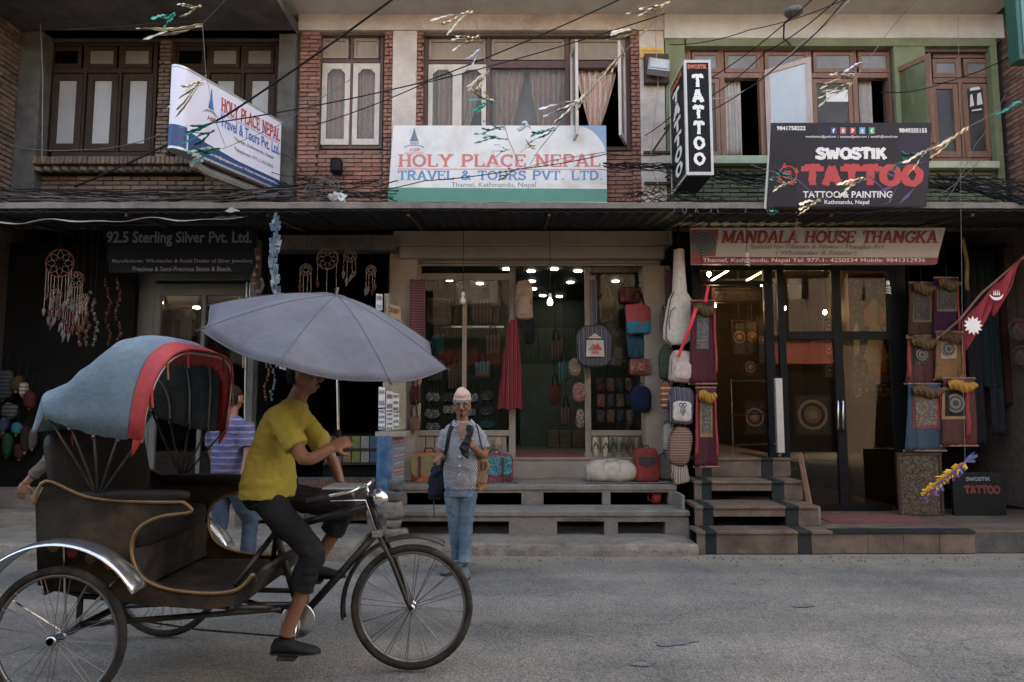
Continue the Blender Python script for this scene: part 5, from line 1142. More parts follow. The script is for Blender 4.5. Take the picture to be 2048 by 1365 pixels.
# hung on the outside of the right pillar
gc = thing('guitar_case', 'tall off-white soft guitar case hanging at the right pillar', 'guitar case', at(1357, 690, 8.25))
prof = [(1358, 500, 11), (1358, 540, 12), (1359, 585, 15), (1360, 600, 24), (1358, 625, 27), (1356, 655, 30), (1355, 678, 29), (1355, 690, 16)]
rg = []
for (px, py, w) in prof:
    c = at(px, py, 8.25); hw = w / ppm(py, 8.25); rg.append([(c.x + hw * math.cos(a), 8.25 + .06 * math.sin(a), c.z + .004 * math.sin(a * 3)) for a in [2 * PI * k / 16 for k in range(16)]])
M_offw = cloth('offwhite', (.50, .46, .41)); MB().rings(rg).build('body', M_offw, gc, smooth=True)
MB().tube([at(px - w * .8, py, 8.2) for (px, py, w) in prof[2:]], .006, 5).build('piping', M_strap, gc); MB().tube([at(1340, 660, 8.19), at(1338, 640, 8.19), at(1342, 622, 8.19), at(1350, 615, 8.19)], .005, 5).build('pocket_zip', M_strap, gc)
MB().tube([at(1358, 500, 8.25), Vector((at(1358, 500, 8.25).x, 8.3, 3.78))], .012, 6).build('hanging_strap', M_strap, gc)
backpack('maroon long bag behind the guitar case', 1332, 540, 1346, 620, 8.42, cloth('plum', (.06, .03, .04)), None, .05, pocket=False, hang=3.7, name='shoulder_bag', cat='bag')
backpack('grey striped bag behind the lower guitar case', 1320, 616, 1344, 668, 8.45, M_str3, None, .05, pocket=False, hang=3.5, name='shoulder_bag', cat='bag')
backpack('dark green backpack against the right pillar', 1318, 695, 1350, 760, 8.4, cloth('olivegreen', (.05, .065, .05)), None, .08, hang=at(1334, 640, 8.4).z)
backpack('pale pink corduroy backpack beside the scroll painting', 1339, 702, 1385, 766, 8.2, cloth('palepink', (.42, .33, .29)), cloth('palepink2', (.45, .36, .32)), .11, R(5), hang=at(1360, 640, 8.2).z)
backpack('orange striped bag half behind the owl backpack', 1321, 766, 1344, 818, 8.35, stripes('orangestripe', [(.3, .09, .04), (.3, .1, .05), (.5, .42, .36), (.28, .08, .04)], 90, 'Z'), None, .06, pocket=False, hang=at(1333, 720, 8.35).z)
t, c, w, h = backpack('striped backpack with a white owl pocket on the right pillar', 1336, 775, 1386, 850, 8.15, M_nep, M_offw, .1, R(4), hang=at(1360, 730, 8.15).z)
PP = Plane(c + Vector((-w * .62, -.168, -h * .66)), (1, 0, 0), (0, 0, 1), w * 1.1, h * 1.0); M_ink = mat('print_black', (.03, .03, .03), .6, .2)
for s_ in (.34, .6): PP.disc(t, 'owl_eye', s_, .72, .022, M_ink, .005, 14, ring=.4)
PP.poly(t, 'owl_body', [(.3, .62), (.64, .62), (.68, .4), (.58, .2), (.47, .1), (.36, .2), (.26, .4)], motif('owlprint', (.06, .06, .06), [(.35, .33, .3), (.06, .06, .06)], 130), .005); PP.poly(t, 'owl_ears', [(.26, .9), (.36, .8), (.6, .8), (.7, .9), (.62, .76), (.32, .76)], M_ink, .005)
M_kil = stripes('kilim_band', [(.16, .08, .055), (.07, .05, .045), (.24, .13, .09), (.30, .24, .2), (.10, .05, .04), (.2, .09, .06)], 210, 'Z', distort=1.2)
backpack('brown patterned woven sling bag near the foot of the right pillar', 1336, 852, 1382, 932, 8.14, M_kil, None, .09, R(10), pocket=False, hang=at(1360, 800, 8.14).z, name='shoulder_bag', cat='bag', e=.6)
backpack('tan and white rolled bag at the very foot of the pillar', 1342, 922, 1376, 968, 8.16, stripes('tanwhite', [(.33, .28, .22), (.14, .08, .06), (.4, .36, .3), (.1, .08, .07)], 160, 'X'), None, .06, R(-8), pocket=False, hang=at(1360, 900, 8.16).z, name='shoulder_bag', cat='bag')
backpack('pale zipped bag behind the brown patterned bag', 1326, 848, 1346, 900, 8.32, cloth('palegrey', (.3, .28, .23)), None, .06, pocket=False, hang=at(1336, 810, 8.32).z)
# on the landing
satchel('orange canvas holdall with an olive front pocket on the landing', 823, 905, 892, 968, 8.5, cloth('rustorange', (.34, .10, .05)), cloth('oliveflap', (.20, .16, .07)), cloth('maroonpatch', (.10, .025, .025)), .13)
t = satchel('turquoise and maroon patterned travel bag on the landing', 951, 908, 1026, 966, 8.5, motif('maroonprint', (.14, .03, .045), [(.24, .08, .10), (.12, .025, .04)], 70), motif('turqprint', (.03, .12, .14), [(.08, .24, .26), (.02, .08, .1)], 70), cloth('brownstrap', (.09, .035, .028)), .13)
d = thing('duffel_bag', 'cream canvas duffel bag lying on the landing', 'bag', at(1221, 964, 8.45)); c = at(1221, 943, 8.45); w = 49 / ppm(943, 8.45); h = 22 / ppm(943, 8.45)
rg = []; rnd = random.Random(2)
for i in range(15):
    u = -1 + 2 * i / 14; k = (1 - abs(u) ** 6) ** .4 if abs(u) < 1 else .55; k = max(k, .62); rg.append([(c.x + u * w, 8.45 + .14 * k * math.cos(a) * (1 + .05 * math.sin(u * 9 + a)), c.z - .005 + h * k * math.copysign(abs(math.sin(a)) ** .75, math.sin(a)) * (1 + .05 * math.sin(u * 7 + a * 3))) for a in [2 * PI * q / 18 for q in range(18)]])
wrinkle(MB().rings(rg), .008, 14, 3).build('body', M_canvas, d, smooth=True)
for s_ in (-.35, .35): MB().tube([c + Vector((s_ * w, -.1, -h * .5)), c + Vector((s_ * w, -.14, h * .2)), c + Vector((s_ * w * .9, -.1, h * .95)), c + Vector((s_ * .3 * w, -.06, h * 1.15))], .014, 6, flat=.4).build('webbing', cloth('webbing', (.42, .36, .3)), d, smooth=True)
MB().tube([c + Vector((-w * .8, 0, h * .9)), c + Vector((0, -.01, h * 1.02)), c + Vector((w * .8, 0, h * .9))], .012, 6).build('zip', cloth('webbing', (.4, .3, .3)), d)
t, c, w, h = backpack('red upright suitcase with a dark panel on the landing', 1267, 896, 1316, 964, 8.46, cloth('redcase', (.19, .035, .028)), cloth('greypanel', (.05, .045, .045)), .12, pocket=False, cat='suitcase', name='suitcase', e=.25)
MB().prism([c + Vector((x * w, -.128, z * h)) for x, z in ((-.7, .5), (.6, .5), (.6, .1), (0, -.08), (-.7, .12))], (0, .03, 0)).build('front_panel', cloth('greypanel', (.05, .045, .045)), t)
backpack('grey soft bag slumped behind the red suitcase', 1310, 906, 1346, 962, 8.6, cloth('softgrey', (.16, .14, .125)), None, .1, R(12), pocket=False, e=.7)
x0, x1, z0, z1 = rect(1172, 962, 1345, 968, 8.3); tag(MB().box(x0, x1, 8.25, 8.7, .601, .607).build('cloth_sheet', M_blackcloth), 'dark cloth spread under the duffel and the suitcase', 'cloth'); x0, x1, z0, z1 = rect(905, 962, 1036, 968, 8.3); tag(MB().box(x0, x1, 8.3, 8.7, .601, .607).build('cloth_sheet', M_blackcloth), 'dark cloth spread under the turquoise travel bag', 'cloth')
# flip-flops standing against the dado
def flipflops(label, px, m, m2):
    t = thing('flip_flops', label, 'sandals', at(px, 915, YC - .06))
    for s_ in (-1, 1):
        c = at(px + s_ * 10, 894, YC - .05); hgt = 20 / ppm(894, YC); pts = []
        for k in range(20):
            a = 2 * PI * k / 20; y = math.sin(a); wdt = (.040 if y > 0 else .034) * (1 - .12 * math.cos(2 * a)); pts.append(c + Vector((wdt * math.cos(a) + s_ * .006 * y, -.03 * y * -1 * .3, hgt * y)))
        MB().prism(pts, (0, .016, 0)).build('sole', m, t)
        q = c + Vector((0, -.014, hgt * .45))
        for e_ in (-1, 1): MB().tube([q, q + Vector((e_ * .02, -.025, -hgt * .3)), c + Vector((e_ * .034, -.006, -hgt * .2))], .006, 5).build('strap', m2, t)
flipflops('beige flip-flops beside the turquoise travel bag', 986, cloth('beige', (.34, .27, .2)), cloth('beige2', (.3, .24, .17))); flipflops('brown flip-flops half hidden by the man, next to the beige pair', 962, cloth('brownff', (.2, .15, .1)), cloth('brownff2', (.1, .06, .04)))
flipflops('cream flip-flops with dark straps above the duffel', 1201, cloth('creamff', (.40, .33, .24)), cloth('darkff', (.06, .03, .03))); flipflops('green striped flip-flops above the duffel', 1237, stripes('greenff', [(.10, .12, .06), (.05, .06, .04), (.14, .13, .08)], 200, 'Z'), M_strap); flipflops('brown and purple flip-flops above the red suitcase', 1271, cloth('brownorange', (.14, .065, .035)), cloth('purpleff', (.06, .035, .06)))

# ------------------------------------------------------------------ thangka shop: marble steps, platform, glass front
ms_ = thing('marble_steps', 'brown marble steps with dark granite bands up to the thangka shop', 'steps', (2.9, 7.6, 0))
def mstep(px0, px1, y0, y1, z0, z1, gap=True, back=None):
    xa_, xb_ = at(px0, 1000, y0).x, at(px1, 1000, y0).x; yb = back or y1
    n = 3; zl = z0 + (.09 if gap else 0)
    cuts = [xa_, xa_ + .09, xa_ + .2, xb_ - .36, xb_ - .22, xb_]
    for i in range(5):
        m = M_granite if i in (1, 3) else M_marble; a, b = cuts[i] + .002, cuts[i + 1] - .002
        MB().box(a, b, y0 - .02, yb, z1 - .03, z1).build('tread_slab', m, ms_, bevel=.004)
        lo = z0 if (not gap or i != 2) else zl
        if gap and i == 2: MB().box(a, b, y0 + .005, y0 + .03, z1 - .115, z1 - .031).build('riser_slab', m, ms_, bevel=.003)
        else: MB().box(a, b, y0 + .005, y0 + .03, z0 + .001, z1 - .031).build('riser_slab', m, ms_, bevel=.003)
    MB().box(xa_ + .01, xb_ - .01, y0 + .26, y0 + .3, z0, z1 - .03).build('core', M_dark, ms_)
mstep(1392, 1662, 7.24, 7.56, .0, .234, False); mstep(1389, 1636, 7.54, 8.02, .234, .447); mstep(1389, 1607, 8.0, 8.52, .447, .664); mstep(1392, 1584, 8.49, 8.62, .664, .89, False, 9.4)
x0 = at(1607, 950, 8.2).x
c = at(1625, 1030, 7.62); MB().box(c.x - .10, c.x + .07, 7.56, 7.98, .234, .44).build('side_block', M_concrete, ms_, bevel=.02)
pf = thing('stone_platform', 'low stone platform with dark granite edging in front of the glass doors', 'platform', (4.5, 7.5, 0))
xa_ = at(1664, 1060, 7.26).x; xb_ = at(1950, 1060, 7.26).x
for i in range(4):
    a = xa_ + (xb_ - xa_) * i / 4; b = xa_ + (xb_ - xa_) * (i + 1) / 4
    MB().box(a + .002, b - .002, 7.27, 7.30, .0, .2).build('riser_slab', M_granite if i == 0 and False else M_marble, pf, bevel=.003); MB().box(a + .002, b - .002, 7.25, 7.39, .203, .236).build('edge_slab', M_granite, pf, bevel=.004); MB().box(a + .002, b - .002, 7.394, 8.7, .203, .232).build('paving_slab', M_marble, pf, bevel=.003)
for i in range(3):
    a = xb_ + 1.5 * i; MB().box(a + .002, a + 1.498, 7.3, 8.0, .203, .230).build('paving_slab', M_marble, pf, bevel=.003); MB().box(a + .002, a + 1.498, 8.003, 8.9, .203, .228).build('paving_slab', M_marble, pf, bevel=.003); MB().box(a + .002, a + 1.498, 7.30, 7.33, 0, .2).build('riser_slab', M_darkcon, pf, bevel=.003)
MB().box(xa_ + .03, XR, 7.4, 8.7, -.02, .2).build('core', M_darkcon, pf)
x0, x1, z0, z1 = rect(1640, 1025, 1860, 1050, 8.0); tag(MB().box(x0, x1 - .12, 7.72, 8.35, .234, .242).build('door_mat', M_mat, None, bevel=.002), 'maroon mat on the stone platform before the glass doors', 'mat')
tg = thing('thangka_shop', 'black framed glass front of the thangka shop', 'shop front', (4, 8.55, .23))
YG = 8.56
xl, xr = at(1392, 700, YG).x, at(1812, 700, YG).x
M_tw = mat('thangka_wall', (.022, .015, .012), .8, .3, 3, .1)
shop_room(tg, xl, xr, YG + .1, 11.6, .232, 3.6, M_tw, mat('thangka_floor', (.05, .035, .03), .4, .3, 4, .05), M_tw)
MB().box(xl + .01, at(1560, 800, 8.9).x, 9.3, 11.5, .24, .885).build('upper_floor', M_marble, tg)
fr = MB().lattice(((1388, 530, 1404, 912), (1534, 530, 1552, 1000), (1562, 530, 1576, 1024), (1672, 540, 1690, 1024), (1784, 530, 1802, 1024), (1576, 663, 1784, 679), (1404, 562, 1534, 570), (1388, 522, 1802, 541), (1576, 1010, 1784, 1024), (1802, 530, 1812, 1024)), YG, YG + .06)
fr.build('door_frame', M_blackmetal, tg, bevel=.004)
for r_ in ((1576, 541, 1672, 663), (1690, 541, 1784, 663), (1576, 679, 1672, 1010), (1690, 679, 1784, 1010), (1404, 541, 1534, 562), (1552, 541, 1562, 1000)): pane(r_, YG + .03, M_doorglass, tg, 'door_pane')
for px in (1676, 1686): MB().tube([at(px, 800, YG - .02), at(px, 803, YG - .06), at(px, 858, YG - .06), at(px, 862, YG - .02)], .012, 8).build('door_handle', M_steel, tg, smooth=True)
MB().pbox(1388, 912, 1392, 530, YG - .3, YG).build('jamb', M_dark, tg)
rl = thing('stair_railing', 'chrome railing with a pale post at the top of the marble steps', 'railing', at(1560, 905, 8.35))
MB().pbox(1553, 757, 1567, 906, 8.30, 8.36).build('post', mat('pale_post', (.42, .42, .42), .4, .1, metal=.5), rl, bevel=.004)
for py in (762, 828, 888): MB().tube([at(1462, py + 2, 9.3), at(1545, py, 8.6), at(1556, py, 8.34)], .013, 8).build('rail', M_chrome, rl, smooth=True)
MB().tube([at(1462, 760, 9.3), Vector((at(1462, 760, 9.3).x, 9.3, .89))], .014, 8).build('post', M_chrome, rl)
bulb_l = emit('warm_lamp', (1, .72, .40), 50)
for (px, py, yy) in ((1428, 612, 9.6), (1418, 549, 9.3), (1524, 568, 9.6), (1568, 617, 10.2), (1650, 625, 10.4)):
    c = at(px, py, yy); t = thing('shop_lamp', 'small warm lamp glowing inside the thangka shop at %s' % {1428: 'the head of the stairs', 1418: 'the left end of the door transom', 1524: 'the right end of the door transom', 1568: 'the narrow pane', 1650: 'the upper left door pane'}[px], 'lamp', c); MB().sup(c, (.028, .028, .035), 1, 1, 12, 8).build('globe', bulb_l, t, smooth=True); MB().tube([c + Vector((0, 0, .03)), Vector((c.x, c.y, 3.59))], .004, 5).build('flex', M_black, t)
for (p0, p1, l) in (((1424, 561), (1462, 538), 'white'), ((1494, 561), (1530, 541), 'yellow')):
    o = MB().tube([at(*p0, 9.3), at(*p1, 10.6)], .014, 8).build('tube_lamp', emit('tube_' + l, (.8, 1, .95) if l == 'white' else (1, .7, .2), 2.2)); tag(o, '%s fluorescent tube slanting away under the thangka shop ceiling' % l, 'lamp')

def thangka(label, px0, py0, px1, py1, Y, m, paint, frame=None, veil=None, ribbons=True, art='dark', flare=.12, tilt=0, pic=(.2, .3, .8, .82), hang=None):
    t = thing('thangka_scroll', label, 'scroll painting', at((px0 + px1) / 2, py1, Y))
    def pt(u, v, dy=0.0):
        w = (px1 - px0) * (1 + flare * (1 - v)); px = (px0 + px1) / 2 + (u - .5) * w + tilt * (1 - v)
        return at(px, py1 + (py0 - py1) * v, Y) + Vector((0, -.012 * math.sin(u * 7 + v * 3) - .008 * math.sin(u * 17) + dy, 0))
    MB().grid(lambda u, v: pt(u, v), 16, 14).build('brocade', m, t, smooth=True, solid=.006)
    a, b, c_, d_ = pic
    if frame: MB().grid(lambda u, v: pt(a - .07 + (c_ - a + .14) * u, b - .045 + (d_ - b + .09) * v, -.008), 10, 8).build('border', frame, t)
    MB().grid(lambda u, v: pt(a + (c_ - a) * u, b + (d_ - b) * v, -.013), 10, 8).build('painting', paint, t)
    for v in (0, 1): MB().tube([pt(-.03, v), pt(.5, v), pt(1.03, v)], .012, 8).build('dowel', M_brownwood, t)
    if veil:
        w = (px1 - px0) * .5 / ppm(py0, Y); c = pt(.5, .90, -.03)
        MB().grid(lambda u, v: c + Vector(((u - .5) * 2 * w * (.92 - .25 * abs(v - .5)), -.03 * math.sin(PI * v) - .012 * math.sin(u * 31 + v * 5) - .01, (v - .5) * .10 + .02 * math.sin(u * 6) - .05 * (1 - abs(u - .5) * 2) * (1 - v))), 30, 8).build('silk_veil', veil, t, smooth=True, solid=.004)
    if ribbons:
        for u in ((.06, .94) if ribbons is True else ribbons):
            MB().grid(lambda s, v, u=u: pt(u + (s - .5) * .1 + .02 * math.sin(v * 6), .12 + .8 * v, -.022 - .008 * math.sin(v * 9)), 2, 12).build('ribbon', mat('ribbon_red', (.24, .02, .024), .6, .15), t, smooth=True, solid=.003)
    if art == 'mandala':
        o_ = pt((a + c_) / 2, (b + d_) / 2, -.02); PPm = Plane(o_, (1, 0, 0), (0, 0, 1), 1, 1); r0 = (px1 - px0) * (c_ - a) * .44 / ppm(py0, Y)
        for k, rr in enumerate((1, .8, .58, .34)): PPm.disc(t, 'mandala_ring', 0, 0, r0 * rr, mat('mandala_a' if k % 2 else 'mandala_b', (.06, .05, .045) if k % 2 else (.14, .12, .10), .6, .4, 90, 0), .004 + .002 * k)
    if hang: MB().tube([pt(.5, 1), Vector((pt(.5, 1).x, Y + .02, hang))], .004, 5).build('cord', M_strap, t)
    return t
M_mbro = motif('maroon_brocade', (.055, .011, .017), [(.075, .016, .023), (.06, .012, .02)], 60); M_gold_silk = mat('gold_silk', (.36, .17, .02), .45, .25, 12, .3); M_dgold_silk = mat('old_gold_silk', (.085, .046, .016), .6, .25, 12, .3)
M_pgrey = motif('painting_grey', (.09, .085, .08), [(.17, .16, .14), (.06, .055, .05), (.12, .1, .09)], 90); M_pbright = motif('painting_bright', (.13, .10, .07), [(.06, .10, .14), (.19, .05, .03), (.2, .16, .09), (.06, .09, .06)], 55, .7, .42); M_pdark = motif('painting_dark', (.035, .03, .028), [(.09, .07, .05), (.05, .03, .03), (.06, .06, .05)], 70)
M_goldborder = motif('gold_border', (.30, .16, .05), [(.36, .2, .07), (.22, .1, .04)], 90)
thangka('maroon scroll with a grey painting and loose red ribbon, upper left of the shop door', 1381, 602, 1430, 768, 8.1, M_mbro, M_pgrey, None, M_dgold_silk, (.96,), pic=(.26, .42, .72, .84), hang=3.5)
t = thing('red_ribbon', 'bright red silk ribbon blown sideways from the upper maroon scroll', 'ribbon', at(1390, 612, 8.02))
MB().grid(lambda u, v: at(1392 - 34 * v + (8 - 2 * v) * (u - .5), 616 + 98 * v, 8.02) + Vector((0, -.03 * math.sin(v * 5), 0)), 2, 12).build('strip', mat('ribbon_bright', (.62, .03, .05), .55, .1), t, smooth=True, solid=.003)
MB().grid(lambda u, v: at(1410 + 7 * v + 6 * (u - .5), 606 - 36 * v, 8.02), 2, 6).build('knot_end', mat('ribbon_bright', (.6, .03, .05)), t, smooth=True, solid=.003)
thangka('maroon scroll with a bright gold veil and red edges, lower left of the shop door', 1392, 776, 1432, 934, 8.08, M_mbro, M_pgrey, M_goldborder, M_gold_silk, (.04, .93), pic=(.30, .42, .70, .84), flare=.2, hang=at(1412, 770, 8.08).z)
yT = 8.35
thangka('dim brown scroll at the top left of the six by the glass door', 1818, 566, 1866, 672, yT, mat('bro_brown', (.06, .032, .022), .8, .3, 30, .3), M_pdark, mat('bord_tan', (.13, .085, .05), .7, .3), M_dgold_silk, (.95,), hang=3.6)
thangka('dim purple scroll at the top right of the six by the glass door', 1868, 556, 1916, 680, yT - .05, mat('bro_plum', (.045, .014, .03), .8, .3, 30, .3), M_pdark, mat('bord_tan', (.13, .085, .05)), M_dgold_silk, (.93,), pic=(.16, .5, .82, .86), hang=3.6)
thangka('dark red mandala scroll in the middle row beside the glass door', 1814, 676, 1870, 768, yT - .03, mat('bro_red', (.07, .018, .016), .8, .3, 30, .3), M_pdark, None, M_dgold_silk, (.04, .96), art='mandala', pic=(.26, .42, .74, .84), hang=at(1842, 650, yT).z)
thangka('ochre scroll with a pale square mandala in the middle row', 1872, 664, 1928, 760, yT - .08, mat('bro_ochre', (.17, .085, .028), .8, .3, 30, .3), mat('pic_pale', (.30, .22, .16), .7, .2), None, M_dgold_silk, (.88,), art='mandala', pic=(.14, .44, .70, .84), hang=at(1900, 640, yT).z)
thangka('blue scroll with a bright deity painting in the bottom row', 1816, 768, 1884, 902, yT - .1, mat('bro_blue', (.028, .05, .07), .8, .3, 30, .3), M_pbright, mat('bord_red', (.2, .03, .03), .7, .2), M_dgold_silk, (.92,), flare=.2, pic=(.22, .38, .78, .86), hang=at(1850, 750, yT).z)
thangka('dark red scroll with a round black mandala and gold veil in the bottom row', 1886, 757, 1950, 892, yT - .14, mat('bro_darkred', (.07, .016, .014), .8, .3, 30, .3), mat('pic_black', (.014, .015, .014), .6, .2), mat('bord_gold', (.24, .14, .06), .6, .2), M_gold_silk, (.72,), art='mandala', pic=(.04, .44, .70, .82), hang=at(1918, 740, yT).z)
# paintings inside the thangka shop
def picture(label, px0, py0, px1, py1, Y, paint, fm, kind=None):
    x0, x1, z0, z1 = rect(px0, py0, px1, py1, Y); t = thing('framed_painting', label, 'painting', ((x0 + x1) / 2, Y, z0)); b = min(.03, (x1 - x0) * .1)
    f = MB(); f.box(x0, x0 + b, Y, Y + .03, z0, z1); f.box(x1 - b, x1, Y, Y + .03, z0, z1); f.box(x0 + b, x1 - b, Y + .001, Y + .029, z0, z0 + b); f.box(x0 + b, x1 - b, Y + .001, Y + .029, z1 - b, z1); f.build('frame', fm, t)
    MB().box(x0 + b, x1 - b, Y + .012, Y + .024, z0 + b, z1 - b).build('canvas', paint, t)
    P_ = Plane((x0, Y + .012, z0), (1, 0, 0), (0, 0, 1), x1 - x0, z1 - z0)
    if kind == 'mandala':
        for k, rr in enumerate((.42, .34, .24, .13)): P_.disc(t, 'mandala_ring', .5, .5, rr * min(P_.w, P_.h), mat('mring%d' % k, [(.30, .19, .10), (.06, .04, .03), (.22, .09, .05), (.28, .2, .1)][k], .6, .4, 80, 0), .003 + .002 * k)
    if kind == 'figure':                              # seated figure before an orange halo
        P_.disc(t, 'halo', .62, .66, .26 * P_.w, mat('halo_orange', (.55, .16, .04), .6, .2, 20, 0), .003, squash=1.25)
        tan = mat('robe_gold', (.55, .31, .09), .6, .25, 30, 0)
        P_.poly(t, 'seated_figure', [(.30, .33), (.42, .44), (.48, .55), (.55, .60), (.56, .66), (.52, .70), (.53, .77), (.62, .83), (.71, .77), (.72, .70), (.68, .66), (.70, .60), (.77, .55), (.82, .44), (.93, .33), (.78, .29), (.45, .29)], tan, .006)
        P_.poly(t, 'seated_figure', [(.36, .30), (.9, .30), (.84, .21), (.42, .21)], mat('robe_orange', (.5, .16, .04), .6, .2), .008); P_.poly(t, 'topknot', [(.56, .80), (.68, .80), (.65, .85), (.62, .89), (.59, .85)], mat('topknot', (.04, .03, .03), .6, .2), .009)
        P_.poly(t, 'attendant', [(.08, .34), (.22, .36), (.24, .52), (.18, .62), (.10, .55)], tan, .006); P_.poly(t, 'lotus_base', [(.30, .20), (.95, .20), (.9, .14), (.35, .14)], mat('lotus', (.25, .09, .05), .6, .2), .006)
        for k in range(5): P_.disc(t, 'small_figure', .18 + .17 * k, .08, .045 * P_.w, mat('halo_orange', (.5, .1, .03)), .005)
    MB().tube([((x0 + x1) / 2, Y + .02, z1), ((x0 + x1) / 2, Y + .03, 3.59)], .003, 4).build('cord', M_strap, t)
    return t
M_framedk = mat('frame_dark', (.05, .03, .022), .5, .3, 8, .1)
picture('tall painting of a seated golden figure before an orange halo behind the right door', 1700, 548, 1782, 800, 8.95, motif('thangka_ground', (.05, .045, .03), [(.24, .16, .09), (.12, .05, .03), (.05, .07, .05), (.2, .14, .08)], 26, .7, .5), mat('frame_red', (.11, .02, .02), .5, .2), 'figure')
ML = ['pale ringed round mandala on the stair side wall', 'dim brown round mandala beside the stair wall', 'narrow gold round mandala near the door edge', 'small tan round mandala at the edge of the upper left door pane', 'tan mandala below the cross bar of the left door', 'small tan mandala low in the left door', 'large dark round mandala with a teal surround low in the left door', 'dark round mandala behind the stair railing', 'dim blue mandala above the stair railing', 'long dark banner painting over the stair door']
for i, (a, b, c_, d_, yy, kd) in enumerate([(1465, 640, 1494, 710, 9.7, 'mandala'), (1494, 640, 1516, 708, 9.9, 'mandala'), (1516, 632, 1534, 728, 9.75, 'mandala'), (1648, 638, 1668, 664, 9.3, 'mandala'), (1648, 684, 1668, 712, 9.3, 'mandala'), (1648, 726, 1670, 756, 9.3, 'mandala'), (1590, 790, 1662, 870, 9.1, 'mandala'), (1488, 800, 1532, 870, 10.2, 'mandala'), (1488, 716, 1514, 752, 10.0, 'mandala'), (1424, 576, 1534, 606, 9.5, None)]):
    picture(ML[i], a, b, c_, d_, yy, M_pdark if i not in (3, 4, 5) else motif('pic_tan', (.16, .11, .07), [(.2, .14, .09), (.12, .08, .05)], 80), M_framedk, kd)
picture('dark carved wooden panel leaning on the platform beside the glass door', 1796, 906, 1886, 1034, 8.2, motif('carving', (.05, .04, .026), [(.12, .09, .06), (.08, .05, .035), (.03, .025, .02)], 55), M_framedk)
pk = thing('wooden_plank', 'brown wooden plank leaning against the side of the marble steps', 'plank', at(1628, 1040, 7.75))
a, b = at(1600, 908, 8.1), at(1626, 1046, 7.72); b.z = .234; MB().tube([a, b], .03, 4, flat=1.6).build('board', M_brownwood, pk)
sb2 = thing('small_tattoo_board', 'small dim black board lettered SWOSTIK TATTOO low at the right', 'sign', at(1960, 1000, 8.3)); P = front_plane(1905, 945, 2010, 1000, 8.25)
MB().box(P.O.x, P.O.x + P.w, 8.25, 8.29, .23, P.O.z + P.h).build('board', M_black, sb2); P.put(sb2, 'lettering', strokes('SWOSTIK', .26, False, ragged=.2), M_vinylgrey, .25, .68, .72, .84, .006); P.put(sb2, 'lettering', strokes('TATTOO', .3, False, ragged=.2), mat('dim_red', (.12, .015, .015), .5, .1), .2, .2, .9, .55, .006)
# dark shop at the far right
fs = thing('dark_shop_front', 'unlit shop at the far right edge behind the flag', 'shop front', (6.2, 8.7, .23))
xl = at(1812, 700, YG).x + .08
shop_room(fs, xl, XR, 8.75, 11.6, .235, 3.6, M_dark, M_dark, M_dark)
MB().box(xl - .09, xl, YG + .07, 8.9, .24, 3.6).build('jamb', M_black, fs)
for i, (px, py, r, l) in enumerate(((2036, 660, 22, 'round painted plate hanging dimly beside the flag'), (2042, 712, 20, 'dark woven disc under the painted plate'))):
    c = at(px, py, 8.6); t = thing('wall_plate', l, 'plate', c); rr = r / ppm(py, 8.6); MB().lathe([(0, 0), (rr * .8, -.005), (rr, -.025), (rr, -.015), (0, .012)], c, 'Y', 24).build('plate', motif('plate%d' % i, (.06, .045, .04), [(.14, .05, .04), (.12, .11, .09), (.05, .05, .06)], 40), t, smooth=True); MB().tube([c + Vector((0, 0, rr)), Vector((c.x, 8.62, 3.59))], .003, 4).build('cord', M_strap, t)
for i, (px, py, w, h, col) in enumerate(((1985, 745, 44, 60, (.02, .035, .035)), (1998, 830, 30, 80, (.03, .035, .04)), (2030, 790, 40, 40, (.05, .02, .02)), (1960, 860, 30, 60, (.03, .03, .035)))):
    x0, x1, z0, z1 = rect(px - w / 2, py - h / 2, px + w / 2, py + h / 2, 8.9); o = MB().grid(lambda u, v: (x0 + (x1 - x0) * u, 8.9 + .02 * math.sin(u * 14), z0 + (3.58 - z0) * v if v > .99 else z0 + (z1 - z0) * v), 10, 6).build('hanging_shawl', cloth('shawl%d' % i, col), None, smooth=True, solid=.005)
    tag(o, 'dim %s shawl hanging in the far right shop' % ['teal', 'grey striped', 'dark red', 'slate'][i], 'shawl')
# national flag on a slanting pole
fg = thing('pennant_flag', 'crimson double-pennant flag with white sun and moon hanging from a slanting pole', 'flag', at(2052, 512, 7.7))
Yf_ = 7.75; pole0, pole1 = at(2060, 505, Yf_), at(1940, 640, Yf_ + .25)
corner = lambda px, py: at(px, py, Yf_ + (2048 - px) / 120 * .25)
def flag_tri(a, b, c, n=10):
    mbf = MB(); idx = {}
    for i in range(n + 1):
        for j in range(n + 1 - i):
            q = a + (b - a) * (i / n) + (c - a) * (j / n); q.y += .02 * math.sin(i * .9 + j * .7); idx[(i, j)] = len(mbf.v); mbf.v.append(q)
    for i in range(n):
        for j in range(n - i):
            mbf.f.append((idx[(i, j)], idx[(i + 1, j)], idx[(i, j + 1)]))
            if j < n - i - 1: mbf.f.append((idx[(i + 1, j)], idx[(i + 1, j + 1)], idx[(i, j + 1)]))
    return mbf
M_flag = mat('flag_crimson', (.26, .022, .034), .8, .15, 8, .2)
flag_tri(corner(2046, 512), corner(1972, 592), corner(1988, 635)).build('upper_pennant', M_flag, fg, smooth=True, solid=.004)
flag_tri(corner(1998, 560), corner(1928, 640), corner(1932, 705)).build('lower_pennant', M_flag, fg, smooth=True, solid=.004); flag_tri(corner(1998, 558), corner(1932, 704), corner(1974, 640)).build('lower_pennant', M_flag, fg, smooth=True, solid=.004); flag_tri(corner(2044, 516), corner(1990, 634), corner(2010, 600)).build('upper_pennant', M_flag, fg, smooth=True, solid=.004)
c = at(1944, 652, Yf_ + .16); P_ = Plane(c, (1, 0, 0), (0, 0, 1), 1, 1)
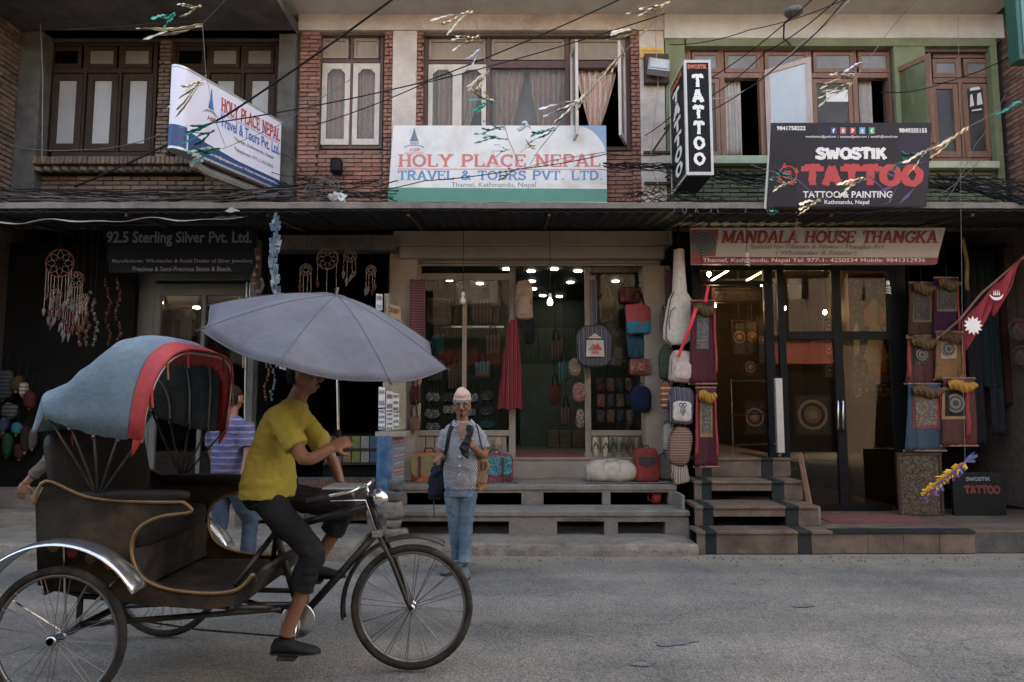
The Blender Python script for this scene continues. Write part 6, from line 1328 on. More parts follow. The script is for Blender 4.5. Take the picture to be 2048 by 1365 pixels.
P_.poly(fg, 'white_sun', [((.075 if k % 2 else .115) * math.cos(k * PI / 12), (.075 if k % 2 else .115) * math.sin(k * PI / 12)) for k in range(24)], M_white, .02)
c = at(1990, 588, Yf_ + .06); P_ = Plane(c, (1, 0, 0), (0, 0, 1), 1, 1)
P_.poly(fg, 'white_moon', [(.08 * math.cos(a), .08 * math.sin(a)) for a in [PI + .1 + k * (PI - .2) / 10 for k in range(11)]] + [(.07 * math.cos(a), -.01 + .035 * math.sin(a)) for a in [-.1 - k * (PI - .2) / 10 for k in range(11)]], M_white, .02)
for k in range(4): P_.poly(fg, 'moon_ray', [(-.04 + .022 * k, -.02), (-.022 + .022 * k, -.02), (-.03 + .02 * k, .045)], M_white, .022)
MB().tube([pole0 + Vector((.1, -.02, .1)), corner(1966, 590) + Vector((0, .03, .02)), corner(1925, 640) + Vector((-.02, .03, 0)), Vector((corner(1925, 640).x - .25, 8.4, 2.2))], .014, 6).build('pole', M_brownwood, fg)
MB().tube([pole0 + Vector((.1, -.02, .1)), Vector((pole0.x + .1, pole0.y, 3.75))], .005, 5).build('pole_cord', M_strap, fg)
ys = thing('yellow_scarf', 'thin yellow silk scarf hanging beside the thangka shop board', 'scarf', at(1930, 480, 8.2)); MB().grid(lambda u, v: at(1925 + 8 * (u - .5) + 18 * v ** 2 + 6 * math.sin(v * 5), 476 + 106 * v, 8.2) + Vector((0, .02 * math.sin(v * 7), 0)), 2, 14).build('strip', mat('sash_gold', (.10, .065, .018), .6, .2), ys, smooth=True, solid=.003); MB().tube([at(1925, 476, 8.2), Vector((at(1925, 476, 8.2).x, 8.2, 3.75))], .004, 5).build('cord', M_strap, ys)

# ------------------------------------------------------------------ left shops
YL = 8.75
sf = thing('silver_shop', 'dark silver shop front with a pale framed glass door on the left', 'shop front', (-4, YL, .3))
xa_, xb_ = at(-60, 700, YL).x, at(528, 700, YL).x
MB().box(XL, xb_, 8.0, YL + .1, .02, .30).build('step', M_concrete, sf, bevel=.01); MB().box(XL, xb_, 8.35, YL + .1, .301, .52).build('step', M_concrete, sf, bevel=.01)
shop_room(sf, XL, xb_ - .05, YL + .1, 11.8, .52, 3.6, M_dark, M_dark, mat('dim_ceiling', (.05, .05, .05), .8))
fr = MB().lattice(((268, 560, 300, 1000), (300, 568, 500, 590), (300, 590, 312, 1000), (396, 590, 404, 1000), (500, 560, 528, 1000), (268, 546, 528, 560)), YL, YL + .07)
fr.build('door_frame', mat('grey_frame', (.11, .11, .105), .6, .2, 4, .1), sf, bevel=.004)
for r_ in ((312, 590, 396, 990), (404, 590, 500, 990)): pane(r_, YL + .035, M_glass, sf, 'door_pane')
for px in (494, 501): MB().tube([at(px, 565, YL - .15), Vector((at(px, 800, YL - .15).x, YL - .15, .53))], .012, 8).build('door_edge', M_alu, sf)
MB().tube([at(486, 705, YL - .12), at(486, 708, YL - .2), at(486, 735, YL - .2), at(486, 738, YL - .12)], .01, 6).build('door_handle', M_steel, sf)
MB().box(xb_ - .05, xb_ + .02, 8.35, 11.8, .1, 3.6).build('party_wall', M_darkcon, sf)
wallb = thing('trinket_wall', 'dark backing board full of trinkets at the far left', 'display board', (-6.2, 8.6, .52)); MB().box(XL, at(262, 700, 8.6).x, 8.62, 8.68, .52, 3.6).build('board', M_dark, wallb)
for (px, py) in ((320, 607), (393, 617), (478, 604)):
    c = at(px, py, 10.2); t = thing('ceiling_spot', 'tiny ceiling spot glowing inside the silver shop, %s' % {320: 'left one', 393: 'middle one', 478: 'right one'}[px], 'lamp', c); MB().lathe([(0, 0), (.05, 0), (.04, .03), (0, .03)], c, 'Z', 12).build('lens', emit('spot_cool', (.85, .97, 1), 6), t); MB().tube([c + Vector((0, 0, .03)), Vector((c.x, c.y, 3.59))], .01, 6).build('stem', M_black, t)
def tshirt(label, px0, py0, px1, py1, Y, m):
    x0, x1, z0, z1 = rect(px0, py0, px1, py1, Y); w, h = x1 - x0, z1 - z0; o = [(0, .62), (.0, .82), (.22, 1), (.4, .97), (.5, .93), (.6, .97), (.78, 1), (1, .82), (1, .62), (.8, .68), (.78, 0), (.22, 0), (.2, .68)]
    ob = MB().prism([(x0 + u * w, Y, z0 + v * h) for u, v in o], (0, .03, 0)).build('hanging_shirt', m, None, bevel=.006); return tag(ob, label, 'shirt')
tshirt('dark grey shirt at the left behind the silver shop door', 316, 622, 352, 680, 9.3, cloth('shirtgrey', (.05, .05, .055))); tshirt('pale shirt in the middle behind the silver shop door', 352, 618, 392, 682, 9.3, cloth('shirtpale', (.13, .13, .13))); tshirt('brown shirt at the right behind the silver shop door', 388, 624, 424, 690, 9.35, cloth('shirtbrown', (.06, .04, .035)))
for o in [o for o in C.objects if o.name.startswith('hanging_shirt')]: pass
MB().tube([at(312, 612, 9.32), at(440, 612, 9.35)], .01, 6).build('clothes_rail', M_steel, sf)
# dream catchers: hoop, web, tassels
def catcher(label, px, py, rpx, Y, m, tass, seed, hang, tails=5, feather=None):
    c = at(px, py, Y); r = rpx / ppm(py, Y); t = thing('dream_catcher', label, 'dream catcher', c - Vector((0, 0, r))); rnd = random.Random(seed)
    MB().tube([c + Vector((r * math.cos(a), .0, r * math.sin(a))) for a in [2 * PI * k / 28 for k in range(29)]], .009 if rpx > 15 else .006, 6, caps=False).build('hoop', m, t, smooth=True)
    w = MB()
    for k in range(8):
        a = 2 * PI * k / 8; b = 2 * PI * (k + 1) / 8; q = lambda a, f: c + Vector((r * f * math.cos(a), 0, r * f * math.sin(a))); w.tube([q(a, 1), q((a + b) / 2, .62), q(b, 1)], .0022, 4); w.tube([q((a + b) / 2, .62), q(b, .3), q((a + b) / 2 + 2 * PI / 8, .62)], .0022, 4)
    w.build('web', M_canvas, t)
    for k in range(tails):
        a = -PI * (.15 + .7 * k / max(1, tails - 1)); p0 = c + Vector((r * math.cos(a), -.01, r * math.sin(a))); L = rnd.uniform(.12, .3) * (rpx / 22 + .3)
        MB().tube([p0, p0 + Vector((rnd.uniform(-.01, .01), 0, -L))], .003, 4).build('cord', M_canvas, t)
        bead = MB(); bead.sup(p0 + Vector((0, 0, -L * .5)), (.012, .012, .012), 1, 1, 8, 6); bead.sup(p0 + Vector((0, 0, -L * .62)), (.009, .009, .009), 1, 1, 8, 6); bead.build('bead', rnd.choice(tass), t, smooth=True)
        f = p0 + Vector((0, -.005, -L)); l2 = rnd.uniform(.09, .15); sw = rnd.uniform(-.3, .3)
        MB().add([f, f + Vector((-.02 + sw * .02, -.004, -l2 * .35)), f + Vector((-.012 + sw * .06, .004, -l2 * .8)), f + Vector((sw * .1, 0, -l2)), f + Vector((.014 + sw * .06, -.004, -l2 * .75)), f + Vector((.022 + sw * .02, .004, -l2 * .3))], [(0, 1, 5), (1, 2, 4, 5), (2, 3, 4)]).build('feather', feather or rnd.choice(tass), t, solid=.003)
    MB().tube([c + Vector((0, 0, r)), Vector((c.x, Y, hang))], .003, 4).build('hanging_cord', M_strap, t)
TR = [cloth('tassel_red', (.085, .022, .02)), cloth('tassel_grey', (.10, .098, .095)), cloth('tassel_rust', (.10, .035, .018)), cloth('tassel_cream', (.14, .12, .10)), cloth('tassel_pink', (.10, .036, .042))]
M_hoopred = cloth('hoop_red', (.15, .04, .05)); M_hooptan = cloth('hoop_tan', (.14, .10, .07))
catcher('large red-ringed dream catcher with pale feathers at the far left', 120, 527, 28, 8.0, M_hoopred, TR, 1, 3.7, 9)
catcher('rust coloured dream catcher below and right of the large red one', 152, 560, 16, 8.02, M_hoopred, TR, 2, 3.7, 7); catcher('small white tasselled dream catcher under the large red one', 112, 590, 12, 8.04, M_hooptan, TR, 3, 3.7, 6); catcher('orange tasselled dream catcher at the end of the cluster', 165, 600, 12, 8.0, cloth('hoop_or', (.2, .07, .03)), TR, 4, 3.7, 6); catcher('low cream dream catcher with long feathers in the left cluster', 138, 612, 13, 8.06, M_hooptan, TR, 9, 3.7, 7)
catcher('wide tan dream catcher over the umbrella', 655, 518, 21, 8.3, M_hooptan, TR, 5, 3.72, 3, TR[0]); catcher('small dream catcher left of the wide tan one', 612, 540, 12, 8.3, M_hooptan, TR, 6, 3.72, 4); catcher('narrow dream catcher near the cream pillar', 742, 541, 10, 8.3, M_hooptan, TR, 7, 3.72, 4); catcher('dim dream catcher right of the wide tan one', 700, 512, 13, 8.35, M_hooptan, TR, 8, 3.72, 4)
# bead garlands
def garland(label, px, py0, py1, Y, mats_, seed, hang=3.72, fat=1.0, sway=4):
    t = thing('bead_garland', label, 'garland', at(px, py1, Y)); rnd = random.Random(seed); n = max(6, int((py1 - py0) / 5.5)); pts = []
    for k in range(n + 1): pts.append(at(px + sway * math.sin(k * .5 + seed), py0 + (py1 - py0) * k / n, Y) + Vector((rnd.uniform(-.01, .01), rnd.uniform(-.02, .02), 0)))
    MB().tube([Vector((pts[0].x, Y, hang))] + pts, .003, 4).build('thread', M_strap, t)
    for q, m in enumerate(mats_):
        b = MB()
        for k in range(q, n + 1, len(mats_)):
            s_ = rnd.uniform(.011, .019) * fat; b.sup(pts[k], (s_, s_, s_ * 1.15), 1, 1, 8, 5)
        b.build('bead_row', m, t, smooth=True)
garland('red and cream bead garland hanging left of the silver shop door', 157, 610, 690, 8.1, [TR[0], TR[3], TR[4]], 1, fat=1.3); garland('grey and orange bead garland beside the red one', 174, 585, 690, 8.12, [TR[1], TR[2]], 2, fat=1.2); garland('pink bead garland third from the left', 190, 600, 690, 8.1, [TR[4], TR[1], TR[3]], 3, fat=1.2)
garland('dim bead string near the silver shop door', 216, 560, 690, 8.2, [TR[2], TR[0]], 4); garland('dim dark bead string beside the silver shop door', 236, 560, 690, 8.2, [TR[0], M_brownleather], 5); garland('long cream and pink tassel garland on the door edge', 512, 500, 690, 8.0, [TR[3], TR[0], TR[4]], 6, fat=1.7); garland('pale shell garland behind the left umbrella tip', 522, 560, 700, 8.1, [TR[3], TR[1]], 7, fat=1.4)
garland('blue bead string beside the yellow shirt', 546, 690, 800, 8.2, [cloth('bead_blue', (.05, .09, .13)), TR[1]], 8); garland('rust bead string beside the blue one', 533, 690, 800, 8.2, [TR[2], M_brownleather], 9)
# trinkets at the far left edge
rnd = random.Random(31); NM = ['striped dark cap', 'small tan basket', 'red felt pouch', 'cream felt ball string', 'turquoise felt mask', 'green felt doll', 'blue felt pouch', 'orange felt pouch', 'grey knitted cap', 'brown bead bundle', 'pale bead bundle', 'wine felt pouch']
for i, (px, py, w, h, col) in enumerate([(8, 770, 40, 60, (.03, .033, .036)), (34, 768, 26, 30, (.11, .075, .04)), (60, 800, 22, 34, (.12, .04, .04)), (48, 778, 14, 30, (.22, .19, .15)), (34, 858, 18, 22, (.04, .22, .28)), (16, 890, 18, 46, (.03, .08, .045)), (8, 850, 16, 30, (.05, .09, .14)), (-4, 862, 18, 34, (.2, .06, .03)), (20, 822, 30, 30, (.05, .05, .052)), (52, 880, 18, 50, (.06, .04, .03)), (66, 876, 12, 44, (.15, .13, .12)), (40, 902, 20, 30, (.09, .03, .03))]):
    x0, x1, z0, z1 = rect(px - w / 2, py - h / 2, px + w / 2, py + h / 2, 8.5); c = Vector(((x0 + x1) / 2, 8.5, (z0 + z1) / 2)); t = thing('felt_trinket', NM[i] + ' on the dark display at the far left', 'trinket', Vector((c.x, 8.5, z0)))
    MB().sup(c, ((x1 - x0) / 2, .06, (z1 - z0) / 2), .7, .8, 14, 10).shift(lambda v: Vector((v.x * (1 + .0), v.y, v.z + .012 * math.sin(v.x * 50)))).build('body', stripes('trk%d' % i, [col, tuple(k * .5 for k in col), tuple(min(1, k * 1.6) for k in col)], 130, 'Z') if i in (0, 8, 3) else cloth('trk%d' % i, tuple(k * .5 for k in col)), t, smooth=True); MB().tube([c + Vector((0, 0, (z1 - z0) / 2)), Vector((c.x, 8.55, z1 + .25))], .003, 4).build('cord', M_strap, t); MB().sup(c + Vector((0, -.01, -(z1 - z0) / 2)), (.018, .018, .03), 1, 1, 8, 6).build('tuft', rnd.choice(TR), t)
# souvenir shop between the silver shop and the bag shop
so = thing('souvenir_shop_front', 'dark open souvenir shop between the silver shop and the bag shop', 'shop front', (-2.3, YL, .2))
xs0, xs1 = xb_ + .03, at(778, 700, 8.7).x
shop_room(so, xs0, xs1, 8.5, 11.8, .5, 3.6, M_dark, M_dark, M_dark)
MB().box(xs0, xs1, 8.3, 8.36, .16, .52).build('plinth', M_dustcon, so, bevel=.01); MB().box(xs0, xs1, 8.28, 8.6, .52, .56).build('ledge', M_concrete, so, bevel=.008); MB().pbox(540, 470, 790, 500, 8.44, 8.7).build('shutter_box', M_darkcon, so, bevel=.01)
for k in range(4):
    a = xs0 + .08 + (xs1 - xs0) * k / 4; MB().box(a, a + (xs1 - xs0) / 4 - .02, 8.27, 8.295, .17, .34).build('plinth_block', M_dustcon, so, bevel=.008)
bd = thing('painted_board', 'worn dark board lettered JUNGLE SAFARI and INDIA behind the handlebar', 'sign', at(680, 1020, 8.1)); P = front_plane(595, 955, 752, 1022, 8.1)
MB().box(P.O.x, P.O.x + P.w, 8.1, 8.13, P.O.z, P.O.z + P.h).build('board', mat('board_worn', (.06, .055, .05), .7, .4, 8, .1, dirt=(.16, .16, .15), dscale=5), bd); P.put(bd, 'lettering', plain('JUNGLE  SAFARI', .02), mat('worn_red', (.16, .05, .04), .7, .3), .08, .62, .98, .92, .006); P.put(bd, 'lettering', plain('INDIA', .02), mat('worn_cream', (.26, .24, .2), .7, .3), .3, .12, .62, .42, .006)
for u in (.1, .9): MB().tube([P.p(u, 0, -.015), Vector((P.p(u, 0).x, 8.12, .15))], .015, 6).build('leg', M_rust, bd)
cr = thing('colour_rack', 'rack of small coloured books in the souvenir shop', 'rack', at(690, 950, 8.3)); 
for i in range(12):
    px, py = 650 + (i % 6) * 18, 925 - (i // 6) * 28; x0, x1, z0, z1 = rect(px, py - 24, px + 16, py, 8.42); MB().box(x0, x1, 8.42, 8.46, z0, z1).build('booklet', cloth('bk%d' % i, [(.18, .06, .05), (.05, .09, .16), (.2, .19, .17), (.12, .15, .05), (.16, .10, .05), (.06, .05, .12)][(i * 5) % 6], bump=.05), cr)
MB().pbox(646, 926, 762, 930, 8.4, 8.5).build('shelf', M_darkwood, cr); MB().pbox(646, 898, 762, 901, 8.4, 8.5).build('shelf', M_darkwood, cr); MB().box(at(646, 900, 8.46).x, at(762, 900, 8.46).x, 8.47, 8.5, .56, at(700, 868, 8.47).z).build('back', M_dark, cr)
# notice post with pasted papers and painted tin
np_ = thing('notice_post', 'post plastered with white printed papers above a scuffed blue tin panel', 'post', at(778, 1000, 7.95))
M_oldwood = mat('old_wood', (.26, .22, .17), .85, .25, 6, .4, 40, dirt=(.12, .1, .08)); xq = at(776, 800, 7.95).x
MB().box(xq - .06, xq + .0, 7.93, 8.5, at(776, 868, 7.95).z, at(776, 588, 7.95).z).build('board', M_oldwood, np_, bevel=.004); MB().tube([(xq - .03, 7.98, .15), (xq - .03, 7.98, 1.2)], .03, 8).build('leg', M_rust, np_); MB().tube([(xq + .1, 8.12, .15), (xq + .1, 8.12, 1.2)], .022, 8).build('leg', M_alu, np_)
def pasted(px0, py0, px1, py1, y0, y1, m, lines=None, lm=None, nl=4, seed=0):
    a, b = at(px0, py1, y0), at(px1, py1, y1); tz, bz = at(px0, py0, y0).z, a.z; U_ = Vector((b.x - a.x, b.y - a.y, 0)); P_ = Plane(Vector((a.x, a.y, bz)), U_, (0, 0, 1), U_.length, tz - bz); rnd = random.Random(seed)
    MB().add([P_.p(0, 0, .006), P_.p(1, rnd.uniform(0, .05), .008), P_.p(1, 1 - rnd.uniform(0, .05), .008), P_.p(0, 1, .006)], [(0, 1, 2, 3)]).build('paper', m, np_)
    if lines:
        for i, s_ in enumerate(lines): P_.put(np_, 'print', plain(s_, .03), lm, .1, 1 - (i + .8) / len(lines), .9, 1 - (i + .3) / len(lines), .011)
M_paper = mat('paper', (.60, .59, .58), .8, .08, 5, .05, dirt=(.4, .36, .3), damt=.4); M_inkd = mat('ink', (.09, .08, .09), .8, .2); M_inkr = mat('ink_maroon', (.2, .05, .06), .8, .2)
pasted(757, 774, 770, 816, 7.92, 7.92, M_paper, ['JUNGLE SAFARI', 'PACKING'], M_inkd); pasted(757, 818, 770, 860, 7.92, 7.92, mat('paper_blue', (.52, .54, .60), .8, .08), ['TREKKING', 'RAFTING', 'FLIGHT', 'BUS'], M_inkd)
MB().prism([at(771, 600, 7.92), at(812, 650, 8.3), at(812, 858, 8.3), at(771, 864, 7.92)], (-.02, .03, 0)).build('side_board', M_oldwood, np_)
pasted(771, 782, 784, 822, 7.9, 8.03, M_paper, ['HIKING', 'RAFTING'], M_inkr); pasted(784, 786, 797, 824, 8.02, 8.16, M_paper, ['BUNGY', 'PARA', 'BIKE'], M_inkd); pasted(771, 824, 784, 862, 7.9, 8.03, M_paper, ['TIBET', 'TOUR', '& VISA', 'BUS'], M_inkd); pasted(784, 826, 797, 860, 8.02, 8.16, M_paper, ['TICKET', 'HOTEL', 'TAXI'], M_inkd)
pasted(752, 588, 765, 622, 7.92, 7.92, M_paper, ['OPEN', 'TOUR'], M_inkd); pasted(771, 606, 800, 650, 7.9, 8.2, mat('paper_tan', (.4, .3, .18), .8, .2), ['FOR RENT', 'BIKES'], M_inkr)
M_bluetin = mat('blue_tin', (.02, .09, .2), .5, .5, 5, .1, dirt=(.22, .22, .2), dscale=9, damt=.5)
a, b = at(752, 985, 7.85), at(783, 985, 7.85); tz = at(760, 872, 7.85).z
rg = [[(a.x + (b.x - a.x) * u, 7.85 - .035 * math.sin(PI * u), z) for u in [k / 8 for k in range(9)]] + [(b.x, 7.9, z), (a.x, 7.9, z)] for z in (a.z - .02, a.z + .02, (a.z + tz) / 2, tz)]
MB().rings(rg).build('blue_tin', M_bluetin, np_, smooth=False); MB().pbox(750, 864, 812, 874, 7.84, 8.2).build('cap_rail', M_oldwood, np_, bevel=.004)
a2, b2 = at(784, 985, 7.87), at(808, 962, 8.2); U_ = Vector((b2.x - a2.x, b2.y - a2.y, 0)); P_ = Plane(Vector((a2.x, a2.y, a2.z)), U_, (0, 0, 1), U_.length, at(784, 872, 7.87).z - a2.z)
MB().prism([P_.p(0, 0), P_.p(1, .05), P_.p(1, .98), P_.p(0, 1)], P_.N * -.02).build('painted_side', mat('pinkish_tin', (.30, .24, .22), .6, .2, 6, .1, dirt=(.15, .1, .08)), np_)
for i, s_ in enumerate(['RAFTING', 'PARAGLIDE', 'BUNGY JUMP', 'CANYON', 'JUNGLE', 'TREKKING', 'MOUNTAIN']):
    v = .92 - i * .13; P_.poly(np_, 'colour_line', [(.04, v - .08), (.96, v - .07), (.96, v + .03), (.04, v + .02)], mat('cline%d' % i, [(.2, .05, .05), (.08, .16, .3), (.2, .12, .22), (.08, .16, .2), (.24, .07, .06), (.12, .14, .08), (.22, .06, .07)][i], .6, .3, 20, 0), .004); P_.put(np_, 'print', plain(s_, .03), mat('paint_cream', (.42, .4, .38), .6, .2), .08, v - .06, .92, v + .0, .007)
MB().add([at(793, 975, 7.9), at(800, 972, 7.9), at(798, 1015, 7.88), at(790, 1026, 7.87), at(791, 1000, 7.9)], [(0, 1, 2, 3, 4)]).build('torn_paper', M_paper, np_)
# stones piled at its foot
z = .105
for i, (w, h, d_, l) in enumerate(((.135, .055, .10, 'flat bottom stone of the small pile below the notice post'), (.085, .05, .08, 'small lower stone in the pile below the notice post'), (.115, .10, .09, 'blocky pale stone in the middle of the pile'), (.10, .06, .08, 'dark mottled stone near the top of the pile'), (.085, .07, .07, 'topmost dark stone of the pile'))):
    c = at(790, 1060, 7.62); rnd = random.Random(60 + i); ph = [rnd.uniform(0, 6) for _ in range(3)]
    o = MB().sup((c.x + rnd.uniform(-.02, .02), 7.55, z + h), (w, d_, h), .55, .6, 14, 9).shift(lambda v: Vector((v.x + .012 * math.sin(v.z * 40 + ph[0]), v.y + .01 * math.sin(v.x * 35 + ph[1]), v.z + .006 * math.sin(v.x * 45 + ph[2])))).build('stone', M_dustcon if i < 3 else mat('mottled_stone', (.10, .095, .09), .9, .5, 14, .5), None, smooth=True); tag(o, l, 'stone'); z += 2 * h - .008

# ------------------------------------------------------------------ cycle rickshaw
RX, RY = -2.32, 4.15
rk = thing('cycle_rickshaw', 'three-wheeled cycle rickshaw with a blue hood trimmed in red, dark seat and chrome mudguards', 'rickshaw', (-1.6, RY, 0))
M_bluehood = mat('hood_blue', (.095, .15, .195), .8, .25, 3.5, .35, 40, dirt=(.21, .25, .28), dscale=3.0, damt=.7)
M_redtrim = mat('hood_red', (.36, .035, .04), .65, .2, 6, .25, 30); M_gold = mat('gold_trim', (.19, .115, .05), .4, .25, 10, .1, metal=.5)
M_seat = mat('seat_vinyl', (.02, .018, .018), .5, .3, 10, .25, 30); M_paintblk = mat('frame_black', (.02, .02, .021), .45, .35, 12, .1, metal=.3, dirt=(.09, .06, .04), dscale=5); M_panel = mat('body_panel', (.03, .026, .024), .55, .5, 7, .15, dirt=(.13, .08, .04), dscale=3)
_spk = None
def wheel(cx, cy, name='wheel', r=.36, n=32, seed=0):
    global _spk
    c = Vector((cx, cy, r)); tor = lambda R_, rr, m_, nm, par, k=36, n2=8: MB().tube([c + Vector((R_ * math.cos(2 * PI * i / k), 0, R_ * math.sin(2 * PI * i / k))) for i in range(k)] + [c + Vector((R_, 0, 0))], rr, n2, caps=False).build(nm, m_, par, smooth=True)
    w = tor(r - .022, .022, M_rubber, name, rk, 48, 10); tor(r - .046, .012, mat('rim_steel', (.22, .21, .2), .4, .25, 9, 0, metal=.85), 'rim', w, 44, 6)
    MB().lathe([(0, -.05), (.022, -.05), (.03, -.035), (.018, -.03), (.018, .03), (.03, .035), (.022, .05), (0, .05)], c, 'Y', 14).build('hub', M_steel, w, smooth=True)
    if _spk is None:
        o = MB().tube([(.026, 0, 0), (r - .05, 0, 0)], .0023, 4).build('spoke', mat('spoke_steel', (.16, .155, .15), .45, .2, 9, 0, metal=.8), None); _spk = o.data; bpy.data.objects.remove(o)
    for k in range(n):
        a = 2 * PI * k / n + .13 * (1 if k % 2 else -1); sp = bpy.data.objects.new('spoke', _spk); C.objects.link(sp); sp.parent = w; sd_ = .034 * (1 if k % 4 < 2 else -1)
        sp.location = c + Vector((0, sd_ * .8, 0)) - ORG[rk.name]; sp.rotation_euler = (0, -a, -math.atan2(sd_, r) * 1.0 if False else 0)
    return w
wheel(RX, 3.60); wheel(RX, 4.72); wheel(-.59, RY)
def guard(cx, cy, r, wd, a0, a1, m, thick=.004):
    n = 26; rg = []
    for i in range(n + 1):
        a = R(a0 + (a1 - a0) * i / n); d = Vector((math.cos(a), 0, math.sin(a))); b = Vector((cx, cy, .36))
        rg.append([b + d * (r + .02 * (1 - (2 * k / 8 - 1) ** 2)) + Vector((0, (k / 8 - .5) * wd, 0)) for k in range(9)])
    mb = MB(); o = 0
    for q in rg: mb.v += q
    mb.f = [(i * 9 + k, i * 9 + k + 1, (i + 1) * 9 + k + 1, (i + 1) * 9 + k) for i in range(n) for k in range(8)]
    return mb.build('mudguard', m, rk, smooth=True, solid=thick)
guard(RX, 3.60, .475, .15, 30, 172, M_chrome); guard(RX, 4.72, .475, .15, 28, 172, M_chrome); guard(-.59, RY, .40, .07, 62, 190, M_paintblk)
for cy in (3.6, 4.72):
    for a in (48, 95, 150):
        MB().tube([(RX + .46 * math.cos(R(a)), cy + (.075 if cy < 4 else -.075), .36 + .46 * math.sin(R(a))), (RX, cy + (.075 if cy < 4 else -.075), .36)], .006, 5).build('guard_stay', M_steel, rk)
def tubes(name, m, *ls, r=.018, n=8):
    for l in ls: MB().tube(l, r, n).build(name, m, rk, smooth=True)
BB = Vector((-1.24, RY, .30)); HT, HB = Vector((-.855, RY, .99)), Vector((-.79, RY, .80)); ST = Vector((-1.47, RY, .97))
tubes('axle', M_paintblk, [(RX, 3.55, .36), (RX, 4.77, .36)], r=.02)
tubes('frame_tube', M_paintblk, [HB, BB], [HT, HB], [ST, BB], [HT + Vector((.02, 0, -.04)), Vector((-1.40, RY, .80))], r=.022)
tubes('frame_tube', M_paintblk, [BB, (-1.6, RY, .40), (RX, RY, .36)], [(-1.40, RY, .80), (-1.52, 3.85, .56)], [(-1.40, RY, .80), (-1.52, 4.45, .56)], r=.016)
for y in (3.78, 4.52): tubes('chassis_rail', M_paintblk, [(-2.5, y, .58), (-2.3, y, .52), (-1.45, y, .46), (-1.24, RY, .36)], [(RX, y, .36), (RX, y, .54)], [(RX, y, .37), (-1.3, y * .5 + RY * .5, .40)], r=.016)
tubes('cross_bar', M_paintblk, [(-2.46, 3.7, .56), (-2.46, 4.6, .56)], [(-1.5, 3.72, .47), (-1.5, 4.58, .47)], [(-2.05, 3.72, .5), (-2.05, 4.58, .5)], r=.015)
for s_ in (-.055, .055): tubes('fork_blade', M_paintblk, [HB + Vector((0, s_, -.01)), Vector((-.70, RY + s_, .62)), Vector((-.61, RY + s_, .40)), Vector((-.585, RY + s_, .355))], r=.013)
MB().box(HB.x - .03, HB.x + .03, RY - .07, RY + .07, HB.z - .03, HB.z + .01).build('fork_crown', M_steel, rk, bevel=.006)
tubes('handlebar_stem', M_steel, [HT, HT + Vector((-.02, 0, .07))], r=.014)
for s_ in (-1, 1):
    tubes('handlebar', M_chrome, [HT + Vector((-.02, 0, .07)), HT + Vector((-.0, s_ * .12, .09)), HT + Vector((-.05, s_ * .25, .07)), HT + Vector((-.2, s_ * .29, .04))], r=.012)
    tubes('grip', M_rubber, [HT + Vector((-.17, s_ * .285, .045)), HT + Vector((-.29, s_ * .29, .02))], r=.018)
    tubes('brake_rod', M_steel, [HT + Vector((-.16, s_ * .27, .02)), HT + Vector((0, s_ * .1, .0)), HB + Vector((.03, s_ * .05, -.1))], r=.005, n=5)
# bright plate and lamp on the handlebar
MB().lathe([(0, -.01), (.05, 0), (.06, .03), (.03, .08), (0, .09)], HT + Vector((.03, 0, .0)), 'X', 16).build('head_lamp', M_chrome, rk, smooth=True)
MB().box(HT.x - .2, HT.x - .02, RY - .30, RY - .05, HT.z + .085, HT.z + .095).build('tray', M_alu, rk, bevel=.003)
# saddle, crank, pedals, chain
MB().sup(ST + Vector((.02, 0, .03)), (.14, .09, .045), .7, .8, 18, 10).shift(lambda v: Vector((v.x, RY + (v.y - RY) * (1 - .75 * max(0, (v.x - ST.x) / .16)), v.z))).build('saddle', M_seat, rk, smooth=True)
MB().lathe([(.0, -.012), (.02, -.012), (.02, -.004), (.095, -.004), (.1, 0), (.095, .004), (.02, .004), (.0, .012)], BB + Vector((0, -.06, 0)), 'Y', 28).build('chainring', M_steel, rk)
for s_, a in ((-1, R(-98)), (1, R(82))):
    e = BB + Vector((.17 * math.cos(a), s_ * .1, .17 * math.sin(a))); tubes('crank', M_steel, [BB + Vector((0, s_ * .09, 0)), e], r=.010); MB().box(e.x - .05, e.x + .05, e.y + (s_ * .02 if s_ > 0 else -.10), e.y + (.10 if s_ > 0 else s_ * .02 * -1 - .04), e.z - .012, e.z + .012).build('pedal', M_rubber, rk, bevel=.003)
ch = MB(); ch.tube([BB + Vector((0, -.06, .098)), Vector((RX, RY - .06, .40))], .006, 5); ch.tube([BB + Vector((0, -.06, -.098)), Vector((-1.8, RY - .06, .245)), Vector((RX, RY - .06, .32))], .006, 5); ch.build('chain', M_rust, rk)
# passenger body: side panels with a sweeping front edge, floor, apron
side = [(-2.80, .60), (-2.86, 1.02), (-2.78, 1.14), (-2.45, 1.06), (-2.1, 1.035), (-1.74, 1.03), (-1.70, .98), (-1.86, .955), (-2.0, .90), (-2.06, .82), (-2.04, .72), (-1.96, .64), (-1.82, .585), (-1.6, .56), (-1.44, .58), (-1.36, .66), (-1.34, .62), (-1.42, .50), (-1.6, .475), (-2.0, .50), (-2.3, .55)]
side = [(x if x > -1.9 else -1.9 + (x + 1.9) * .66, z) for x, z in side]
for y in (3.69, 4.59):
    MB().prism([(x, y, z) for x, z in side], (0, .022, 0)).build('side_panel', M_panel, rk, bevel=.002)
    yy = y - .006 if y < 4 else y - .006
    tubes('gold_trim', M_gold, smooth_path([(x, yy, z) for x, z in side[5:16]]), r=.010); tubes('gold_trim', M_gold, smooth_path([(x, yy, z) for x, z in side[1:6]]), r=.009)
    for k in range(5): MB().sup((-2.42 + .10 * k, y - .004, .80 - .03 * k), (.03, .008, .03), 1, 1, 10, 6).build('painted_rosette', M_redtrim if k % 2 else M_gold, rk)
